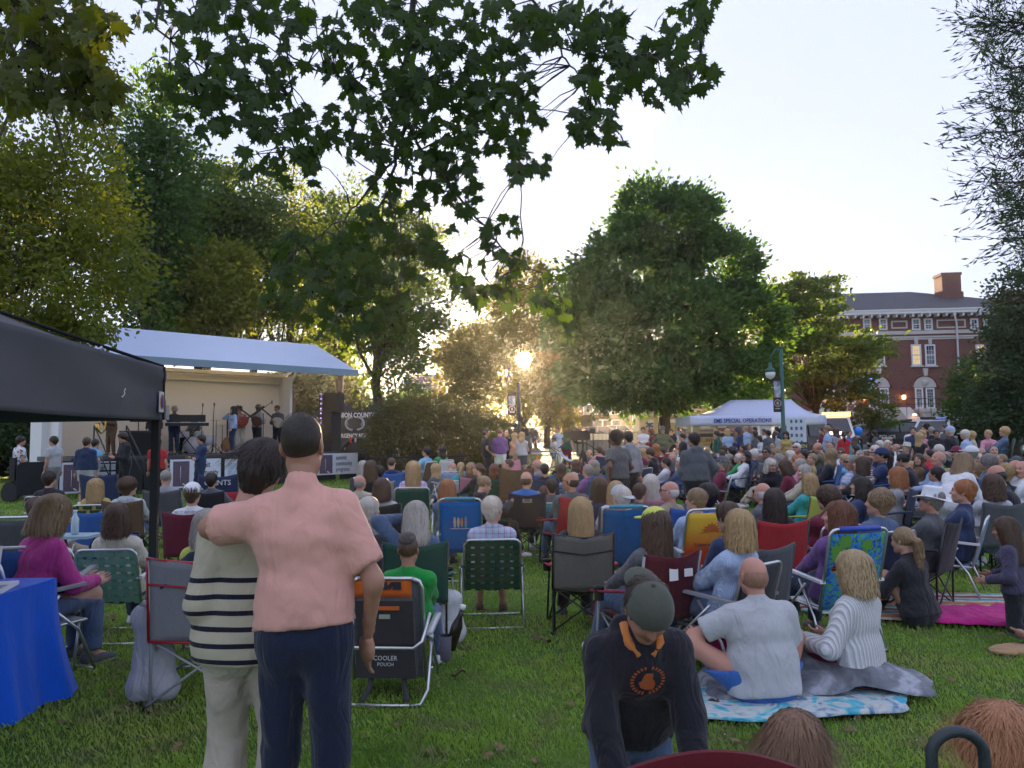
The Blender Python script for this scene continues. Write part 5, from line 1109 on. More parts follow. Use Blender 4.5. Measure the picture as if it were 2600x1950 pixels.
# railing sections
RAIL = BLACKM
def railing(xa, xb, D, h, label, n, D2=None):
    a = onG(xa, D); b = onG(xb, D2 or D); o = E('iron_fence', label, 'fence', a); d = b-a; f = MB()
    for z in (h*.15, h*.92): f.tube([(0, 0, z), (d.x, d.y, d.z+z)], .022, 4)
    f.build('rail', RAIL, o); pm = MB().box((0, 0, h/2), (.02, .02, h)).mesh('bar', [RAIL]); pp = MB().box((0, 0, h*.55), (.07, .07, h*1.1)).mesh('post', [RAIL])
    for i in range(n+1):
        t = i/n; link('post' if i % 12 == 0 else 'bar', pp if i % 12 == 0 else pm, o, loc=(d.x*t, d.y*t, d.z*t))
railing(1465, 1622, 44, 1.45, 'black iron fence in front of the white sedan', 46)
railing(930, 1195, 24.5, .95, 'low black iron fence in front of the weeping maples', 54, 25.5)
railing(1340, 1410, 98, 1.3, 'distant fence before the yellow brick flats', 16)
# white event canopy
cp0 = onG(1756, 35); o = E('canopy_tent', 'white pop-up canopy with ems special operations lettering', 'canopy tent', cp0); s = pxm(35)
TW = mat('canopy_white', (.55, .6, .78), .75, var=.04, bmp=.2, bs=3)
W6 = onG(2100, 35).x-cp0.x; z0 = onY(1756, 1081, 35).z-cp0.z; z1 = onY(1756, 1056, 35).z-cp0.z; zr = onY(1900, 1011, 35).z-cp0.z; dy = 3.2
ra_ = onY(1855, 1012, 36.6).x-cp0.x; rb_ = onY(2008, 1012, 36.6).x-cp0.x
def roofs(o, W, dy, z1, zr, ra, rb, m, name='roof', sag=.12, n=8):
    f = MB()
    def face(e0, e1, r0, r1):
        e0, e1, r0, r1 = map(Vector, (e0, e1, r0, r1))
        def fn(u, v):
            a = e0.lerp(e1, u); b_ = r0.lerp(r1, u); p = a.lerp(b_, v); p.z -= sag*math.sin(v*PI)*1.0+.05*math.sin(u*PI)*(1-v); return p
        f.sheet(fn, n, n, .006)
    face((0, 0, z1), (W, 0, z1), (ra, dy/2, zr), (rb, dy/2, zr)); face((W, dy, z1), (0, dy, z1), (rb, dy/2, zr), (ra, dy/2, zr)); face((W, 0, z1), (W, dy, z1), (rb, dy/2, zr), (rb+.001, dy/2+.001, zr)); face((0, dy, z1), (0, 0, z1), (ra, dy/2, zr), (ra-.001, dy/2-.001, zr))
    return f.build(name, m, o)
roofs(o, W6, dy, z1, zr, ra_, rb_, TW, sag=.22)
def valance(o, W, dy, z0, z1, m):
    f = MB()
    for a, b in (((0, 0), (W, 0)), ((W, 0), (W, dy)), ((W, dy), (0, dy)), ((0, dy), (0, 0))):
        A, B_ = Vector((*a, 0)), Vector((*b, 0)); nrm = Vector((B_.y-A.y, A.x-B_.x, 0)).normalized()
        f.sheet(lambda u, v: A.lerp(B_, u)+Vector((0, 0, z1+(z0-z1)*v))+nrm*.012*math.sin(u*9+v*2), 16, 3, .005)
    f.build('valance', m, o)
valance(o, W6, dy, z0, z1, TW)
for x, y in ((.03, .03), (W6-.03, .03), (.03, dy), (W6-.03, dy), (W6/2, .03)): f = MB(); f.tube([(x, y, 0), (x, y, z1)], .025, 4); f.build('leg', WHITE, o)
text('lettering', 'EMS SPECIAL OPERATIONS', .27, (W6*.38, -.035, (z0+z1)/2-.02), (PI/2, 0, 0), mat('blue_ink', (.03, .06, .3), .7), o, .003, bold=.02, sx=.82)
tbx = E('folding_table', 'long table with boxes under the white canopy', 'table', onG(1905, 35.5)); MB().b2((-1.6, -.4, .7), (1.6, .4, .75)).build('tabletop', WHITEP, tbx); MB().b2((-1.58, -.41, .0), (1.58, -.405, .7)).build('cloth', mat('navy_cloth', (.02, .03, .09), .9), tbx)
ps = E('display_board', 'white poster board with blue pictures under the right end of the canopy', 'poster board', onG(2023, 33), R(-10)); f = MB(); f.b2((-.4, 0, .75), (.4, .03, 2.1)); f.build('board', mat('poster', (.55, .6, .66), .7), ps); f = MB(); [f.box((-.2+.2*(i % 3), -.008, 1.95-.3*(i//3)), (.09, .01, .14)) for i in range(12)]; f.build('printed_picture', mat('poster_blue', (.06, .12, .25), .7), ps); f = MB(); [f.tube([(x, .02, 0), (x, .02, .75)], .015, 4) for x in (-.3, .3)]; f.build('leg', ALU, ps)
sg = E('yard_sign', 'dark blue lawn sign with yellow lettering', 'sign', onG(2040, 26), R(-6)); f = MB(); f.b2((-.36, 0, .72), (.14, .02, 1.22)); f.build('board', mat('sign_navy', (.015, .03, .09), .6), sg); text('lettering', 'DEN', .16, (-.05, -.006, 1.08), (PI/2, 0, 0), mat('sign_yellow', (.6, .5, .1), .6), sg, bold=.02); f = MB(); f.tube([(-.1, .01, 0), (-.1, .01, .72)], .012, 4); f.build('stake', ALU, sg)
bl = E('balloon', 'bright blue balloon on a string in front of the stone steps', 'balloon', onY(2180, 1095, 27)); f = MB(); f.lathe([(0, -.17), (.05, -.15), (.125, -.05), (.14, .03), (.11, .11), (.05, .15), (0, .16)], 14); f.build('balloon_skin', mat('balloon_blue', (.02, .2, .75), .3), bl); f = MB(); f.tube([(0, 0, -.16), (-.12, 0, -.6), (-.1, 0, -.75)], .004, 3); f.build('string', WHITEP, bl)
cn = E('traffic_cone', 'orange cone beside the folding chair on the footpath edge', 'traffic cone', onG(1364, 37)); f = MB(); f.lathe([(.16, 0), (.16, .04), (.1, .04), (.03, .5), (0, .5)], 12); f.build('cone', mat('cone_orange', (.6, .13, .03), .6), cn)
for xx, lb in ((1316, 'brown box on the end of a sign post left of the footpath'), ): pass
for xx, lb in ((2252, 'orange and white striped barrier post near the police suv'),): q = E('barrier_post', lb, 'barrier', onG(xx, 46)); MB().b2((-.3, -.05, 0), (.3, .05, .9)).build('board', WHITEP, q); f = MB(); [f.b2((-.3, -.062, .15+.25*i), (.3, -.052, .27+.25*i)) for i in range(3)]; f.build('stripe', mat('cone_orange', (.6, .13, .03), .6), q)
for xx, D, yy, lb in ((1388, 62, 1065, 'square cardboard-coloured street sign before the crossover'), (1490, 46, 1066, 'notice board glowing in low sun on the black fence')):
    b = onG(xx, D); q = E('street_sign', lb, 'sign', b); p = onY(xx, yy, D)-b; MB().b2((-.35, 0, p.z-.4), (.35, .03, p.z+.3)).build('board', mat('sign_tan', (.4, .3, .18), .6), q); f = MB(); f.tube([(0, .04, 0), (0, .04, p.z+.2)], .03, 5); f.build('post', BLACKM, q)
# ------------------------------------------------------------------ near black canopy and blue table
CANV = mat('black_canvas', (.075, .078, .09), .85, var=.18, vs=2, bmp=.35, bs=5)
tA = Vector((-2.46, 5.4, 0)); o = E('canopy_tent', 'black pop-up canopy whose corner fills the left edge', 'canopy tent', tA, R(97))
# local: x runs along the right side towards the camera (negative x), y to the left
W3 = 3.05; z0, z1 = 1.8, 2.17
f = MB()
ap_ = Vector((-W3/2, W3/2, 2.98)); cs = [Vector((0, 0, z1)), Vector((-W3, 0, z1)), Vector((-W3, W3, z1)), Vector((0, W3, z1))]
for i in range(4):
    a, b = cs[i], cs[(i+1) % 4]
    def fn(u, v, a=a, b=b):
        p = a.lerp(b, u).lerp(ap_, v); p.z -= .13*math.sin(v*PI)+.03*math.sin(u*PI)*(1-v); return p
    f.sheet(fn, 14, 10, .006)
f.build('roof', CANV, o)
f = MB()
for i in range(4):
    a, b = cs[i], cs[(i+1) % 4]; dn = (b-a).normalized(); nrm = Vector((-dn.y, dn.x, 0)); nrm = -nrm if nrm.dot(Vector((-W3/2, W3/2, 0))-a) > 0 else nrm
    def fn(u, v, a=a, b=b, nrm=nrm):
        p = a.lerp(b, u); p.z = z1+(z0-z1)*v+.015*math.sin(u*PI)*-v; e = min(u, 1-u)
        return p+nrm*(.004+.012*math.sin(v*11+u*3)*math.exp(-e*7)+.006*math.sin(v*5+u*14)+.01*v)
    f.sheet(fn, 60, 14, .005)
f.build('valance', CANV, o)
f = MB()
for c in cs:
    f.tube([c+Vector((0, 0, .006)), c.lerp(ap_, .5)+Vector((0, 0, -.12)), ap_+Vector((0, 0, .004))], .012, 5)
f.build('seam', mat('seam_black', (.008, .008, .01), .8), o)
for c in cs: g = MB(); g.box((c.x-.03*(1 if c.x > -1 else -1), c.y+.03*(1 if c.y < 1 else -1), .9+.0), (.05, .05, 1.8)); lg = g.build('leg', BLACKM, o); g = MB(); g.box((c.x-.03*(1 if c.x > -1 else -1), c.y+.03*(1 if c.y < 1 else -1), .72), (.075, .075, .05)); g.box((c.x-.03*(1 if c.x > -1 else -1), c.y+.03*(1 if c.y < 1 else -1), .02), (.12, .12, .03)); g.build('leg_clamp', mat('clamp_grey', (.3, .31, .33), .5), lg)
lb_ = MB(); lb_.b2((-.17, -.035, z0+.05), (-.085, -.029, z0+.19)); lab = lb_.build('label_patch', mat('patch_white', (.6, .62, .65), .7), o)
f = MB(); f.lathe([(0, 0), (.028, 0), (.028, .003), (0, .003)], 14); f.v = [(x-.127, -.038-z, y*1.5+z0+.12) for x, y, z in f.v]; f.build('printed_mark', mat('mark_blue', (.04, .06, .3), .6), lab)
f = MB(); f.tube([(-.127+.036*math.cos(t), -.037, z0+.12+.05*math.sin(t)) for t in [2*PI*i/16 for i in range(17)]], .004, 4, cap=False); f.build('printed_ring', mat('mark_orange', (.6, .2, .05), .6), lab)
f = MB(); f.tube([(-.78, -.03, z0+.17), (-.8, -.03, z0+.155), (-.79, -.03, z0+.14), (-.81, -.03, z0+.125), (-.83, -.03, z0+.115), (-.84, -.03, z0+.12)], .003, 4); f.build('chalk_mark', WHITEP, o)
f = MB(); f.lathe([(.006, 0), (.016, 0), (.016, .005), (.006, .005)], 12); f.v = [(x-1.13, -.02-z, y+z1+.0) for x, y, z in f.v]; f.build('eyelet', ALU, o)
MB().b2((-.05, -.04, z0+.0), (.02, .03, z0+.1)).build('corner_cap', mat('cap_grey', (.25, .25, .26), .5), o)
MB().b2((-.055, -.03, z0+.0), (-.05, -.015, z1)).build('corner_seam', mat('seam_black', (.008, .008, .01), .8), o)
# table with blue cloth
tb = E('folding_table', 'table under a long bright blue cloth at the left edge', 'table', (-3.42, 4.3, 0)); MB().b2((-.36, -.85, .715), (.36, .8, .735)).build('tabletop', WHITEP, tb)
for x in (-.3, .3):
    for y in (-.75, .7): f = MB(); f.tube([(x, y, 0), (x, y, .715)], .015, 5); f.build('leg', ALU, tb)
BLU = cloth_mat('table_cloth_fabric', wr=.5, wscale=5)
def tcl():
    hx_, hy_ = .39, .84; n = 240; vs = []; fs = []; per = []
    for i in range(n):
        t = i/n*4; k_ = int(t); u = t-k_; P = [(-1, -1), (1, -1), (1, 1), (-1, 1), (-1, -1)]; a, b = P[k_], P[k_+1]; per.append(((a[0]+(b[0]-a[0])*u), (a[1]+(b[1]-a[1])*u)))
    rows = 14
    for j in range(rows+1):
        v = j/rows
        for i, (px_, py_) in enumerate(per):
            cr = max(0, abs(px_)+abs(py_)-1.25)/.75; s_ = i/n*2*PI
            fold = (math.sin(s_*17)+.6*math.sin(s_*29+1)+.5*math.sin(s_*9+2))*.022*v
            out = .01+.07*v*v*(.5+.8*cr)+fold*1.6
            x = px_*hx_+(out if abs(px_) > .999 else 0)*px_+.05*v*cr*px_; y = py_*hy_+(out if abs(py_) > .999 else 0)*py_+.05*v*cr*py_
            vs.append((x, y, .745*(1-v)+.012+.0*cr))
    for j in range(rows):
        for i in range(n): fs.append((j*n+i, j*n+(i+1) % n, (j+1)*n+(i+1) % n, (j+1)*n+i))
    me = mesh_np('tablecloth', np.array(vs), np.array(fs), [BLU]); c = link('tablecloth', me, None, (.008, .11, .68), (-3.42, 4.3, 0)); setp(c, 'bright blue cloth draped to the grass over the table', 'tablecloth')
    f = MB(); f.b2((-hx_-.008, -hy_-.008, .739), (hx_+.008, hy_+.008, .757)); f.build('cloth_top', BLU, c, (.008, .11, .68))
tcl()
for i, (x, y, a, lb) in enumerate(((-3.2, 4.75, .3, 'thin stack of white leaflets at the table corner'), (-3.35, 4.55, -.2, 'open white brochure beside the leaflet stack'))):
    q = E('leaflet_stack', lb, 'leaflets', (x, y, .758), a); MB().b2((-.12, -.16, 0), (.12, .16, .022)).build('paper', PAPER, q); MB().b2((-.1, -.14, .023), (.1, .0, .025)).build('printed_picture', mat('print_blue', (.25, .3, .5), .6, var=.5, vs=20), q)
q = E('leaflet_holder', 'clear stand holding printed sheets on the blue table', 'leaflet holder', (-3.4, 4.9, .758), R(10)); MB().box((0, 0, .12), (.3, .01, .24), Euler((-.25, 0, 0)).to_matrix()).build('sheet', PAPER, q); MB().box((0, -.01, .12), (.27, .004, .19), Euler((-.25, 0, 0)).to_matrix()).build('printed_picture', mat('print_blue2', (.3, .28, .45), .5, var=.7, vs=14), q); MB().b2((-.15, -.08, 0), (.15, .06, .006)).build('base', WHITEP, q); MB().box((-.02, -.02, .25), (.04, .03, .03)).build('clip', BLACKP, q)
# ------------------------------------------------------------------ folding chairs (facing +Y, seat height .42)
def parts_camp():
    P = {}
    f = MB()
    for s in (-1, 1):
        f.tube([(s*.27, -.24, .02), (s*.27, -.25, .45), (s*.285, -.36, .93)], .011, 6); f.tube([(s*.3, .26, .0), (s*.27, .24, .6)], .011, 6)
        f.tube([(s*.28, -.24, .03), (s*.25, .24, .4)], .009, 5); f.tube([(s*.28, .26, .03), (s*.25, -.24, .4)], .009, 5)
    for y in (-.25, .25): f.tube([(-.29, y, .03), (.24, y, .4)], .009, 5); f.tube([(.29, y, .03), (-.24, y, .4)], .009, 5)
    P['frame'] = f
    f = MB()
    for s in (-1, 1):
        for y in (-.25, .26): f.lathe([(0, 0), (.026, 0), (.022, .03), (0, .035)], 8, (s*.285, y, 0))
    P['foot'] = f
    f = MB(); f.sheet(lambda u, v: (-.26+.52*u, -.25+.5*v, .42-.05*math.sin(u*PI)*math.sin(v*PI*.9+.2)-.0), 8, 8, .006); P['seat'] = f
    f = MB(); f.sheet(lambda u, v: (-.285+.57*u+.0*v, -.25-.11*v-.05*math.sin(u*PI)*(.4+.6*v), .4+.54*v+(.0-.035*math.sin(u*PI))*v*v+.02*abs(u-.5)*v), 12, 10, .007); P['backrest'] = f
    for s in (-1, 1):
        f = MB(); f.sheet(lambda u, v, s=s: (s*(.25+.085*v), -.28+.56*u, .62+.03*math.cos(u*3)-.015*math.sin(v*PI)), 8, 2, .012); P['armrest', s] = f
        f = MB(); f.lathe([(.038, -.1), (.043, .0), (.05, .012), (.036, .01), (.034, -.1)], 12, (s*.3, .2, .615)); P['cup_holder', s] = f
    P = {(k if isinstance(k, tuple) else (k, 0)): v for k, v in P.items()}
    return P
CAMP = {k: v.mesh(k[0], [FAB if k[0] in ('seat', 'backrest', 'armrest') else PAINT if k[0] == 'frame' else BLACKP]) for k, v in parts_camp().items()}
f = MB(); f.sheet(lambda u, v: (-.2+.4*u, -.25-.11*(.35+.45*v)-.075*math.sin((.15+.7*u)*PI)-.012, .4+.54*(.35+.45*v)), 6, 4, .003); CAMPMESH = f.mesh('mesh_panel', [FAB])
f = MB()
f.tube([(-.285, -.262, .42), (-.285, -.365, .945), (-.14, -.39, .918), (0, -.41, .905), (.14, -.39, .918), (.285, -.365, .945), (.285, -.262, .42), (0, -.30, .4), (-.285, -.262, .42)], .009, 5); f.tube([(-.28, -.335, .78), (0, -.395, .75), (.28, -.335, .78)], .007, 4); CAMPTRIM = f.mesh('piping', [PAINT])
def camp(root, fab, frame=(.02, .02, .022), arm=None, trim=None, foot=True):
    for (k, _s), me in CAMP.items():
        link(k, me, root, frame if k == 'frame' else (arm if k == 'armrest' and arm else fab))
    if trim is not None: link('piping', CAMPTRIM, root, trim)
TB = Matrix.Rotation(R(16), 3, 'X')     # back tilt
def bk(x, z, o=0): p = TB @ Vector((x, o, z)); return Vector((p.x, p.y-.22, p.z+.36))
def lawn_frame(hb=.52, w=.27):
    f = MB()
    for s in (-1, 1):
        f.tube([(s*(w+.03), -.3, .0), (s*(w+.03), -.18, .3), (s*(w+.03), .02, .58)], .0115, 6); f.tube([(s*(w+.045), .3, 0), (s*(w+.045), .16, .32), (s*(w+.045), -.1, .56)], .0115, 6)
    f.tube([(-(w+.03), -.3, .012), (w+.03, -.3, .012)], .0115, 6); f.tube([(-(w+.045), .3, .012), (w+.045, .3, .012)], .0115, 6)
    r = .06; pts = [bk(-w, 0)]+[bk(-w, hb-r)]+[bk(-w+r-r*math.cos(a), hb-r+r*math.sin(a)) for a in (.5, 1.05, PI/2)]+[bk(w-r+r*math.sin(a), hb-r+r*math.cos(a)) for a in (0, .5, 1.05)]+[bk(w, hb-r), bk(w, 0)]
    f.tube(pts, .0125, 7); f.tube([bk(-w, 0), (-w, .24, .37), (w, .24, .37), bk(w, 0)], .012, 6)
    return f
def arms_mesh(s, w=.27):
    f = MB(); f.sheet(lambda u, v, s=s: (s*(w+.01)+(-.025+.05*v), -.3+.52*u, .6+.03*u-.02*math.sin(v*PI)*0), 6, 2, .022)
    return f.mesh('armrest', [PAINT])
LAWNF = lawn_frame().mesh('frame', [ALU]); BEACHF = lawn_frame(.72).mesh('frame', [ALU]); ARMS = [arms_mesh(-1), arms_mesh(1)]
WEB = mat('webbing', (.5, .5, .5), .7)
def web_material():
    m, nt, p, out = newmat('webbing_strap'); b = objcol(nt); x = sepxyz(nt, coords(nt))
    c = mixc(nt, band(nt, math_(nt, 'ADD', x[0], x[2]), .0075, .002), b, mixc(nt, 1, b, (.7, .7, .7), 'MULTIPLY')); nt.links.new(c, p.inputs['Base Color']); p.inputs['Roughness'].default_value = .55
    t = nt.nodes.new('ShaderNodeBsdfTranslucent'); nt.links.new(c, t.inputs[0]); mx = nt.nodes.new('ShaderNodeMixShader'); mx.inputs[0].default_value = .25; nt.links.new(p.outputs[0], mx.inputs[1]); nt.links.new(t.outputs[0], mx.inputs[2]); nt.links.new(mx.outputs[0], out.inputs[0]); return m
WEBM = web_material()
def strap_meshes(nv=6, nh=7, w=.27, hb=.52, sw=.054):
    vm = []; hm = []
    for i in range(nv):
        x = -w+.035+(2*w-.07)*i/(nv-1); f = MB(); f.sheet(lambda u, v, x=x, i=i: bk(x-sw/2+sw*u, .0+hb*v, -.004+.006*math.cos(v*nh*PI+i*PI)), 1, nh*3, .0015, sm=False); vm.append(f.mesh('strap', [WEBM]))
    for j in range(nh):
        z = .04+(hb-.08)*j/(nh-1); f = MB(); f.sheet(lambda u, v, z=z, j=j: bk(-w+2*w*v, z+sw*.5-sw*u, -.004-.006*math.cos(v*(nv-1)*PI+j*PI)), 1, nv*3, .0015, sm=False); hm.append(f.mesh('strap', [WEBM]))
    return vm, hm
VST, HST = strap_meshes()
f = MB(); [f.sheet(lambda u, v, i=i: (-.25+.1*i+.06*u-.03+.0, -.2+.44*v, .385-.03*math.sin(v*PI)), 1, 4, .002) for i in range(6)]; LSEAT = f.mesh('seat', [WEBM])
f = MB(); f.sheet(lambda u, v: bk(-.262+.524*u, .0+.68*v, -.0-.03*math.sin(u*PI)*(.3+.7*math.sin(v*PI))), 10, 10, .005); BBACK = f.mesh('backrest', [FAB])
BBACKS = {}
f = MB(); f.sheet(lambda u, v: bk(-.262+.524*u, .0+.5*v, -.02*math.sin(u*PI)), 10, 8, .005); LBACK = f.mesh('backrest', [FAB])
f = MB(); f.sheet(lambda u, v: (-.26+.52*u, -.22+.46*v, .38-.04*math.sin(u*PI)*math.sin(v*PI)), 6, 6, .005); BSEAT = f.mesh('seat', [FAB])
f = MB(); f.tube([bk(-.19, .72, 0), bk(.19, .72, 0)], .023, 10); FOAM = f.mesh('foam_roll', [PAINT])
def lawn(root, c1, c2, armc=(.7, .71, .73), nh=7):
    link('frame', LAWNF, root); [link('armrest', a_, root, armc) for a_ in ARMS]; link('seat', LSEAT, root, c1)
    for m in VST: link('strap', m, root, c1)
    for m in HST: link('strap', m, root, c2)
def beach(root, fab, foam, bmat=None, armc=(.7, .71, .73)):
    link('frame', BEACHF, root); [link('armrest', a_, root, armc) for a_ in ARMS]; link('seat', BSEAT, root, fab)
    me = BBACK
    if bmat: me = BBACK.copy(); me.materials.clear(); me.materials.append(bmat)
    link('backrest', me, root, fab)
    if foam: link('foam_roll', FOAM, root, foam)
def slat(root, fab): link('frame', LAWNF, root); [link('armrest', a_, root, (.3, .31, .33)) for a_ in ARMS]; link('seat', BSEAT, root, fab); link('backrest', LBACK, root, fab)
def chair(kind, loc, yaw, col, label, sc=1.0, col2=None, frame=None, group=None, **k):
    nm = {'camp': 'camping_chair', 'lawn': 'webbed_lawn_chair', 'beach': 'beach_chair', 'slat': 'folding_chair'}[kind]
    o = E(nm, label, 'chair', loc, yaw, group=group, sc=sc); col = C[col] if isinstance(col, str) else col; col2 = C[col2] if isinstance(col2, str) else col2
    if kind == 'camp': camp(o, col, frame or (.02, .02, .022), col2, **k)
    elif kind == 'lawn': lawn(o, col, col2 or col, **k)
    elif kind == 'beach': beach(o, col, col2, **k)
    else: slat(o, col)
    return o
def sunset_mat():
    m, nt, p, out = newmat('sunset_fabric'); z = sepxyz(nt, coords(nt))[2]; n = noise(nt, coords(nt), 6, 2)
    c = ramp(nt, math_(nt, 'ADD', math_(nt, 'MULTIPLY', math_(nt, 'SUBTRACT', z, .36), 1.45), math_(nt, 'MULTIPLY', n, .04)), [(.1, (.4, .02, .012)), (.38, (.5, .06, .012)), (.55, (.62, .22, .02)), (.75, (.68, .4, .03)), (1, (.7, .48, .04))])
    nt.links.new(c, p.inputs['Base Color']); p.inputs['Roughness'].default_value = .8; return m
SUNS = sunset_mat()
# ------------------------------------------------------------------ the crowd
STAGEP = Vector((-9.0, 24.5, 0))
HAIRW = dict(short='short {} hair', buzz='cropped {} hair', bald='balding {} hair', curly='curly {} hair', bob='{} bob', long='long {} hair', verylong='very long {} hair', pony='{} ponytail', bun='{} bun')
POSEW = dict(sit='seated', sit2='leaning back', sitf='leaning forward', sitc='seated cross-legged', phone='holding a phone', drink='seated, drinking', recl='reclining', gnd='on the grass', gndk='on the grass', std='standing', stdx='standing arms crossed', stdh='standing', stdf='standing', stdm='standing', walk='walking', bend='bending', kneel='kneeling')
CNAME = dict(dgrey='dark grey', lgrey='light grey', lblue='light blue', dkgreen='dark green', sky='bright blue', denim='denim blue', dkdenim='dark denim', gold='yellow')
def cn(c): return CNAME.get(c, c)
USED = {}
def uniq(lab):
    w = lab.split()
    if len(w) > 16: lab = lab.replace(' under the person in', ' of person in')
    if len(lab.split()) > 16: lab = lab.replace(' hair', '').replace(' standing,', '').replace(' seated,', '')
    if len(lab.split()) > 16: lab = ' '.join(lab.split()[:16])
    USED[lab] = USED.get(lab, 0)+1
    if USED[lab] > 1: print('DUPLABEL', lab)
    if not 4 <= len(lab.replace(',', '').split()) <= 16: print('LABLEN', len(lab.split()), lab)
    return lab
def solveD(x, y, zt):
    D = 10.0
    for _ in range(60):
        h = onY(x, y, D).z-tz(D)-zt        # >0: too close
        if y > CY+137-(x-CX)*ROLL+3:
            k = (CAMZ-zt-tz(D)); d = ray(x, y); D2 = k/(-d.z/d.y) if d.z/d.y < -1e-4 else 60
            D = .5*D+.5*min(max(D2, 1.2), 60)
        else: break
    return D
def place(x, y, D, pose, yaw, fem, kid, heavy, over=None, kmin=.9, kmax=1.07, base=0.0, fixed=False):
    p = dict(POSES[pose]) if isinstance(pose, str) else dict(pose)
    if over: p.update(over)
    J = joints(p, fem, heavy); ztop = J['hc'].z+.15
    z = onY(x, y, D).z-tz(D)-base; sc = z/ztop; lo, hi = (kmin, kmax) if not kid else (.5, .85); s2 = min(max(sc, lo), hi)
    if s2 != sc and not fixed:
        D2 = solveD(x, y, ztop*s2+base)
        if abs(D2-D) < D*.35: D = D2
    pt = onY(x, y, D); X, Y = pt.x, pt.y
    if yaw is None: yaw = math.degrees(math.atan2(-(STAGEP.x-X), STAGEP.y-Y))*(1.0 if X < 0 else 1.2)+random.uniform(-12, 12)
    r = R(yaw); hx_, hy_ = J['hc'].x*s2, J['hc'].y*s2
    loc = Vector((X-(hx_*math.cos(r)-hy_*math.sin(r)), Y-(hx_*math.sin(r)+hy_*math.cos(r)), 0)); loc.z = tz(loc.y)+base
    return loc, r, s2, J
def lab_free(k): return 'over' not in k
def pp(x, y, D, pose, yaw, who, top, bot, seat, where, **k):
    """who: 'm|f|k(id) hair haircolor [hat:kind:color] [skin]'"""
    w_ = who.split(); sex = w_[0]; fem = 'f' in sex; kid = 'k' in sex; hair, hc = w_[1], w_[2]; hat = None; skin = 'f'; heavy = k.pop('heavy', 0); gl = None
    for t in w_[3:]:
        if ':' in t: hat = t.split(':')[1:]
        elif t in SK: skin = t
        elif t == 'gl': gl = 1
    t_ = top.split(); tc = t_[0]; sleeve = .62 if 'short' in t_ else .12 if 'tank' in t_ else 2.0; hood = 1 if 'hood' in t_ else 0; tm = CL_PLAID if 'plaid' in t_ else CL_VST if 'pin' in t_ else CL_HST if 'stripe' in t_ else CL_FLO if 'floral' in t_ else None
    b_ = bot.split(); bc = b_[0]; bl = .75 if 'shorts' in b_ else 1.95
    if pose == 'sit' and D > 9 and 'nop' not in k: pose = random.choice(['sit', 'sit', 'sitc', 'sit2'])
    if pose[:3] == 'sit' and 'hy' not in k and lab_free(k): k['hy'] = random.choice([0, 0, 0, 28, -28, 45])
    base = k.pop('base', 0.0); lod = k.pop('lod', 0 if D < 7.5 else 1 if D < 15 else 2)
    loc, r, s, J = place(x, y, D, pose, yaw, fem, kid, heavy, k.get('over'), base=base, fixed=base > 0 or k.pop('fixed', False))
    garment = 'hoodie' if hood else ('tank top' if 'tank' in t_ else 't-shirt' if 'short' in t_ else 'plaid shirt' if 'plaid' in t_ else 'floral shirt' if 'floral' in t_ else 'top')
    hw = HAIRW[hair].format(hc if hc != 'dark' else 'dark') if not hat else '%s %s' % (cn(hat[1]), 'cap' if hat[0] == 'cap' else 'hat')
    if hair == 'bald': hw = 'bald head' if hc != 'grey' and hc != 'white' else 'balding %s hair' % hc
    lab = k.pop('lab', None) or uniq('%s with %s in %s %s %s%s' % ('child' if kid else 'person', hw, cn(tc), garment, (POSEW[pose]+', ') if pose in ('std', 'walk', 'bend', 'recl', 'phone') and not k.get('nop') else '', where))
    k.pop('nop', None)
    root = E('person', lab, 'person', loc, r, sc=s, group='people at the concert')
    kk = dict(fem=fem, lod=lod, heavy=heavy, hair=hair, hc=hc, top=tc, sleeve=sleeve, hood=hood, bot=bc, blen=bl, skin=skin, glasses=gl, topm=tm)
    if hat: kk.update(hat=hat[0], hatc=hat[1])
    kk['shoe'] = random.choice(['white', 'dgrey', 'black', 'brown', 'grey'])
    kk.update(k); person(root, pose, **kk)
    ch = None
    if seat:
        q = seat.split(); col = q[1] if len(q) > 1 else 'navy'; c2 = q[2] if len(q) > 2 else None
        lb = uniq('%s %s under the person in %s, %s' % (cn(col), {'camp': 'camping chair', 'lawn': 'webbed lawn chair', 'beach': 'beach chair', 'slat': 'folding chair'}[q[0]], cn(tc), where))
        ch = chair(q[0], loc, r, col, lb, s, c2, group='folding chairs on the lawn')
    return root, ch
def only_chair(kind, x, y, D, yaw, col, label, c2=None, s=1.0, ht=.93, **k):
    # y: top of the backrest in the photo
    z = onY(x, y, D).z-tz(D); s2 = min(max(z/ht, .85), 1.12); D = solveD(x, y, ht*s2); p = onY(x, y, D); r = R(yaw); return chair(kind, (p.x+.33*s2*-math.sin(r)*1, p.y+.33*s2*math.cos(r), tz(p.y)), r, col, uniq(label), s2, c2, group='folding chairs on the lawn', **k)
a = None
# ---- left block
pp(142, 1255, 5.7, 'sitf', -28, 'f bob sandy', 'magenta', 'denim', 'slat grey', 'behind the blue table', heavy=0)
pp(300, 1275, 6.9, 'sit', 2, 'f bob brown', 'cream hood', 'dkdenim', None, 'on the mint webbed chair')
pp(245, 1213, 12, 'sit', 10, 'f long blonde', 'gold', 'denim', 'lawn gold dkgreen', 'left of the canopy pole')
pp(326, 1212, 10.5, 'sit', 5, 'm curly brown', 'lgrey hood', 'denim', 'camp brown', 'left of the canopy pole')
pp(127, 1195, 12, 'sit', 0, 'm short dark', 'black', 'denim', 'lawn blue red', 'in front of the stage corner')
pp(95, 1259, 9.2, 'sit', 0, 'f short brown', 'tan', 'grey', 'lawn gold olive', 'behind the pink-sweater person')
only_chair('slat', 45, 1291, 6.6, 8, 'dgrey', 'dark grey folding chair standing empty at the far left')
only_chair('slat', 70, 1362, 5.6, 14, 'blue', 'royal blue folding chair behind the brochure table')
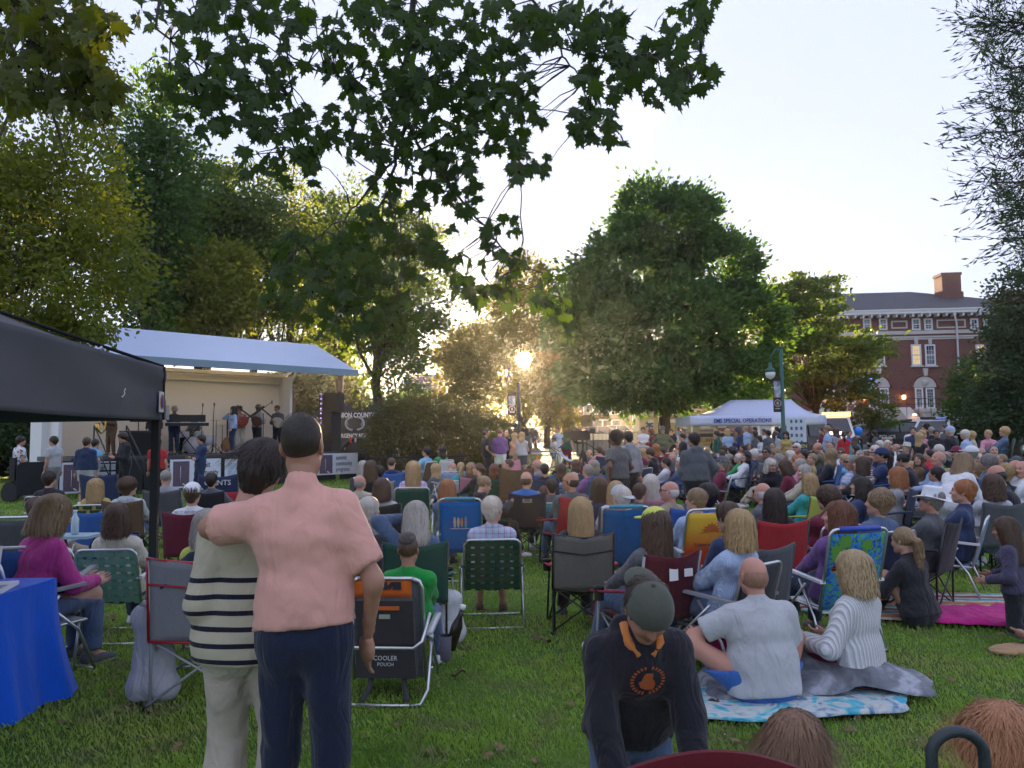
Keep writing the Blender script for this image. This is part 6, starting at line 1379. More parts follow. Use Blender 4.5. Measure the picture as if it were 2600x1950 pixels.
only_chair('camp', 252, 1206, 13.2, 5, 'navy', 'wide navy camping chair in front of the navy-shirted man')
only_chair('camp', 232, 1297, 8.3, 10, 'blue', 'royal blue camping chair beside the water bottle tray')
pp(490, 1225, 8.7, 'sit', 4, 'm short brown hat:cap:white', 'white short', 'denim', 'camp maroon', 'beside the canopy pole')
only_chair('camp', 555, 1207, 11, 12, 'navy', 'navy and red team camping chair with lettering')
pp(538, 1199, 12.2, 'sit', 0, 'm short dark', 'dgrey', 'denim', 'camp black', 'just beyond the team camping chair')
pp(422, 1190, 12, 'sit', 8, 'm buzz grey', 'grey', 'denim', 'camp dgrey', 'right of the canopy pole')
pp(528, 1290, 6.2, 'sit', 5, 'f bob silver', 'lime', 'grey', 'slat dkgreen', 'left of the striped-sweater woman')
# ---- standing before the stage
pp(54, 1106, 20.5, 'std', -35, 'm short black', 'white floral short', 'black', None, 'with a guitar case left of the stage', heavy=1)
pp(136, 1106, 19.5, 'std', 75, 'm short dark', 'lgrey short', 'grey', None, 'before the first banner')
pp(221, 1109, 18.8, 'std', 5, 'm short brown', 'navy', 'lgrey shorts', None, 'before the first banner', heavy=1)
pp(243, 1113, 20.2, 'walk', -10, 'm short dark', 'sky short', 'lgrey shorts', None, 'behind the navy-shirted man')
pp(312, 1097, 19.6, 'stdf', 140, 'm curly dark', 'black hood', 'black', None, 'facing the crowd before the stage')
pp(402, 1112, 19.6, 'std', 0, 'm short brown', 'red short', 'black', None, 'behind the canopy pole', heavy=1)
pp(510, 1103, 20, 'stdx', 135, 'm curly dark', 'navy hood', 'navy', None, 'beside the right-hand banner')
# ---- on the stage
pp(278, 1042, 24.5, 'stdf', 150, 'm short dark m', 'brown', 'brown', None, 'playing a saxophone on the stage', base=0, lab='person in brown playing a golden saxophone on the stage') if False else None
def on_stage(x, ytop, w_, pose, yaw, who, top, bot, lab, **k):
    p = on_deck(x, w_); k.setdefault('lod', 1); return pp(x, ytop, p.y, pose, yaw, who, top, bot, None, '', base=DK-tz(p.y), lab=uniq(lab), **k)
on_stage(280, 1040, 1.6, 'stdf', 160, 'm short dark m', 'brown', 'brown', 'saxophone player in brown at the left end of the stage')
on_stage(392, 1045, 1.6, 'std', 180, 'm short dark', 'black', 'dkdenim', 'person in black on the stage just behind the canopy pole')
on_stage(443, 1035, 1.2, 'stdf', 200, 'm short brown hat:bucket:tan m', 'navy short', 'dkdenim', 'keyboard player in a tan sun hat on the stage')
on_stage(494, 1057, .45, 'sit', 170, 'm short dark', 'dgrey', 'black', 'drummer seated behind the white drum kit')
on_stage(592, 1031, 1.9, 'stdm', 130, 'f verylong dark', 'lblue', 'dkdenim', 'singer with long dark hair in jeans singing on the stage', over=dict(lean=-2))
on_stage(609, 1030, .9, 'stdf', 200, 'm short dark gl', 'salmon floral', 'cream', 'guitarist in a red floral shirt behind the singer')
on_stage(657, 1027, 1.5, 'stdf', -25, 'm short brown hat:bucket:tan', 'grey', 'black', 'guitarist in grey vest and hat with back turned on the stage')
on_stage(704, 1029, 1.1, 'stdf', 170, 'm short auburn gl', 'dgrey', 'black', 'bass player in dark shirt and sunglasses at the right stage end')
# ---- middle block
pp(921, 1169, 14.5, 'sit', a, 'f bob silver', 'white', 'denim', 'camp dgrey', 'below the right banner')
pp(941, 1168, 13.5, 'sit', 12, 'f verylong brown', 'dgrey', 'denim', 'camp black', 'below the right banner')
pp(960, 1180, 14, 'sit', a, 'm short black', 'lblue', 'denim', 'camp grey', 'right of the very long hair')
pp(913, 1203, 12, 'sit', 5, 'm bald grey r', 'beige', 'denim', 'camp beige', 'beside the salmon shirt')
pp(994, 1160, 16, 'sit', 8, 'm buzz brown', 'navy hood', 'denim', 'camp blue', 'before the weeping maple')
pp(1049, 1170, 12.4, 'sit', 2, 'f long blonde', 'lavender plaid', 'denim', 'slat dkgreen', 'before the weeping maple')
pp(971, 1213, 9.7, 'sit', 0, 'f bob brown', 'lgrey', 'denim', 'camp black', 'right of the salmon shirt')
pp(936, 1259, 8.9, 'sit', 5, 'f short white', 'grey', 'denim', 'camp dgrey', 'half hidden by the salmon shirt')
pp(1056, 1273, 7, 'phone', 6, 'f long silver', 'denim', 'black', 'camp dkgreen', 'behind the boy in green', over=dict(hl=(-.13, .1, 1.1)), nop=1)
pp(1083, 1133, 21, 'sit', 62, 'm short black t gl', 'sky short', 'dkdenim', 'slat brown', 'by the low black fence')
pp(1121, 1130, 22, 'sit', 50, 'f long black', 'green short', 'denim', 'slat white', 'by the low black fence')
pp(1148, 1172, 16.5, 'recl', 25, 'm bald white r', 'lblue', 'denim', 'slat lblue', 'mid lawn, left of the policeman', nop=1)
pp(1170, 1172, 18, 'sit', 5, 'f pony blonde', 'teal', 'denim', 'slat lgrey', 'left of the policeman')
pp(1195, 1173, 15.5, 'sit', 15, 'f bob sandy', 'dgrey', 'denim', 'camp pink', 'in front of the policeman')
pp(1230, 1207, 11, 'phone', -62, 'f bun sandy gl', 'black hood', 'black', 'camp dkgreen', 'right of the pink chair')
pp(1137, 1215, 9.6, 'sit', -10, 'f bob ginger', 'denim', 'denim', None, 'behind the surfboard beach chair')
pp(1248, 1257, 7.3, 'sit', 3, 'm short white', 'lblue plaid', 'lgrey shorts', None, 'on the green webbed chair')
pp(1254, 1176, 17, 'sit', 10, 'f bob auburn', 'dkgreen', 'denim', 'camp dkgreen', 'below the hooded men')
pp(1290, 1163, 15, 'sit', 55, 'm buzz brown', 'grey hood', 'denim', 'camp dgrey', 'in profile below the banner post')
only_chair('camp', 1311, 1190, 13, 5, 'brown', 'tall reddish brown camping chair with a white paper clipped on')
pp(1364, 1164, 15, 'sit', 30, 'm bald grey gl', 'grey hood', 'denim', 'camp blue', 'before the footpath')
pp(1346, 1181, 14.2, 'sit', 20, 'mk short black', 'dgrey', 'denim', 'camp dkgreen', 'left of the grey-hooded bald man')
pp(1383, 1175, 16.2, 'sit', 0, 'm short black', 'black', 'denim', 'camp navy', 'right of the grey-hooded bald man')
pp(1426, 1175, 15, 'gnd', -20, 'f long brown', 'navy', 'dkdenim', None, 'beside the camera tripod')
pp(1335, 1194, 11, 'sit', 3, 'm bald brown', 'blue', 'denim', None, 'on the navy logo chair')
pp(1400, 1214, 11, 'sit', 10, 'mk short dark', 'dgrey', 'denim', None, 'on the tropical small chair')
pp(1381, 1233, 10.6, 'gndk', 0, 'mk short brown', 'tan', 'denim', None, 'beside the tropical small chair')
pp(1450, 1195, 10, 'sit', 22, 'm bald dark t gl', 'dgrey', 'denim', 'camp red', 'right of the navy logo chair', heavy=1)
pp(1520, 1209, 9.6, 'sit', 3, 'f long brown', 'white hood', 'denim', 'camp navy', 'in front of the curly-haired tall person')
pp(1562, 1220, 10.4, 'sit', 10, 'f bob blonde', 'lgrey', 'denim', 'camp dgrey', 'behind the blue beach chair')
pp(1578, 1233, 8.9, 'sit', 2, 'm short white hat:cap:lgrey r', 'salmon', 'denim', None, 'on the plain blue beach chair', hathy=180)
pp(1473, 1260, 6.9, 'sit', 2, 'f long blonde', 'black', 'black', None, 'on the grey and tan camping chair')
pp(1520, 1130, 23, 'sit', 40, 'f short brown', 'pink', 'white', 'camp navy', 'laughing behind the tripod')
pp(1530, 1125, 25, 'sit', 60, 'mk short brown', 'white', 'denim', 'camp grey', 'behind the laughing woman')
pp(1534, 1144, 20, 'gndk', 50, 'mk short brown', 'white', 'grey', None, 'with the laughing woman')
pp(1509, 1167, 16.5, 'sit', 10, 'f bob grey', 'dgrey', 'denim', 'camp blue', 'just right of the tripod')
pp(1234, 1086, 24.5, 'stdm', -70, 'm short dark t', 'black short', 'black', None, 'uniformed, facing right', lab=uniq('police officer in black short sleeves standing before the weeping maple'), over=dict(hr=(.24, .1, .95)), heavy=1)
pp(1269, 1088, 25, 'stdf', 5, 'm buzz auburn', 'purple hood', 'white shorts', None, 'beside the officer')
pp(1284, 1089, 26, 'std', -150, 'm buzz dark', 'black', 'black', None, 'behind the purple-hooded man')
pp(1305, 1098, 26, 'stdx', 40, 'f long blonde', 'salmon tank', 'olive', None, 'left of the lamp post banner')
pp(1325, 1096, 25.5, 'stdf', -10, 'f long blonde', 'lgrey tank', 'dgrey shorts', None, 'under the lamp post banner')
pp(1308, 1148, 22, 'std', 0, 'fk long sandy', 'pink', 'pink', None, 'below the blonde women')
pp(1336, 1084, 33, 'std', 20, 'f long dark', 'dgrey tank', 'dgrey shorts', None, 'at the road edge')
pp(1415, 1083, 34, 'std', 150, 'm short brown', 'lblue', 'white', None, 'on the footpath')
pp(1408, 1105, 31, 'walk', -60, 'fk long brown', 'lgrey short', 'denim shorts', None, 'pushing a stroller')
pp(1439, 1090, 31, 'std', -10, 'f verylong brown', 'dkgreen tank', 'maroon', None, 'on the footpath')
pp(1563, 1093, 13.4, 'std', 35, 'm curly black b', 'dgrey short', 'black', None, 'right of the tripod', heavy=1, over=dict(hl=(-.24, -.05, .9), hr=(.24, .15, .95)))
pp(1594, 1093, 15, 'std', 20, 'm short dark', 'grey hood', 'black', None, 'behind the curly-haired person')
# ---- right of the middle
pp(1633, 1083, 31, 'stdx', 170, 'm short brown', 'white', 'tan', None, 'wearing a lanyard before the ambulance')
pp(1653, 1087, 30, 'stdf', 70, 'f bob auburn', 'maroon', 'black', None, 'before the ambulance')
pp(1682, 1082, 29, 'stdh', 160, 'm short dark hat:cap:dgrey', 'olive', 'olive', None, 'hands on hips before the big trunk', heavy=1)
pp(1704, 1089, 31, 'stdx', 170, 'm short brown', 'black', 'black', None, 'right of the olive uniform')
pp(1720, 1078, 40, 'std', 90, 'f long brown', 'lblue', 'denim', None, 'beside the ambulance window')
pp(1733, 1088, 31, 'std', 175, 'm short dark', 'white short', 'navy', None, 'under the maple boughs')
pp(1745, 1093, 29, 'std', 160, 'f bob sandy', 'grey', 'denim', None, 'behind the big black jacket')
pp(1731, 1107, 23, 'std', 100, 'm short black', 'black', 'black', None, 'holding white papers')
pp(1761, 1097, 13, 'std', 18, 'm short black t', 'dgrey hood', 'black', None, 'alone mid lawn', heavy=2, over=dict(hl=(-.1, .25, 1.15), hr=(.28, .06, .95)), lab=uniq('big man in dark grey jacket and black trousers standing mid lawn'), collar=.02)
pp(1818, 1093, 27, 'std', 60, 'm short dark', 'dkgreen hood', 'lgrey', None, 'left of the white polo woman', heavy=1)
pp(1846, 1087, 28, 'std', 10, 'f bob blonde', 'lblue short', 'navy', None, 'under the white canopy edge')
pp(1874, 1085, 28, 'stdf', 70, 'f long brown hat:cap:navy', 'navy', 'beige', None, 'under the white canopy')
pp(1893, 1081, 33, 'std', 20, 'm short grey', 'lblue', 'navy', None, 'deep under the white canopy')
pp(1915, 1083, 33, 'std', 100, 'm short dark', 'grey', 'denim', None, 'at the canopy table', heavy=1)
pp(1939, 1089, 31, 'std', 120, 'm short dark t', 'white', 'navy', None, 'at the canopy table')
pp(1928, 1106, 28, 'stdf', 90, 'fk long dark', 'white', 'denim', None, 'below the canopy lettering')
pp(1950, 1091, 27, 'std', 20, 'm short black t', 'dgrey', 'black', None, 'left of the green lamp post')
pp(1968, 1094, 27.5, 'std', -30, 'f pony dark', 'lgrey', 'denim', None, 'left of the green lamp post')
pp(1972, 1082, 33, 'std', 10, 'm short dark', 'navy', 'navy', None, 'behind the green lamp post')
pp(1995, 1094, 25, 'stdf', 150, 'f long black', 'gold tank', 'black', None, 'right of the green lamp post')
pp(2099, 1079, 26, 'std', 55, 'm short sandy', 'lblue short', 'denim', None, 'by the flashing lights', heavy=1)
pp(2086, 1085, 29, 'std', 100, 'm short dark', 'maroon', 'black', None, 'behind the light blue shirt')
pp(2121, 1085, 26, 'std', 30, 'f long brown hat:cap:brown', 'grey', 'denim', None, 'between two men near the lights')
pp(2142, 1096, 25, 'std', -15, 'f pony dark', 'red', 'beige', None, 'near the flashing lights')
pp(2155, 1091, 27, 'std', -160, 'm short brown', 'blue', 'denim', None, 'facing the red top')
pp(2172, 1108, 24, 'stdf', -60, 'fk long brown', 'teal', 'lavender', None, 'beneath the blue balloon')
pp(2219, 1091, 30, 'stdf', 70, 'f long black t', 'dgrey', 'white', None, 'alone before the stone steps')
# seated, centre right
pp(1613, 1121, 25, 'sit', 50, 'm bald white r', 'black', 'denim', 'camp navy', 'at the back near the lanyard man')
pp(1631, 1137, 20, 'sit', 20, 'f long blonde', 'white', 'denim', 'camp tan', 'right of the grey hooded man')
pp(1650, 1136, 19, 'sitf', 50, 'm short brown', 'black hood', 'denim', 'camp dgrey', 'beside the blonde in white')
pp(1664, 1126, 22, 'sit', 30, 'f long ginger', 'white', 'denim', 'camp maroon', 'below the olive uniform')
pp(1628, 1162, 15.5, 'recl', 50, 'm short grey hat:cap:maroon r', 'grey', 'tan shorts', 'slat navy', 'mid lawn')
only_chair('slat', 1697, 1144, 20, 40, 'red', 'red folding chair standing empty below the big maple')
pp(1651, 1202, 10, 'sit', 3, 'f long white', 'lgrey', 'denim', 'camp pink', 'below the stroller')
pp(1622, 1226, 9.8, 'sit', 8, 'mk short brown', 'dgrey', 'denim', 'camp navy', 'left of the long white hair')
pp(1700, 1218, 8.9, 'sit', 42, 'm bald white r gl', 'tan', 'denim', 'camp blue', 'behind the lime cap')
pp(1796, 1229, 10, 'sit', -5, 'f curly black', 'blue', 'denim', 'camp blue', 'right of the sunset chair')
pp(1767, 1237, 8.5, 'sit', 18, 'm short sandy gl', 'lblue', 'denim', None, 'on the sunset beach chair')
pp(1660, 1288, 6.9, 'sit', 30, 'f long brown hat:cap:lime', 'dgrey', 'denim', None, 'on the maroon camping chair', hathy=0)
pp(1832, 1158, 14.6, 'sit2', 75, 'm short grey hat:cap:dgrey', 'maroon', 'denim', 'slat tan', 'right of the big man')
pp(1808, 1168, 15.5, 'sit', 40, 'mk short dark', 'white', 'denim', 'camp navy', 'between the big man and grey cap')
pp(1892, 1143, 17.5, 'sit', 70, 'f bob black', 'white', 'denim', 'camp navy', 'seated right of the grey cap')
pp(1912, 1139, 18.5, 'sit', 55, 'm short white', 'navy', 'grey', 'camp grey', 'behind the black bob')
pp(1832, 1141, 21, 'sit', 55, 'fk long brown', 'grey', 'denim', 'camp blue', 'above the grey cap')
pp(1837, 1129, 24, 'sit', 60, 'm short brown gl', 'lblue', 'denim', 'camp grey', 'behind the girl in grey')
pp(1857, 1133, 21, 'sit', 30, 'f long black', 'dgrey', 'black', 'camp black', 'behind a dark backpack')
pp(1870, 1290, 7.0, 'sit', 40, 'f bob blonde', 'lblue pin', 'denim', 'slat black', 'right of the sunset chair')
pp(1846, 1273, 8.2, 'sitf', 20, 'f short brown', 'navy hood', 'denim', 'camp dgrey', 'between sunset chair and blonde bob')
pp(1933, 1222, 9.2, 'sit', 52, 'm bald white r', 'dgrey', 'black', 'camp navy', 'left of the red camping chair')
pp(1963, 1238, 8.1, 'sit', 6, 'f long dark', 'black hood', 'black', 'camp red', 'right of the bald profile')
pp(2052, 1200, 11, 'sit', 35, 'f bob blonde', 'teal', 'dkdenim', 'camp lime', 'mid right lawn')
pp(2099, 1234, 8.6, 'sit', 20, 'f curly brown', 'maroon', 'dkdenim', 'slat maroon', 'above the tropical leaf chair', heavy=1)
pp(2128, 1269, 7.3, 'sit', 12, 'f long auburn', 'purple', 'dkdenim', None, 'on the tropical leaf beach chair')
pp(2183, 1209, 10.5, 'sit2', 60, 'f bob dark', 'navy', 'black', 'beach blue', 'mid right lawn')
pp(2229, 1242, 8.6, 'sit', 25, 'm curly sandy', 'denim', 'denim', 'slat navy', 'right of the tropical leaf chair')
pp(1954, 1163, 14.5, 'sitf', 150, 'f bob white', 'black', 'denim', 'camp black', 'looking down, right of grey throw')
pp(1990, 1168, 14, 'sitf', 60, 'f bob brown', 'maroon', 'denim', 'slat maroon', 'facing the white-haired woman')
pp(2028, 1163, 14.6, 'sit', 62, 'f short silver', 'pink', 'denim', 'camp lgrey', 'reclined behind the teal sweater')
pp(2040, 1178, 12.8, 'sit', 66, 'f bob silver', 'beige', 'denim', 'camp black', 'left of the teal sweater')
pp(1945, 1133, 18.5, 'sit', 140, 'm short black gl t', 'dgrey', 'black', 'camp dgrey', 'below the yellow tank top')
pp(1969, 1136, 18, 'sitf', 70, 'f bob sandy', 'lblue', 'denim', 'camp grey', 'below the yellow tank top')
pp(2022, 1123, 20, 'sit', 140, 'm short white gl r', 'red', 'dgrey', 'camp black', 'before the blue lawn sign')
pp(2076, 1122, 16.5, 'phone', 60, 'm bald sandy r', 'olive short', 'denim', 'camp navy', 'right of the blue lawn sign', heavy=1)
pp(2106, 1136, 15.5, 'sit', 62, 'f long sandy', 'black', 'denim', 'camp blue', 'right of the big phone man')
pp(2134, 1136, 19, 'sit', 120, 'f short brown gl', 'white', 'blue', 'camp grey', 'below the red top')
pp(2143, 1153, 16, 'sit', 55, 'f curly blonde', 'sky', 'denim', 'camp blue', 'below the red top')
pp(2160, 1155, 13.6, 'sit2', 66, 'm short grey gl t', 'lblue plaid short', 'denim', 'camp blue', 'with jeans stretched out')
pp(2184, 1159, 13.4, 'sit', 55, 'f bob brown', 'black', 'black', 'lawn lgrey', 'behind the checked shirt')
pp(2021, 1154, 16, 'sit', 60, 'f long ginger', 'maroon', 'denim', 'camp maroon', 'below the red vest man')
pp(2200, 1136, 16.5, 'sitf', 150, 'mk short dark t', 'maroon stripe short', 'navy', None, 'facing the camera near the white hair')
pp(2219, 1129, 18.5, 'sit', 60, 'f short white', 'lavender', 'denim', 'camp grey', 'near the stone steps')
pp(2237, 1136, 13.8, 'drink', 66, 'f pony dark hat:cap:navy t', 'navy short', 'navy shorts', 'camp blue', 'drinking from a cup')
pp(1916, 1100, 30, 'std', 70, 'f long dark', 'dgrey', 'black', None, 'behind the girl in white')
# ---- far right
pp(2253, 1116, 23, 'sit', 165, 'f short white', 'white', 'pink', 'camp grey', 'facing the camera before the suv')
pp(2300, 1123, 21, 'sit', 70, 'm short grey hat:bucket:cream', 'white', 'white', 'camp navy', 'before the police suv')
pp(2318, 1082, 23, 'stdx', 150, 'm short dark', 'navy short', 'navy', None, 'before the police suv')
pp(2340, 1090, 22.5, 'std', 120, 'f bob blonde', 'pink', 'denim', None, 'behind the black dress')
pp(2334, 1099, 19.5, 'std', -50, 'f verylong blonde', 'black tank', 'black', None, 'in a black dress', botn='skirt')
pp(2351, 1074, 26, 'std', 20, 'm short dark hat:cap:black', 'black', 'black', None, 'before the police truck')
pp(2364, 1083, 24, 'std', -20, 'm short grey', 'black', 'black', None, 'left of the vested officer')
pp(2378, 1089, 21.5, 'stdx', 160, 'm short black t', 'black short', 'black', None, 'in duty vest', heavy=1, lab=uniq('police officer with folded arms facing the camera before the police truck'))
pp(2398, 1077, 27, 'std', 100, 'm short dark t', 'dgrey', 'black', None, 'beyond the folded-arm officer')
pp(2411, 1082, 20.5, 'std', 30, 'm short white hat:cap:lblue', 'black', 'dgrey', None, 'right of the officers', heavy=2)
pp(2449, 1091, 20, 'std', 40, 'm short white hat:cap:cream', 'lblue', 'denim', None, 'right of the big black coat', heavy=1)
pp(2466, 1098, 21.5, 'std', 60, 'f curly blonde', 'beige', 'beige', None, 'behind the white-capped man')
pp(2381, 1127, 18.5, 'sit', 60, 'm short white', 'lgrey', 'denim', 'camp navy', 'behind the light blue shirt')
pp(2381, 1143, 13.6, 'sit2', 66, 'm bald grey r', 'lblue', 'dgrey', 'camp black', 'mid right, big and reclined', heavy=1)
pp(2427, 1133, 16.5, 'drink', 120, 'm short brown hat:cap:maroon', 'black', 'dgrey', 'camp navy', 'drinking from a green bottle')
pp(2464, 1132, 15.8, 'sit', 50, 'm short grey hat:cap:white', 'grey', 'denim', 'camp gold', 'right of the bottle drinker')
pp(2509, 1090, 23, 'sit', 140, 'f short blonde', 'pink', 'dkgreen', 'camp dkgreen', 'perched on a high chair at right', base=.35)
pp(2549, 1082, 22, 'sit', 60, 'f curly blonde', 'denim', 'lblue', 'camp dkgreen', 'perched on a high chair at right', base=.35)
pp(2522, 1129, 17.5, 'sit', 160, 'm buzz brown', 'blue', 'blue', 'camp gold', 'wrapped in a blue blanket')
pp(2577, 1131, 17, 'sit', 60, 'mk short dark hat:cap:dgrey', 'grey', 'grey', 'camp dkgreen', 'at the right edge')
pp(2291, 1148, 13.8, 'sitf', 60, 'f bun black t', 'black', 'black', 'camp grey', 'wearing sunglasses on her head')
pp(2274, 1184, 10.6, 'sit', 72, 'f bob ginger', 'grey', 'dkdenim', 'camp navy', 'in profile beside a tall navy chair')
pp(2375, 1183, 12, 'sit2', 66, 'm short dark t', 'lblue', 'dgrey shorts', 'camp grey', 'bare-legged behind the white hat')
pp(2403, 1188, 11.4, 'sit2', 60, 'mk short blonde', 'grey short', 'tan shorts', 'camp navy', 'with bare knees beside the white cardigan')
pp(2505, 1154, 13, 'sit', 62, 'm curly grey t', 'denim', 'denim', 'camp navy', 'right of the white cardigan')
pp(2470, 1173, 12.2, 'sit', 60, 'm short sandy', 'navy', 'denim', 'lawn white', 'behind the white cardigan')
pp(2549, 1178, 11.5, 'sit', 40, 'f curly blonde', 'black', 'denim', 'camp black', 'behind the bending bald man')
pp(2527, 1178, 9.6, 'sitf', 60, 'm bald dark r', 'black', 'black', 'camp black', 'bent forward at right', heavy=1)
pp(2592, 1167, 11.4, 'sit', 66, 'm bald white r', 'white', 'denim', 'camp navy', 'cut off by the right edge')
pp(2575, 1165, 12.4, 'sit', 60, 'm bald grey r gl', 'grey', 'denim', 'camp grey', 'beside the man at the right edge')
pp(2448, 1155, 9.6, 'bend', -60, 'f long sandy', 'white', 'white', None, 'in a white cardigan looking down', over=dict(lean=34), fixed=True)
pp(2517, 1202, 8.8, 'sit', 5, 'f bob brown', 'lgrey', 'denim', 'camp dgrey', 'right of the white cardigan', heavy=1)
pp(2361, 1237, 7.8, 'sit', 45, 'm short grey hat:wide:white r gl', 'dgrey', 'dgrey', 'camp black', 'right of the navy folding chair', heavy=1)
pp(2443, 1215, 7.9, 'sit', 55, 'f short ginger', 'navy', 'black', 'lawn lblue sky', 'right of the white hat', heavy=1)
pp(2291, 1335, 7.4, 'gndk', 30, 'f pony sandy', 'black', 'black', None, 'on the striped blanket', heavy=0)
# filler seated rows at the back that the photograph shows as small heads
rng2 = random.Random(5)
HAIRS = ['short', 'bob', 'long', 'bald', 'curly', 'pony', 'buzz']; HCOL = ['brown', 'dark', 'grey', 'blonde', 'white', 'black', 'sandy', 'auburn']; TOPS = ['white', 'navy', 'dgrey', 'lblue', 'red', 'pink', 'grey', 'teal', 'olive', 'black', 'maroon', 'green', 'lavender', 'tan', 'sky', 'gold', 'cream', 'purple', 'orange', 'brown', 'lgrey', 'denim']
WH = ['near the lamp post banner', 'left of the big trunk', 'below the ambulance', 'below the big trunk', 'before the white canopy', 'below the canopy lettering', 'left of the lawn sign', 'near the green lamp post', 'below the balloon', 'in the back row right of the balloon', 'before the stone steps', 'below the standing officers']
i = 0
for (x, y, D, wi) in [q_ for q_ in [(1460, 1165, 19, 0), (1478, 1150, 22, 0), (1490, 1178, 16, 0), (1496, 1140, 24, 0), (1547, 1150, 19, 0), (1590, 1150, 20, 1), (1602, 1140, 24, 1), (1600, 1170, 15, 1), (1645, 1160, 16.5, 1), (1680, 1135, 23, 3), (1690, 1160, 18, 3), (1705, 1150, 20, 3), (1716, 1135, 25, 3), (1724, 1160, 17, 3), (1745, 1150, 22, 2), (1780, 1145, 22, 2), (1795, 1135, 25, 2), (1808, 1150, 19.5, 2),
                   (1815, 1128, 27, 4), (1850, 1150, 19, 4), (1862, 1128, 26, 4), (1874, 1150, 20, 4), (1884, 1128, 27, 5), (1900, 1125, 28, 5), (1925, 1128, 25, 5), (1930, 1150, 20, 5), (1960, 1122, 26, 7), (1975, 1150, 17, 7), (1985, 1130, 22, 7), (2004, 1142, 18.5, 6), (2005, 1180, 12, 6), (2040, 1140, 20, 6), (2060, 1150, 16.5, 6), (2085, 1150, 18, 8), (2110, 1120, 23, 8), (2125, 1160, 15, 8), (2170, 1128, 22, 8), (2180, 1142, 18, 8), (2192, 1125, 23, 9), (2210, 1160, 14.5, 9), (2232, 1118, 25, 10), (2255, 1140, 18, 10), (2262, 1160, 15, 10), (2275, 1125, 24, 10), (2310, 1140, 17, 11), (2330, 1150, 16, 11), (2345, 1165, 14, 11), (2358, 1140, 18, 11), (2400, 1145, 17, 11), (2410, 1160, 14.5, 11), (2440, 1150, 16.5, 11), (2480, 1150, 16, 11), (2490, 1135, 19, 11), (2540, 1150, 15.5, 11), (2560, 1155, 15, 11), (2310, 1190, 11.5, 11), (2345, 1205, 10.5, 11), (2085, 1190, 12.5, 8), (2110, 1185, 13, 8), (1900, 1185, 12.5, 5), (1720, 1195, 12, 3), (1560, 1180, 14, 0), (1200, 1190, 13.5, 0), (1105, 1175, 15.5, 0), (1020, 1190, 12.5, 0), (1215, 1175, 18, 0), (880, 1200, 13, 0)] if q_[2] > 15.2]:
    tp = TOPS[(i*7+3) % len(TOPS)]; hr = HAIRS[(i*3+1) % 7]; hcq = HCOL[(i*5) % 8]
    try:
        wh = WH[wi] if x > 1300 else ('in the middle of the left lawn' if x > 1150 else 'below the weeping maple')
        pp(x, y, D, ['sit', 'sit', 'sit2', 'gnd'][i % 4], None, '%s %s %s' % ('f' if hr in ('bob', 'long', 'pony') else 'm', hr, hcq), tp, ['denim', 'dgrey', 'beige', 'black'][i % 4], None if i % 4 == 3 else 'camp '+['navy', 'dgrey', 'blue', 'dkgreen', 'maroon'][i % 5], wh)
    except Exception as ex: print('ERR', x, y, ex)
    i += 1
# ------------------------------------------------------------------ near people, built one by one
POSES['hero_man'] = dict(pel=(.03, 0, .98), lean=3, side=-3, hl=(-.36, .34, 1.24), hr=(.27, .1, .93), fl=(-.1, .02, .09), fr=(.16, -.05, .09), epl=(-1, -.2, .1), epr=(1, -.7, 0), hp=-2, ht=-2, curl=.3)
POSES['hero_woman'] = dict(pel=(0, 0, .92), lean=2, side=1, epl=(-.3, -1, -.1), epr=(.3, -1, -.1), hl=(-.14, .12, .88), hr=(.16, .12, .88), fl=(-.13, .02, .09), fr=(.11, -.02, .09), hp=4, ht=16, curl=.6)
POSES['hero_kneel'] = dict(pel=(0, -.05, .5), lean=24, hl=(-.17, .36, .4), hr=(.17, .36, .4), fl=(-.14, -.4, .06), fr=(.14, -.4, .06), kp=(0, 1, -.3), epl=(-.7, -1, -.1), epr=(.7, -1, -.1), hp=42, curl=.6, curve=.1)
POSES['hero_ground'] = dict(pel=(0, 0, .13), lean=7, hl=(-.32, .4, .36), hr=(.2, .38, .3), fl=(-.42, .42, .07), fr=(.15, .45, .07), kpl=(-1.2, .3, 1), kpr=(.8, .5, .6), epl=(-1, -.4, -.2), hp=4, curve=.2)
POSES['hero_side'] = dict(pel=(0, 0, .13), lean=2, hl=(-.22, .3, .32), hr=(.1, .3, .3), fl=(-.5, .42, .07), fr=(-.1, .5, .07), kpl=(.2, 1, .5), kpr=(.8, .6, .4), hp=0)
def hero(x, y, D, pose, yaw, lab, fem=False, heavy=0, kid=False, kmin=.8, kmax=1.2, **k):
    loc, r, s, J = place(x, y, D, pose, yaw, fem, kid, heavy, k.get('over'), kmin=kmin, kmax=kmax, fixed=True)
    root = E('person', uniq(lab), 'person', loc, r, sc=s, group='people at the concert'); k.setdefault('lod', 0)
    return root, person(root, pose, fem=fem, heavy=heavy, **k), loc, r, s
SAL = cloth_mat('polo_knit', wr=.6, wscale=6)
hm, J, l1, r1, s1 = hero(757, 1036, 2.85, 'hero_man', 0, 'man in salmon polo shirt and dark jeans with his arm round a woman', heavy=0, hair='buzz', hc=(.024, .017, .013), top=(.7, .37, .3), sleeve=.8, bot=(.013, .02, .045), topm=SAL, wamp=.009, seed=4, hem=-.03, collar=.012, skin='t', infl=.013, kmax=1.1)
hm.scale = (hm.scale[0]*.87, hm.scale[1]*.95, hm.scale[2]); hm.location.x += .02
hw_, J2, l2, r2, s2 = hero(662, 1110, 3.12, 'hero_woman', 3, 'woman in cream sweater with navy stripes leaning on the man in salmon', fem=True, hair='short', hc=(.02, .013, .01), top=(.5, .46, .34), sleeve=2.0, bot=(.5, .45, .36), wamp=.006, seed=9, hem=.09, flare=.05, infl=.016, kmax=1.12, topm=None)
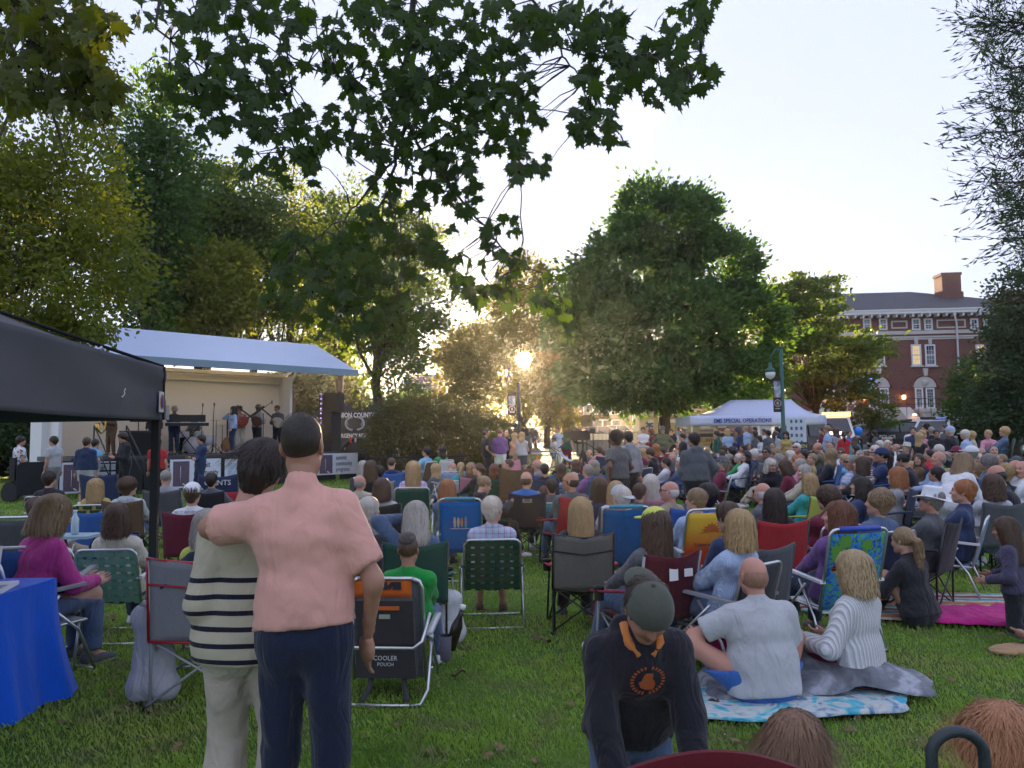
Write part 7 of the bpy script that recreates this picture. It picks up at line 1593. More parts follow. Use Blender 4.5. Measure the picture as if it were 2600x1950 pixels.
def stripe_fix():
    def pat(nt, v, b):
        z = sepxyz(nt, v)[2]; s = band(nt, z, .062, .019, .02); m = math_(nt, 'MULTIPLY', s, math_(nt, 'LESS_THAN', z, 1.19)); m = math_(nt, 'MULTIPLY', m, math_(nt, 'GREATER_THAN', z, .84))
        return mixc(nt, m, b, (.012, .014, .03))
    m = cloth_mat('striped_knit', pat, wr=.5)
    for c in hw_.children:
        if c.name.startswith('sweater'): me = c.data.copy(); me.materials.clear(); me.materials.append(m); c.data = me
stripe_fix()
# hooded man kneeling, facing the camera
hk, J3, l3, r3, s3 = hero(1640, 1464, 3.05, 'hero_kneel', 188, 'man in dark hoodie and backwards grey-green cap kneeling at the bottom', hair='short', hc='dark', top=(.018, .019, .026), hood=1, bot='denim', wamp=.007, seed=12, hat='cap', hatc=(.075, .085, .065), hathy=180, heavy=0, skin='t', infl=.018, kmin=.8, kmax=1.1)
for c in hk.children:
    if c.name.startswith('body'): pass
em = MB()
cen = J3['chest'].lerp(J3['nb'], .25)+J3['fw']*.155; LA, UA, FA = J3['lat'], J3['up2'], J3['fw']
emat = mat('print_orange', (.4, .1, .025), .8)
def disc_on(c, r0, r1, n, name, m_, parent, a0=0, a1=2*PI):
    f = MB(); vs = []
    for i in range(n+1):
        t = a0+(a1-a0)*i/n
        for r in (r0, r1): vs.append(c+LA*math.cos(t)*r+UA*math.sin(t)*r+FA*(.0-.35*(math.cos(t)*r)**2))
    f.add(vs, [(2*i, 2*i+1, 2*i+3, 2*i+2) for i in range(n)]); return f.build(name, m_, parent)
for q in range(26):
    a0 = 2*PI*q/26
    if q in (6, 19): continue
    pr = disc_on(cen, .062, .078, 2, 'printed_letter', emat, hk, a0+.03, a0+.17)
f = MB(); pts = [(-.035, -.02), (-.03, -.045), (0, -.05), (.03, -.035), (.042, -.005), (.03, .0), (.02, .035), (.008, .045), (-.02, .04), (-.02, .01), (-.03, .0)]
f.add([cen+LA*a_+UA*b_+FA*.003 for a_, b_ in pts], [tuple(range(len(pts)))]); f.build('printed_emblem', emat, hk)
f = MB(); f.tube([J3['nb']+LA*.075-FA*.03+UA*.05, J3['nb']+LA*.07+FA*.06+UA*.01, J3['nb']+LA*.03+FA*.1-UA*.03], [.02, .022, .012], 8); f.tube([J3['nb']-LA*.075-FA*.03+UA*.05, J3['nb']-LA*.07+FA*.06+UA*.01, J3['nb']-LA*.03+FA*.1-UA*.03], [.02, .022, .012], 8); f.build('hood_lining', CL, hk, C['orange'])
for n in 'lr':
    f = MB(); a_, b_ = J3['el'+n], J3['wr'+n]; f.tube([a_.lerp(b_, .93), a_.lerp(b_, 1.0)], .043, 12); f.build('cuff', CL, hk, C['orange'])
_b = MB(); _b.lathe([(0, .162), (.008, .16), (.009, .156), (0, .154)], 10); link('cap_button', _b.mesh('cap_button', [CLS]), hk, (.05, .055, .045), mat4=mat4(J3['HM'], J3['hc']) @ Matrix.Translation((0, -.012, 0)))
# red chair back in the immediate foreground
rc = only_chair('camp', 1735, 1912, 1.75, 180, 'maroon', 'dark red camping chair whose rounded back rises from the bottom edge', foot=False)
rc.location = (.4, 2.13, 0); rc.rotation_euler = (0, 0, R(3)); rc.scale = (1.02, 1.02, onY(1735, 1880, 1.77).z/.93)
for c in rc.children:
    if c.name.startswith('backrest'):
        f = MB(); f.sheet(lambda u, v: (-.3+.6*u, -.25-.11*v-.05*math.sin(u*PI), .4+.43*v+.1*v*math.sin(u*PI)), 16, 10, .01); c.data = f.mesh('backrest', [FAB]); c.color = (.12, .008, .014, 1)
    if c.name.startswith('frame'): c.data = MB().tube([(-.29, -.3, .0), (-.29, -.33, .8)], .011, 6).tube([(.29, -.3, .0), (.29, -.33, .8)], .011, 6).mesh('frame', [PAINT])
# seated grey t-shirt man and woman in white sweater on the blanket
gm, J4, l4, r4, s4 = hero(1910, 1407, 4.95, 'hero_ground', 12, 'man in grey t-shirt and blue shorts sitting on a colourful blanket', hair='bald', hc='sandy', top=(.5, .52, .54), sleeve=.72, bot='blue', blen=.8, wamp=.006, seed=21, heavy=1, skin='r', shoe='grey', infl=.018, hem=.06)
for c in gm.children:
    if c.name.startswith('hair'): c.color = (.3, .16, .11, 1)
def cable(nt, v, b):
    return b
KN = cloth_mat('cable_knit', None, wr=.35)
def knit_mat():
    m, nt, p, out = newmat('cable_knit_sweater'); x = sepxyz(nt, coords(nt)); w_ = nt.nodes.new('ShaderNodeTexWave'); w_.inputs['Scale'].default_value = 13; w_.bands_direction = 'X'; w_.inputs['Distortion'].default_value = .8; w_.inputs['Detail Scale'].default_value = 12; nt.links.new(coords(nt), w_.inputs['Vector'])
    c = mixc(nt, w_.outputs['Fac'], (.56, .57, .58), (.76, .78, .8)); nt.links.new(c, p.inputs['Base Color']); p.inputs['Roughness'].default_value = .95; bump(nt, p, w_.outputs['Fac'], 1.0, .012); return m
KNIT = knit_mat()
ww, J5, l5, r5, s5 = hero(2160, 1395, 5.15, 'hero_side', 38, 'woman with blonde bob in white cable-knit sweater sitting in a grey blanket', fem=True, hair='bob', hc=(.42, .32, .18), top='white', topm=KNIT, bot='maroon', wamp=.004, seed=23, infl=.022, hem=.0, glasses=1)
for c in ww.children:
    if c.name.startswith('glasses'): c.color = (.25, .03, .02, 1)
# blankets
def blob_cloth(name, label, c, rx, ry, hts, m, col, cat='blanket', rot=0, seed=1, edge=.045, amp=.02, n=56, rmin=0.0):
    rng_ = np.random.default_rng(seed); ph = rng_.uniform(0, 6, 8); vs = []; fs = []; R_ = 16
    def hgt(x, y): return sum(h*math.exp(-(((x-a)/sx)**2+((y-b)/sy)**2)) for a, b, sx, sy, h in hts)
    for j in range(R_+1):
        r = j/R_
        for i in range(n):
            t = 2*PI*i/n; q = 4; k = (abs(math.cos(t))**q+abs(math.sin(t))**q)**(-1/q); k *= 1+.06*math.sin(3*t+ph[0])+.05*math.sin(7*t+ph[1])+.025*math.sin(13*t+ph[4]); x, y = rx*k*r*math.cos(t), ry*k*r*math.sin(t)
            z = hgt(x, y)+amp*r*(abs(math.sin(9*x/rx*1.3+ph[2]+2*y))*.6+abs(math.sin(6*y+11*x+ph[3]))*.5)*(1 if r < .97 else .3)+edge
            vs.append((x, y, z))
    for j in range(R_):
        for i in range(n): fs.append((j*n+i, j*n+(i+1) % n, (j+1)*n+(i+1) % n, (j+1)*n+i))
    b = len(vs); vs += [(x, y, z-.012) for x, y, z in vs[R_*n:]]
    for i in range(n): fs.append((R_*n+i, R_*n+(i+1) % n, b+(i+1) % n, b+i))
    me = mesh_np(name, np.array(vs), np.array(fs), [m]); o = link(name, me, None, col, c); o.rotation_euler = (0, 0, rot); return setp(o, uniq(label), cat)
def pat_beach(nt, v, b):
    n_ = noise(nt, v, 3.5, 3, .5, 2); return ramp(nt, n_, [(.3, (.02, .25, .5)), (.42, (.1, .5, .6)), (.5, (.6, .62, .58)), (.58, (.45, .55, .6)), (.66, (.08, .2, .35)), (.72, (.55, .5, .3))])
def pat_serape(nt, v, b):
    y = sepxyz(nt, v)[1]; t = math_(nt, 'FRACT', math_(nt, 'MULTIPLY', y, 1.6)); return ramp(nt, t, [(0, (.55, .5, .42)), (.1, (.6, .15, .05)), (.22, (.55, .3, .12)), (.3, (.6, .55, .5)), (.38, (.05, .3, .32)), (.5, (.45, .5, .45)), (.58, (.5, .04, .03)), (.68, (.02, .02, .03)), (.72, (.6, .55, .48)), (.84, (.1, .4, .42)), (.92, (.6, .25, .1))], 'CONSTANT')
def pat_fleece(nt, v, b):
    n_ = noise(nt, v, 2.2, 3, .6, 1); return ramp(nt, n_, [(.35, (.1, .11, .13)), (.5, (.2, .22, .25)), (.6, (.42, .44, .5)), (.68, (.16, .18, .2))])
blob_cloth('blanket', 'bright patterned beach towel under the grey t-shirt man', l4+Vector((.06, .03, 0)), .84, .36, [], cloth_mat('beach_towel', pat_beach), (1, 1, 1), rot=R(4), seed=3, amp=.012)
blob_cloth('blanket', 'grey fleece blanket wrapped round the woman in the white sweater', l5+Vector((-.12, .1, 0)), .52, .4, [(.1, -.1, .3, .26, .17), (-.28, .12, .22, .18, .15), (-.05, .2, .24, .15, .12)], cloth_mat('fleece', pat_fleece, wr=.7), (1, 1, 1), rot=R(-5), seed=6, amp=.035)
blob_cloth('blanket', 'long grey and white blanket corner trailing between the two seated people', l5+Vector((-.72, -.02, 0)), .34, .3, [(.0, .1, .16, .16, .16)], cloth_mat('fleece', pat_fleece), (1, 1, 1), seed=8, amp=.04)
pb = onG(2330, 7.35)
blob_cloth('blanket', 'orange and teal striped blanket under the ponytailed person in black', pb, 1.15, .62, [], cloth_mat('serape', pat_serape), (1, 1, 1), rot=R(-8), seed=9, amp=.01)
blob_cloth('blanket', 'hot pink blanket crumpled on the grass at the right edge', onG(2520, 6.9), .72, .34, [(-.3, 0, .2, .15, .06), (.3, 0, .2, .2, .09)], CL, (.6, .03, .25), seed=10, amp=.05)
# girl at the right edge
gg, J6, l6, r6, s6 = hero(2548, 1312, 6.5, 'kneel', 50, 'girl with long dark hair in dusky purple fleece at the right edge', fem=True, hair='verylong', hc='brown', top=(.07, .06, .11), hood=1, bot='black', kid=True, wamp=.004, kmin=.6, kmax=.95, skin='t')
# heads at the very bottom
g1, J7, l7, r7, s7 = hero(2022, 1800, 2.45, 'gnd', -38, 'long brown haired head of a girl at the bottom edge', fem=True, hair='long', hc=(.18, .1, .055), top='grey', bot='denim', kmin=.75, kmax=1.0)
g2, J8, l8, r8, s8 = hero(2540, 1795, 2.25, 'gnd', -20, 'tousled ginger haired child at the bottom right corner', hair='curly', hc=(.36, .16, .07), top='navy', bot='denim', kmin=.75, kmax=1.0)
# extra loose strands on the near heads
def strands(root, J, col, n, length, rad, seed, w_=.0009, lift=.012, drop=1.0):
    rs = np.random.default_rng(seed); vs = []; fs = []; HMa = J['HM']
    for i in range(n):
        d = rs.normal(size=3); d[2] = abs(d[2])*.8+.1; d /= np.linalg.norm(d)
        if d[1] > .55 and d[2] < .6: continue
        p = Vector((d[0]*(.083+rad), -.016+d[1]*(.102+rad), .04+d[2]*(.09+rad))); tang = Vector((d[0]*.6, d[1]*.6-.25, -.5)).normalized(); v = Vector(d)*lift*rs.uniform(.2, 2.2); b = len(vs); L = length*rs.uniform(.5, 1.1)
        side = tang.cross(Vector(d)).normalized()*w_; sw = Vector(rs.normal(size=3))*.25
        for j in range(6):
            t = j/5; q = p+(tang+sw*t).normalized()*L*t+v*math.sin(t*PI*.75)-Vector((0, 0, L*.35*t*t*drop)); q = J['hc']+HMa @ (q*1.06); sd = HMa @ side; k = 1-t*.7; vs += [tuple(q-sd*k), tuple(q+sd*k)]
        for j in range(5): fs.append((b+2*j, b+2*j+1, b+2*j+3, b+2*j+2))
    link('loose_hair', mesh_np('loose_hair', np.array(vs), np.array(fs), [HAIR]), root, col)
strands(hw_, J2, (.03, .018, .012), 900, .1, .014, 1); strands(g2, J8, (.42, .2, .09), 3500, .13, .03, 2, .0006, .022, .4); strands(g1, J7, (.2, .115, .065), 2600, .2, .016, 3, .0005, .003); strands(hm, J, (.014, .01, .008), 1500, .012, .004, 4, .0007, .003)
# ------------------------------------------------------------------ named chairs of the near row
def seat_for(kind, px, chair_label, col, c2=None, **k):
    root = px[0]; return chair(kind, root.location, root.rotation_euler.z, col, uniq(chair_label), root.scale[0], c2, group='folding chairs on the lawn', **k)
def byw(sub):
    for o in bpy.data.objects:
        if o.type == 'EMPTY' and o.name.startswith('person') and sub in o.get('label', ''): return (o,)
    raise Exception('no '+sub)
mint = seat_for('lawn', byw('on the mint webbed chair'), 'mint green webbed lawn chair under the person in cream', (.17, .42, .32), (.26, .5, .42), armc=(.7, .71, .73))
gw = seat_for('lawn', byw('on the green webbed chair'), 'dark green and white webbed lawn chair under the plaid shirt', (.01, .07, .035), (.015, .1, .05), armc=(.05, .06, .06))
tanc = seat_for('camp', byw('on the grey and tan camping chair'), 'grey and tan camping chair with black piping and red arms', (.17, .17, .155), arm if False else (.45, .04, .05), trim=(.01, .01, .01))
mar = seat_for('camp', byw('on the maroon camping chair'), 'maroon camping chair with two white tags behind the kneeling man', (.1, .008, .02), (.3, .02, .06), frame=(.3, .3, .3))
for dx in (-.02, .13): MB().box((dx, -.385, .78), (.085, .004, .1 if dx < 0 else .06)).build('tag', PAPER, mar)
sb = seat_for('beach', byw('on the plain blue beach chair'), 'plain blue beach chair with a turquoise foam roll', (.01, .13, .36), (.03, .3, .42))
sun = seat_for('beach', byw('on the sunset beach chair'), 'yellow to red sunset beach chair with a palm tree print', (1, 1, 1), None, bmat=SUNS)
SILH = mat('print_red', (.45, .1, .02), .8)
def on_back(o, pts, name, m_, off=-.034):
    n = len(pts); q = list(pts)+[(sum(p[0] for p in pts)/n, sum(p[1] for p in pts)/n)]
    f = MB(); f.add([bk(x, z, -.008-.03*math.sin((x+.262)/.524*PI)*(.3+.7*math.sin(max(0, min(1, z/.68))*PI))) for x, z in q], [(i, (i+1) % n, n) for i in range(n)]); return f.build(name, m_, o)
for q in range(9):
    a_ = PI*(.02+.96*q/8); L = .15; x0_, z0_ = .03, .47; tip = (x0_+L*math.cos(a_), z0_+L*.8*math.sin(a_)-.03*abs(math.cos(a_))); nx, nz = -math.sin(a_)*.014, math.cos(a_)*.014
    on_back(sun, [(x0_, z0_), (x0_+(tip[0]-x0_)*.5+nx, z0_+(tip[1]-z0_)*.5+nz+.02), tip, (x0_+(tip[0]-x0_)*.5-nx, z0_+(tip[1]-z0_)*.5-nz+.02)], 'printed_frond', SILH)
on_back(sun, [(.025, .2), (.035, .2), (.04, .47), (.025, .47)], 'printed_trunk', mat('print_gold', (.6, .3, .05), .8)); text('lettering', 'Tommy Bahama', .05, bk(0, .33, -.037), (PI/2-R(16), 0, 0), INK, sun, .001)
trop = seat_for('beach', byw('on the tropical leaf beach chair'), 'blue and green tropical leaf beach chair with a blue foam roll', (1, 1, 1), (.02, .06, .4), bmat=CL_PALM)
LEAFG = mat('print_leaf', (.1, .3, .04), .8); rq = random.Random(3)
for q in range(15):
    cx_, cz_ = rq.uniform(-.2, .2), rq.uniform(.06, .62); a0 = rq.uniform(0, 6.28); pts = []
    for t in range(18): a_ = 2*PI*t/18; rr = .065*(1 if t % 2 else .55)*(1.1+.3*math.cos(a_-a0)); pts.append((cx_+rr*math.cos(a_), cz_+rr*math.sin(a_)))
    on_back(trop, pts, 'printed_leaf', LEAFG, -.036)
text('lettering', 'Tommy Bahama', .05, bk(0, .36, -.042), (PI/2-R(16), 0, 0), WHITEP, trop, .001)
surf = seat_for('beach', byw('behind the surfboard beach chair'), 'blue beach chair with four surfboards printed on its back', (.01, .16, .5), (.03, .25, .4))
surf.location = onY(1168, 1247, 8.9); surf.location.z = 0; surf.location.y += .35; surf.rotation_euler = (0, 0, 0)
for q, (x, c, h_) in enumerate(((-.07, (.5, .5, .35), .15), (-.025, (.5, .55, .5), .14), (.02, (.55, .35, .05), .13), (.07, (.2, .35, .55), .17))):
    on_back(surf, [(x+.016*math.cos(t), .42+h_*.5*math.sin(t)) for t in [2*PI*i/12 for i in range(12)]], 'printed_surfboard', mat('surf%d' % q, c, .7))
on_back(surf, [(-.12, .415), (.12, .415), (.12, .425), (-.12, .425)], 'printed_bar', mat('surf_red', (.5, .04, .06), .7), -.038); on_back(surf, [(-.13, .33), (.13, .33), (.13, .338), (-.13, .338)], 'printed_line', WHITEP, -.038)
nav = seat_for('camp', byw('on the navy logo chair'), 'navy camping chair with a grey logo on its back', (.012, .018, .05), None); MB().box((0, -.395, .83), (.14, .003, .06)).build('printed_logo', mat('logo_grey', (.2, .24, .28), .8), nav); MB().box((0, -.398, .83), (.09, .003, .02)).build('printed_logo_line', NV, nav)
sm_ = seat_for('slat', byw('on the tropical small chair'), 'small blue tropical print chair under the dark haired child', (1, 1, 1)); 
for c in sm_.children:
    if c.name.startswith('backrest'): me = c.data.copy(); me.materials.clear(); me.materials.append(CL_PALM); c.data = me
# team chair lettering and red lower half
tc_ = [o for o in bpy.data.objects if o.get('label') == 'navy and red team camping chair with lettering'][0]
f = MB(); f.sheet(lambda u, v: (-.28+.56*u, -.25-.11*(v*.5)-.052*math.sin(u*PI)-.008, .4+.54*v*.5), 8, 4, .003); f.build('lower_panel', FAB, tc_, C['red']); text('lettering', 'GIANTS', .11, (0, -.405, .82), (PI/2-.15, 0, 0), mat('letter_grey', (.4, .42, .45), .7), tc_, .001, bold=.02)
# boy in green on the backpack beach chair
by_, J9, l9, r9, s9 = hero(1058, 1353, 5.3, 'sit', -6, 'boy in bright green shirt with a kippah on the orange backpack chair', kid=False, hair='buzz', hc='brown', top=(.015, .3, .05), bot='denim', wamp=.004, skin='t', kmin=.55, kmax=.85)
f = MB(); f.lathe([(0, .034), (.04, .028), (.065, .008), (.072, -.008), (.069, -.008), (.06, .002), (0, .026)], 18); f.build('kippah', CL, by_, (.1, .08, .075), mat4=mat4(J9['HM'], J9['hc']+J9['HM'] @ Vector((0, -.055, .125))) @ Matrix.Rotation(.5, 4, 'X'))
bp = E('backpack_chair', uniq('low folding beach chair with orange top and grey cooler pouch'), 'chair', onY(990, 1460, 5.05), R(-4), group='folding chairs on the lawn'); bp.location.z = 0; bp.scale = (.87, .9, .9)
z5 = .86
f = MB(); w5 = .27
for s in (-1, 1): f.tube([(s*w5, .02, .12), (s*w5, -.13, z5-.07), (s*(w5-.02), -.145, z5-.02), (s*(w5-.07), -.15, z5)], .014, 7); f.tube([(s*(w5+.05), .25, .1), (s*(w5+.05), -.05, .42), (s*(w5+.05), -.1, .46)], .013, 6); f.tube([(s*(w5+.05), -.02, .45), (s*(w5+.04), -.14, .1), (s*(w5-.0), -.2, .02), (s*(w5-.08), -.21, .013)], .013, 6)
f.tube([(-w5+.07, -.15, z5), (w5-.07, -.15, z5)], .014, 6); f.tube([(-w5+.08, -.21, .013), (w5-.08, -.21, .013)], .013, 6)
f.tube([(-w5-.04, -.05, .6), (-w5-.01, -.2, .44), (-w5+.05, -.215, .4), (w5-.05, -.215, .4), (w5+.01, -.2, .44), (w5+.04, -.05, .6)], .013, 7); f.tube([(-w5, .3, .12), (w5, .3, .12)], .012, 6); f.build('frame', ALU, bp)
def bb5(x, z, o=0): return Vector((x, .02-.15*(z-.12)/(z5-.12)-o, z))
f = MB(); f.sheet(lambda u, v: bb5(-w5+.02+(2*w5-.04)*u, .14+(z5-.14)*v), 6, 6, .01); f.build('backrest', CLS, bp, C['dgrey'])
f = MB(); f.sheet(lambda u, v: bb5(-w5+.02+(2*w5-.1)*u, z5-.14+.135*v, .014), 6, 3, .006); f.build('headrest_panel', CLS, bp, (.75, .16, .02))
f = MB(); f.box(bb5(0, .56, .045), (.42, .07, .32), Euler((.18, 0, 0)).to_matrix()); pch = f.build('upper_pouch', CLS, bp, (.045, .042, .045)); MB().box(bb5(-.02, .66, .085), (.26, .01, .025)).build('zip_panel', CLS, pch, (.6, .13, .02)); MB().box(bb5(0, .6, .084), (.08, .008, .03)).build('label_patch', ALU, pch)
f = MB(); f.box(bb5(0, .28, .06), (.44, .1, .22), Euler((.18, 0, 0)).to_matrix(), taper=.97); pc2 = f.build('cooler_pouch', CLS, bp, (.05, .048, .052)); text('lettering', 'COOLER', .045, bb5(0, .31, .122), (PI/2, 0, 0), WHITEP, pc2, .001); text('lettering', 'POUCH', .035, bb5(0, .265, .122), (PI/2, 0, 0), WHITEP, pc2, .001)
f = MB(); [f.box(bb5(x, z5-.05, .02), (.03, .004, .06), Matrix.Rotation(r_, 3, 'Y')) for x, r_ in ((-.12, 0), (-.09, .6), (-.06, 0), (-.02, .4), (.0, 0), (.04, .8), (.07, 0), (.1, 0))]; f.build('printed_letters', INK, bp)
for s in (-1, 1): f = MB(); f.sheet(lambda u, v, s=s: (s*(w5+.04)+.05*(v-.5), -.1+.4*u, .47+.05*u), 5, 1, .02); f.build('armrest', PAINT, bp, (.5, .51, .53)); f = MB(); f.tube([(s*.11, -.04, .2), (s*.14, -.1, .06), (s*.17, -.16, .02)], .02, 6); f.build('shoulder_strap', CLS, bp, (.06, .06, .065))
seat5 = MB(); seat5.sheet(lambda u, v: (-w5+.02+(2*w5-.04)*u, .02+.3*v, .15), 2, 2, .008); seat5.build('seat', CLS, bp, C['dgrey'])
by_.location.x = bp.location.x+.1
bt = E('bottle', uniq('dark bottle with white cap in the pocket of the backpack chair'), 'bottle', bp.location+Vector((.42, -.02, .4)), 0); bt.rotation_euler = (0, .3, 0); f = MB(); f.lathe([(0, -.1), (.035, -.1), (.037, .05), (.016, .12), (.014, .16), (0, .16)], 14); f.build('bottle_body', mat('bottle_dark', (.02, .015, .012), .15), bt); MB().lathe([(.0, .16), (.019, .16), (.019, .19), (0, .19)], 12).build('bottle_cap', WHITEP, bt)
pk_ = MB(); pk_.lathe([(0, -.17), (.04, -.15), (.05, .02), (.048, .02)], 12); pk_.build('pocket', CLS, bp, (.1, .1, .13), loc=(.42, -.02, .42))
# stroller handle at the bottom right
sh_ = E('stroller', uniq('curved black stroller handle rising at the bottom right'), 'stroller', onY(2428, 1840, 1.85)); zt_ = sh_.location.z; sh_.location.z = 0
pts = [(-.064, .0, .0), (-.062, .0, zt_-.1)]+[(-.064*math.cos(t), 0, zt_-.075+.06*math.sin(t)) for t in [PI*i/10 for i in range(1, 10)]]+[(.062, 0, zt_-.1), (.07, 0, .3), (.075, 0, 0)]
f = MB(); f.tube(pts, .0135, 12); f.build('handle_grip', mat('foam_black', (.02, .03, .035), .45, bmp=.4, bs=200), sh_); f = MB(); f.tube([(-.064, 0, .5), (-.05, .4, .3)], .012, 6); f.tube([(.07, 0, .5), (.06, .4, .3)], .012, 6); f.build('frame', BLACKM, sh_)
for x in (-.2, .2): f = MB(); f.lathe([(.05, -.02), (.1, -.02), (.1, .02), (.05, .02)], 16); f.v = [(a_, b_, c_) for a_, c_, b_ in f.v]; f.v = [(c_+x, a_, b_+.1) for a_, c_, b_ in f.v]; f.build('wheel', RUB, sh_)
# tripod with video camera
tr_ = E('video_camera', uniq('black video camera on a tall tripod mid lawn'), 'video camera', onG(1480, 16.8)); zc = 1.62
f = MB(); [f.tube([(0, 0, 1.35), (.42*math.cos(t), .42*math.sin(t), 0)], .018, 6) for t in (.5, 2.6, 4.7)]; [f.tube([(.2*math.cos(t), .2*math.sin(t), .6), (0, 0, .75)], .01, 4) for t in (.5, 2.6, 4.7)]; f.tube([(0, 0, .6), (0, 0, 1.5)], .025, 6); f.tube([(0, 0, 1.5), (.5, -.3, 1.15)], .012, 5); f.build('tripod', BLACKM, tr_)
f = MB(); f.box((-.05, 0, zc), (.42, .16, .2)); f.box((-.34, 0, zc+.02), (.18, .13, .14)); f.box((.2, 0, zc+.1), (.14, .1, .1)); f.tube([(-.2, 0, zc+.14), (.1, 0, zc+.15)], .02, 6); f.box((-.1, .1, zc+.06), (.3, .05, .1)); f.build('camera_body', BLACKP, tr_)
# pram on the footpath, bags, bottles, small litter
st2 = E('stroller', uniq('pale blue stroller with a dark basket beside the girl on the footpath'), 'stroller', onG(1437, 28), R(70)); f = MB(); f.sheet(lambda u, v: (-.2+.4*u, -.3+.55*v, .55+.35*v*v), 5, 6, .02); f.build('seat', CLS, st2, C['lblue']); f = MB(); f.sheet(lambda u, v: (-.23+.46*u, .25-.4*math.sin(v*1.6), .95+.3*math.sin(v*1.6+.3)), 5, 8, .01); f.build('hood', CLS, st2, C['navy']); f = MB(); [f.tube([(s*.24, -.35, .12), (s*.24, .3, .9), (s*.2, .55, 1.05)], .014, 5) for s in (-1, 1)]; f.tube([(-.2, .55, 1.05), (.2, .55, 1.05)], .016, 6); [f.tube([(s*.24, .35, .12), (s*.24, .0, .6)], .014, 5) for s in (-1, 1)]; f.build('frame', BLACKM, st2)
for x in (-.26, .26):
    for y in (-.35, .35): f = MB(); f.lathe([(.03, -.02), (.12, -.02), (.12, .02), (.03, .02)], 14); f.v = [(c_+x, a_+y, b_+.12) for a_, b_, c_ in f.v]; f.build('wheel', RUB, st2)
st3 = copy_tree(st2); st3.location = onG(1690, 11.4); st3['label'] = uniq('dark stroller with bent handle beside the long white hair'); st3.scale = (.85, .85, .75); st3.rotation_euler = (0, 0, R(110))
for c in st3.children: c.color = (.03, .035, .06, 1)
def bag(label, loc, col, d=(.3, .2, .28), name='bag', m=CL, rz=0):
    S = Sdf(); S.cap((0, 0, .1), (0, 0, d[2]-.1), .1, .07, .06, sq=((1, 0, 0), .7)); S.cap((-d[0]/2+.06, 0, .07), (d[0]/2-.06, 0, .07), .09, .09, .05, sq=((0, 1, 0), 1)); S.cap((-d[0]/2+.07, 0, d[2]-.08), (d[0]/2-.07, 0, d[2]-.08), .07, .06, .08); S.plane((0, 0, 0), (0, 0, -1)); V, Q = S.mesh(.02, wrinkle(.012, int(loc[1]*10)))
    o = E(name, uniq(label), 'bag', loc, rz); link('bag_body', mesh_np('bag_body', V, Q, [m]), o, col); f = MB(); f.tube([(-.06, 0, d[2]-.03), (-.05, 0, d[2]+.09), (.05, 0, d[2]+.09), (.06, 0, d[2]-.03)], .007, 5); f.build('strap', CL, o, [c*.6 for c in col]); return o
bag('hot pink lunch bag behind the grey t-shirt man', onG(1832, 5.6), (.5, .02, .12), (.2, .2, .2)); bag('white plastic carrier bag hanging behind the boy in green', onY(1132, 1480, 6.3), (.6, .62, .64), (.24, .2, .42)).location.z = .02
bag('black shoulder bag with plaid scarf left of the grey t-shirt man', onG(1815, 6.3), (.012, .012, .014), (.34, .2, .4)); bag('red and blue floral bag under the tan camping chair', onG(1545, 6.9), (.3, .12, .14), (.32, .2, .26), m=CL_FLO)
bag('dark backpack on the grass in the right crowd', onG(1862, 17.5), (.03, .03, .028), (.4, .3, .5), 'backpack'); bag('patterned pink tote under the grey cap man', onG(1858, 14), (.35, .1, .16), (.4, .2, .3), m=CL_FLO)
bag('pale plastic bag hanging on the grey and red chair', (-2.3, 5.0, .02), (.45, .46, .5), (.26, .2, .6)); bag('brown paper bag by the pink blanket', onG(2565, 5.9), (.42, .26, .14), (.36, .12, .1)).scale = (1.1, 1, .35)
# grey, red and blue chair behind the striped-sweater woman
gc = chair('camp', (-2.05, 5.15, 0), R(16), (.26, .27, .3), uniq('light grey camping chair with red piping left of the striped sweater'), 1.0, None, frame=(.32, .33, .35), trim=(.45, .02, .03), group='folding chairs on the lawn')
blob_cloth('jacket', 'dark blue jacket draped over the light grey camping chair', (-1.98, 4.86, .62), .2, .06, [(0, 0, .2, .1, .3)], CL, (.02, .035, .07), 'jacket', R(16), 12, amp=.03)
# small litter and leaves
for q, (x, y, lb) in enumerate(((1362, 1632, 'curled dry leaf on the grass left of the kneeling man'), (1388, 1640, 'brown dry leaf beside the curled one'), (1808, 1800, 'reddish dry leaf right of the kneeling man'), (1165, 1725, 'brown leaf on the grass below the backpack chair'), (2130, 1750, 'tan leaf in the right grass'), (285, 1580, 'dry leaf near the mint chair'))):
    d = ray(x, y); t = -CAMZ/d.z; p = Vector((0, 0, CAMZ))+d*t; f = MB(); f.sheet(lambda u, v: (-.05+.1*u, (-.035+.07*v)*math.sin(u*PI*.9+.2), .02+.03*abs(v-.5)+.015*math.sin(u*6)), 5, 4, .002); o = f.build('dry_leaf', mat('dry_leaf', (.13, .085, .045), .8), None); o.location = (p.x, p.y, .015); o.rotation_euler = (.2, .1, q*1.1); setp(o, uniq(lb), 'leaf')
pb_ = E('water_bottle', uniq('clear water bottle on the small tray behind the mint chair'), 'bottle', (onY(190, 1345, 7.2).x, 7.2, .8)); MB().lathe([(0, 0), (.033, 0), (.034, .14), (.014, .18), (.013, .2), (0, .2)], 12).build('bottle_body', mat('clear_plastic', (.5, .6, .65), .1), pb_); MB().lathe([(0, .2), (.016, .2), (.016, .22), (0, .22)], 10).build('bottle_cap', WHITEP, pb_)
tt = E('camp_table', uniq('small blue folding tray table with a water bottle'), 'table', (onY(190, 1345, 7.2).x, 7.2, 0)); MB().b2((-.2, -.15, .77), (.2, .15, .795)).build('tabletop', mat('tray_blue', (.3, .42, .5), .5), tt); f = MB(); f.tube([(-.15, -.1, 0), (.15, .1, .77)], .012, 5); f.tube([(.15, -.1, 0), (-.15, .1, .77)], .012, 5); f.build('leg', BLACKM, tt)
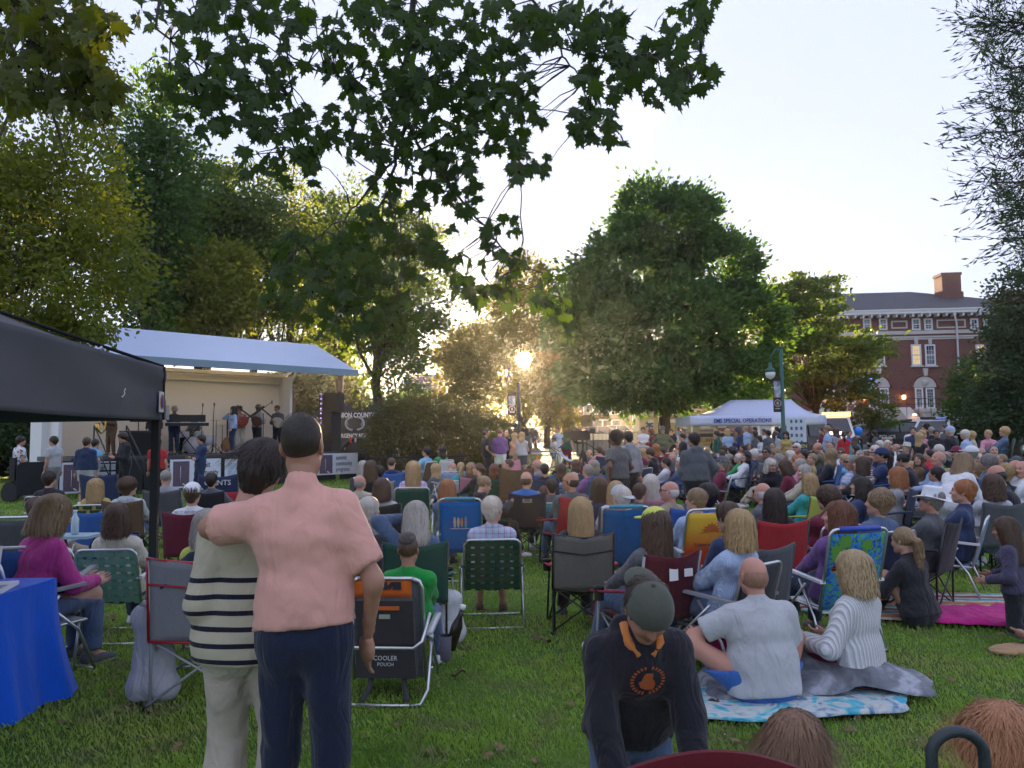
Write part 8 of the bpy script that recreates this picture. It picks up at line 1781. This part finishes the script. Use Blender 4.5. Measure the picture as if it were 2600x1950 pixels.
# sandal foot at the right edge
so = E('person', uniq('bare foot in a grey flip-flop reaching in from the right edge'), 'person', onG(2600, 5.9), R(75)); S = Sdf(); S.cap((0, -.9, .2), (0, -.35, .28), .07, .05, .03); S.cap((0, -.35, .28), (0, -.06, .07), .05, .036, .03); S.cap((0, -.06, .06), (0, .1, .14), .038, .034, .03, sq=((1, 0, 0), .85)); [S.cap((x, .1, .14+.003*i), (x*1.15, .15-.012*i, .17-.004*i), .014, .011, .008) for i, x in enumerate((.025, .01, -.004, -.018, -.03))]; V, Q = S.mesh(.008); link('body', mesh_np('body', V, Q, [SKIN]), so, SK['m'])
f = MB(); f.prism([(.045, -.1, .02), (-.04, -.1, .02), (-.05, .12, .12), (0, .18, .145), (.05, .13, .12)], (0, -.008, -.018)); f.build('sandal', CLS, so, (.09, .1, .1))
_q = on_deck(494, .45); _s = E('drum_stool', uniq('small black drum stool under the drummer'), 'stool', (_q.x, _q.y, DK)); MB().lathe([(0, .4), (.17, .4), (.17, .45), (0, .45)], 14).build('seat', BLACKP, _s); MB().tube([(0, 0, 0), (0, 0, .4)], .025, 6).build('leg', BLACKM, _s)
# saxophone and guitars of the band, guitar case
def guitar(p, rz, lab, col, tilt=.5):
    o = E('guitar', uniq(lab), 'guitar', p, rz); o.rotation_euler = (0, tilt, rz); f = MB(); f.prism([(.17*math.cos(a_)*(1-.25*math.sin(a_)), 0, .22*math.sin(a_)) for a_ in [2*PI*i/16 for i in range(16)]], (0, .05, 0)); f.build('guitar_body', mat('guitar_%d' % int(col[0]*99), col, .3), o); MB().box((0, .02, .5), (.05, .03, .6)).build('guitar_neck', BARK, o); MB().box((0, .02, .86), (.08, .02, .14)).build('headstock', BARK, o)
q = on_deck(704, 1.35); guitar((q.x, q.y, DK+1.08), R(-10), 'cream bass guitar held by the man in sunglasses', (.55, .5, .42), -.9); q = on_deck(609, 1.2); guitar((q.x+.1, q.y, DK+1.1), R(-10), 'red guitar held by the man in the floral shirt', (.3, .05, .03), 1.0); q = on_deck(668, 1.9); guitar((q.x-.25, q.y, DK+1.1), R(-10), 'dark guitar held by the man in the grey vest', (.1, .04, .02), -.95)
q = on_deck(262, 1.85); o = E('saxophone', uniq('golden saxophone held by the player at the left stage end'), 'saxophone', (q.x, q.y, DK+.8), R(30)); f = MB(); f.tube([(-.02, 0, .55), (.05, 0, .5), (.06, 0, .3), (.04, 0, .0), (-.06, 0, -.1), (-.14, 0, 0), (-.17, 0, .2)], [.012, .015, .022, .035, .045, .055, .085], 10); f.build('brass_tube', mat('brass', (.6, .38, .1), .25, 1.0), o); f = MB(); [f.box((.075, -.02, .1+.06*i), (.02, .03, .03)) for i in range(7)]; f.build('key', mat('brass', (.6, .38, .1), .25, 1.0), o)
gq = onG(28, 20); o = E('guitar_case', uniq('black guitar case standing beside the floral-shirted man'), 'guitar case', gq, R(10)); f = MB(); f.prism([(.2*math.cos(a_)*(1-.2*math.sin(a_)), 0, .27+.27*math.sin(a_)) for a_ in [2*PI*i/18 for i in range(18)]], (0, .16, 0)); f.box((.04, .08, .85), (.13, .14, .6)); f.build('case_shell', BLACKP, o)
# shirt prints
def back_print(sub, body, size, z, col, dy=-.2, lines=1):
    r = byw(sub)[0]; text('lettering', body, size, (0, dy, z), (PI/2, 0, 0), mat('print_%s' % col, C[col], .8), r, .001)
back_print('beside the canopy pole', 'PROJECT ADVENTURE', .045, .93, 'dgrey', -.33); back_print('beside the canopy pole', 'A NATURAL', .045, .86, 'dgrey', -.31)
# ------------------------------------------------------------------ overhanging maple boughs close to the camera
def maple_leaf(seed):
    rs = random.Random(seed); half = [(0, 0), (.09, -.02), (.3, -.1), (.26, .02), (.47, .08), (.36, .16), (.62, .33), (.44, .34), (.5, .52), (.34, .46), (.3, .6), (.2, .5), (.12, .62), (.2, .78), (.08, .74), (0, 1.0)]
    pts = [(x*rs.uniform(.9, 1.1), y) for x, y in half]; full = pts + [(-x*rs.uniform(.9, 1.1), y) for x, y in reversed(half[1:-1])]
    def z(x, y): return -.22*abs(x)**1.3*rs.uniform(.8, 1.2) - .12*y*y+.03*math.sin(9*x+7*y)
    vs = [(x, y, z(x, y)) for x, y in full]; c = len(vs); vs.append((0, .3, .02)); fs = [(i, (i+1) % c, c) for i in range(c)]
    vs += [(.012, 0, 0), (-.012, 0, 0), (0.01, -.35, -.12), (-.01, -.35, -.12)]; fs += [(c+1, c+2, c+4), (c+1, c+4, c+3)]
    return np.array(vs, float), np.array(fs)
LEAVES = [maple_leaf(i) for i in range(5)]
L_NEAR = leaf_mat('leaf_near', (.02, .045, .012), (.055, .1, .024), .5, 2.0); L_NEARY = leaf_mat('leaf_near_yellow', (.04, .06, .01), (.1, .12, .018), .5, 2.0)
def bough(label, base, branches, blobs, size, lm, seed, n300=300, twigs=True):
    rs = np.random.default_rng(seed); base = Vector(base); root = E('maple_tree', label, 'tree', base); mb = MB(); anchors = []
    for (pts, ra, rb) in branches:
        P = [onY(x, y, D)-base for x, y, D in pts]; Q = []
        for i in range(len(P)-1):
            for j in range(4): Q.append(P[i].lerp(P[i+1], j/4)+Vector(rs.normal(size=3))*.012)
        Q.append(P[-1]); mb.tube(Q, [ra+(rb-ra)*i/(len(Q)-1) for i in range(len(Q))], 6); anchors += Q
    A = np.array([tuple(a) for a in anchors]); L = []
    for (x, y, rx, ry, n, D) in blobs:
        for _ in range(int(n*1.08)):
            r = math.sqrt(rs.uniform()); t = rs.uniform(0, 6.283); d = D+rs.normal()*.35; q_ = (x+rx*r*math.cos(t), y+ry*r*math.sin(t))
            if math.hypot(q_[0]-1330, q_[1]-912) < 75: continue
            p = np.array(onY(q_[0], q_[1], d)-base); L.append(p)
    L = np.array(L)
    # twigs from clusters of leaves to the nearest bough
    if twigs:
        for i in range(0, len(L), 4):
            j = np.argmin(((A-L[i])**2).sum(1)); a = Vector(A[j]); b = Vector(L[i]); 
            if (b-a).length < 1.1: limb(mb, a, b, .006, .0025, rs, .08, 4, 4)
    mb.build('branch', BARK, root)
    mats = []; order = []
    for p in L:
        k = rs.integers(0, 5); s = size*rs.uniform(.7, 1.25)
        # leaf hangs: its tip (local +Y) points mostly down
        tip = Vector((rs.normal()*.55, rs.normal()*.55, -1+rs.normal()*.35)).normalized(); nrm = Vector((rs.normal()*.6, -.6+rs.normal()*.7, .4+rs.normal()*.5)); nrm = (nrm-tip*nrm.dot(tip)).normalized(); xx = tip.cross(nrm)
        M = np.array([[xx.x, tip.x, nrm.x], [xx.y, tip.y, nrm.y], [xx.z, tip.z, nrm.z]])*s; order.append((k, M, p, s/max(1.0, (Vector(p)+base-Vector((0, 0, CAMZ))).length)))
    order.sort(key=lambda o: -o[3])
    mes = [mesh_np('leaf', v, f_, [lm], smooth=True) for v, f_ in LEAVES]
    for (k, M, p, s) in order[:n300]:
        m4 = Matrix([[*M[0], p[0]], [*M[1], p[1]], [*M[2], p[2]], [0, 0, 0, 1]]); link('leaf', mes[k], root, mat4=m4)
    Vs = []; Fs = []; b = 0
    for (k, M, p, s) in order[n300:]:
        v, f_ = LEAVES[k]; Vs.append(v@M.T+p); Fs.append(f_+b); b += len(v)
    if Vs: setp(link('leaves', mesh_np('leaves', np.concatenate(Vs), np.concatenate(Fs), [lm]), root), kind='stuff')
    return root
D0 = 5.4
bough('maple tree whose dark leafy boughs hang across the top of the view', (2.2, -1.5, 0),
      [([(1048, -260, 4.6), (1045, 0, 5.2), (1038, 120, 5.3), (1035, 300, 5.4), (1005, 400, 5.5), (985, 470, 5.5), (960, 540, 5.5)], .026, .006), ([(1035, 320, 5.4), (1080, 400, 5.5), (1150, 480, 5.5), (1230, 580, 5.5), (1290, 640, 5.5), (1400, 720, 5.4), (1470, 810, 5.4)], .012, .003),
       ([(1003, 400, 5.5), (930, 500, 5.5), (850, 570, 5.5), (750, 640, 5.4)], .01, .003), ([(985, 470, 5.5), (1020, 620, 5.5), (1000, 780, 5.5)], .007, .003), ([(985, 470, 5.5), (940, 650, 5.5), (890, 780, 5.5)], .006, .003), ([(560, -80, 5.5), (640, 20, 5.4), (720, 130, 5.4), (830, 190, 5.4), (900, 200, 5.4)], .012, .003),
       ([(730, 100, 5.4), (735, 250, 5.4), (750, 380, 5.4)], .006, .003), ([(1300, -200, 5.2), (1350, 0, 5.3), (1400, 60, 5.3), (1430, 130, 5.3), (1560, 150, 5.2), (1780, 130, 5.2)], .013, .003), ([(1396, 20, 5.3), (1430, 140, 5.3), (1470, 190, 5.3), (1500, 300, 5.3)], .009, .003), ([(420, -60, 5.4), (400, 80, 5.4), (520, 180, 5.4), (480, 320, 5.4)], .012, .003),
       ([(2300, -900, 3), (1900, -700, 3.6), (1500, -500, 4.2), (1300, -400, 4.4), (1048, -260, 4.6), (800, -180, 5.0), (560, -80, 5.5), (420, -60, 5.4)], .08, .02), ([(1500, -500, 4.2), (1400, -300, 4.8), (1300, -200, 5.2)], .03, .013)],
      [(440, 20, 120, 50, 46, 5.5), (560, 60, 130, 90, 70, 5.4), (480, 180, 110, 80, 52, 5.3), (640, 190, 120, 70, 60, 5.3), (530, 280, 90, 70, 38, 5.3), (680, 290, 80, 60, 34, 5.4), (770, 330, 90, 70, 38, 5.4), (740, 420, 70, 60, 26, 5.4), (800, 90, 90, 80, 34, 5.5), (900, 60, 80, 70, 30, 5.5), (880, 170, 60, 60, 18, 5.4), (900, 320, 80, 90, 40, 5.4), (960, 230, 90, 80, 46, 5.4), (1000, 60, 90, 80, 42, 5.3), (1060, 180, 100, 110, 62, 5.3), (1100, 300, 110, 110, 70, 5.3), (1050, 440, 110, 90, 56, 5.4), (1150, 60, 90, 80, 44, 5.3), (1180, 200, 80, 90, 40, 5.3), (1200, 330, 70, 80, 30, 5.4), (1160, 460, 60, 60, 18, 5.4),
       (1280, 60, 90, 70, 44, 5.3), (1260, 200, 100, 80, 50, 5.3), (1300, 300, 80, 90, 38, 5.3), (1340, 400, 60, 50, 18, 5.3), (1400, 60, 90, 60, 42, 5.2), (1500, 60, 110, 60, 58, 5.2), (1540, 180, 90, 70, 46, 5.2), (1500, 300, 60, 60, 26, 5.2), (1640, 120, 100, 80, 58, 5.1), (1740, 60, 60, 60, 24, 5.1), (1760, 170, 60, 50, 24, 5.1), (1680, 220, 60, 35, 18, 5.1), (1560, 340, 35, 35, 9, 5.1), (1780, 10, 50, 25, 12, 5.1),
       (770, 640, 100, 60, 46, 5.5), (860, 690, 90, 80, 46, 5.5), (940, 620, 90, 80, 42, 5.5), (720, 730, 60, 60, 18, 5.5), (960, 740, 80, 70, 36, 5.5), (1000, 800, 80, 60, 30, 5.5), (860, 800, 80, 50, 24, 5.5), (1050, 640, 70, 70, 26, 5.5), (1130, 620, 60, 60, 20, 5.5), (1190, 700, 60, 60, 20, 5.5), (1270, 600, 50, 60, 18, 5.5), (1300, 690, 40, 60, 15, 5.4), (1260, 760, 60, 40, 13, 5.5), (1390, 730, 60, 50, 14, 5.4), (1450, 810, 50, 35, 11, 5.4), (1180, 520, 40, 50, 9, 5.5), (960, 540, 60, 40, 12, 5.5), (640, 400, 40, 40, 9, 5.4), (950, 10, 60, 30, 15, 5.4), (700, 10, 120, 40, 40, 5.5)],
      .11, L_NEAR, 61)
bough('near maple bough with yellow green leaves in the top left corner', (-5.5, 1.0, 0),
      [([(-300, -300, 4.8), (-60, -60, 5.1), (60, 60, 5.2), (120, 250, 5.2), (170, 420, 5.2)], .03, .005), ([(60, 60, 5.2), (200, 30, 5.2), (300, 60, 5.2)], .012, .004), ([(100, 180, 5.2), (230, 260, 5.2), (280, 380, 5.2)], .008, .003)],
      [(20, 20, 110, 80, 60, 5.2), (140, 30, 120, 70, 70, 5.2), (230, 60, 70, 60, 32, 5.2), (40, 130, 90, 80, 48, 5.2), (150, 150, 100, 70, 54, 5.2), (210, 230, 90, 60, 44, 5.2), (110, 240, 60, 50, 20, 5.3), (280, 210, 40, 40, 12, 5.2), (20, 240, 60, 60, 18, 5.3)],
      .13, L_NEARY, 62, 260)
# ------------------------------------------------------------------ grass blades and clover
def blades(name, label, n, ymin, ymax, hgt, wid, seed, m_, kind='stuff'):
    rs = np.random.default_rng(seed); u = rs.uniform(0, 1, n); Y = ymin*(ymax/ymin)**(u**.85); X = rs.uniform(-.74, .74, n)*Y; 
    cl = np.sin(X*3.1+1.3*np.sin(Y*2.3))*np.sin(Y*2.7+X*1.1); hs = hgt*(rs.uniform(.45, 1.25, n)+.35*cl)*(1+Y/25)
    hs = np.maximum(hs, hgt*.3); ww = wid*rs.uniform(.7, 1.3, n)*(Y/4+.35); an = rs.uniform(0, 2*PI, n); ln = rs.uniform(.1, .9, n)*hs; la = an+rs.normal(size=n)*.6
    Z = np.interp(Y, [0, 12, 36, 60], [0, 0, .34, .34+24*.0255])
    dx, dy = np.cos(an)*ww, np.sin(an)*ww; lx, ly = np.cos(la+1.57)*ln, np.sin(la+1.57)*ln
    b0 = np.stack([X-dx, Y-dy, Z-.004], 1); b1 = np.stack([X+dx, Y+dy, Z-.004], 1); m1 = np.stack([X+dx*.7+lx*.35, Y+dy*.7+ly*.35, Z+hs*.6], 1); t = np.stack([X+lx, Y+ly, Z+hs*.95], 1)
    V = np.stack([b0, b1, m1, t], 1).reshape(-1, 3); Fq = np.arange(4*n).reshape(-1, 4); o = link(name, mesh_np(name, V, Fq, [m_], smooth=False)); setp(o, label, None, None, kind); return o
def blade_mat():
    m, nt, p, out = newmat('grass_blade'); v = coords(nt); n1 = noise(nt, v, .55, 3); n2 = noise(nt, v, 42, 2); n3 = noise(nt, v, 3, 3)
    a = ramp(nt, n1, [(.32, (.13, .28, .035)), (.5, (.3, .48, .07)), (.62, (.38, .5, .1)), (.72, (.5, .52, .2))]); b = mixc(nt, ramp(nt, n2, [(.6, (0, 0, 0)), (.72, (1, 1, 1))]), a, (.38, .42, .2)); c = mixc(nt, ramp(nt, n3, [(.52, (0, 0, 0)), (.68, (.75, .75, .75))]), b, (.3, .27, .15))
    nt.links.new(c, p.inputs['Base Color']); p.inputs['Roughness'].default_value = .45; p.inputs['Specular IOR Level'].default_value = .4
    t = nt.nodes.new('ShaderNodeBsdfTranslucent'); nt.links.new(c, t.inputs[0]); mx = nt.nodes.new('ShaderNodeMixShader'); mx.inputs[0].default_value = .45; nt.links.new(p.outputs[0], mx.inputs[1]); nt.links.new(t.outputs[0], mx.inputs[2]); nt.links.new(mx.outputs[0], out.inputs[0]); return m
BM = blade_mat()
blades('grass', 'short green grass covering the park lawn', 270000, 2.6, 30, .032, .0026, 71, BM)
rs = np.random.default_rng(72); n = 2200; Y = 2.8*(12/2.8)**rs.uniform(0, 1, n); X = (rs.uniform(-.1, .74, n))*Y; P = np.stack([X, Y, np.full(n, .03)+np.maximum(Y-12, 0)*.014], 1)
V, Q = leaf_quads(P, .007, rs, .4, 1.2); o = link('clover_flowers', mesh_np('clover_flowers', V, Q, [mat('clover_white', (.6, .6, .55), .8)], smooth=False)); setp(o, 'tiny white clover flowers scattered in the lawn', kind='stuff')

rs = np.random.default_rng(73); Vs = []; Fs = []; b_ = 0
for q in range(240):
    Y = 2.9*(16/2.9)**rs.uniform(0, 1); X = rs.uniform(-.7, .72)*Y; v, f_ = LEAVES[rs.integers(0, 5)]; a_ = rs.uniform(0, 6.28); sc_ = rs.uniform(.03, .07); M = np.array(Euler((rs.normal()*.25, rs.normal()*.25, a_)).to_matrix())*sc_
    Vs.append(v@M.T+np.array([X, Y, .03+max(Y-12, 0)*.014])); Fs.append(f_+b_); b_ += len(v)
o = link('fallen_leaves', mesh_np('fallen_leaves', np.concatenate(Vs), np.concatenate(Fs), [mat('fallen_leaf', (.16, .11, .05), .8, var=.4, vs=3)])); setp(o, 'small dry leaves scattered over the lawn', kind='stuff')
# ------------------------------------------------------------------ the visible sun disc (adds light, blocks none)
def sun_body():
    m = bpy.data.materials.new('sun_glow'); m.use_nodes = True; nt = m.node_tree; nt.nodes.clear(); out = nt.nodes.new('ShaderNodeOutputMaterial'); e = nt.nodes.new('ShaderNodeEmission'); t = nt.nodes.new('ShaderNodeBsdfTransparent'); a = nt.nodes.new('ShaderNodeAddShader')
    lw = nt.nodes.new('ShaderNodeLayerWeight'); lw.inputs[0].default_value = .5; nt.links.new(ramp(nt, lw.outputs['Facing'], [(0, (1, .75, .4)), (.35, (1, .5, .15)), (.7, (.4, .11, .015)), (1, (.05, .01, 0))]), e.inputs[0]); e.inputs[1].default_value = 5; nt.links.new(e.outputs[0], a.inputs[0]); nt.links.new(t.outputs[0], a.inputs[1]); nt.links.new(a.outputs[0], out.inputs[0])
    f = MB(); f.lathe([(38*math.sin(t_), -38*math.cos(t_)) for t_ in [PI*i/12 for i in range(13)]], 24); o = f.build('sun', m, None); o.location = sdir*3000+Vector((0, 0, CAMZ)); setp(o, kind='structure')
sun_body()
# ------------------------------------------------------------------ evening haze
f = MB(); f.b2((-200, -8, -2), (200, 178, 19)); hz = bpy.data.materials.new('haze'); hz.use_nodes = True; nt = hz.node_tree; nt.nodes.clear(); out = nt.nodes.new('ShaderNodeOutputMaterial'); pv = nt.nodes.new('ShaderNodeVolumePrincipled')
pv.inputs['Density'].default_value = .00042; pv.inputs['Anisotropy'].default_value = .8; pv.inputs['Color'].default_value = (.95, .93, .9, 1); nt.links.new(pv.outputs[0], out.inputs['Volume'])
ho = f.build('haze', hz); setp(ho, kind='stuff')
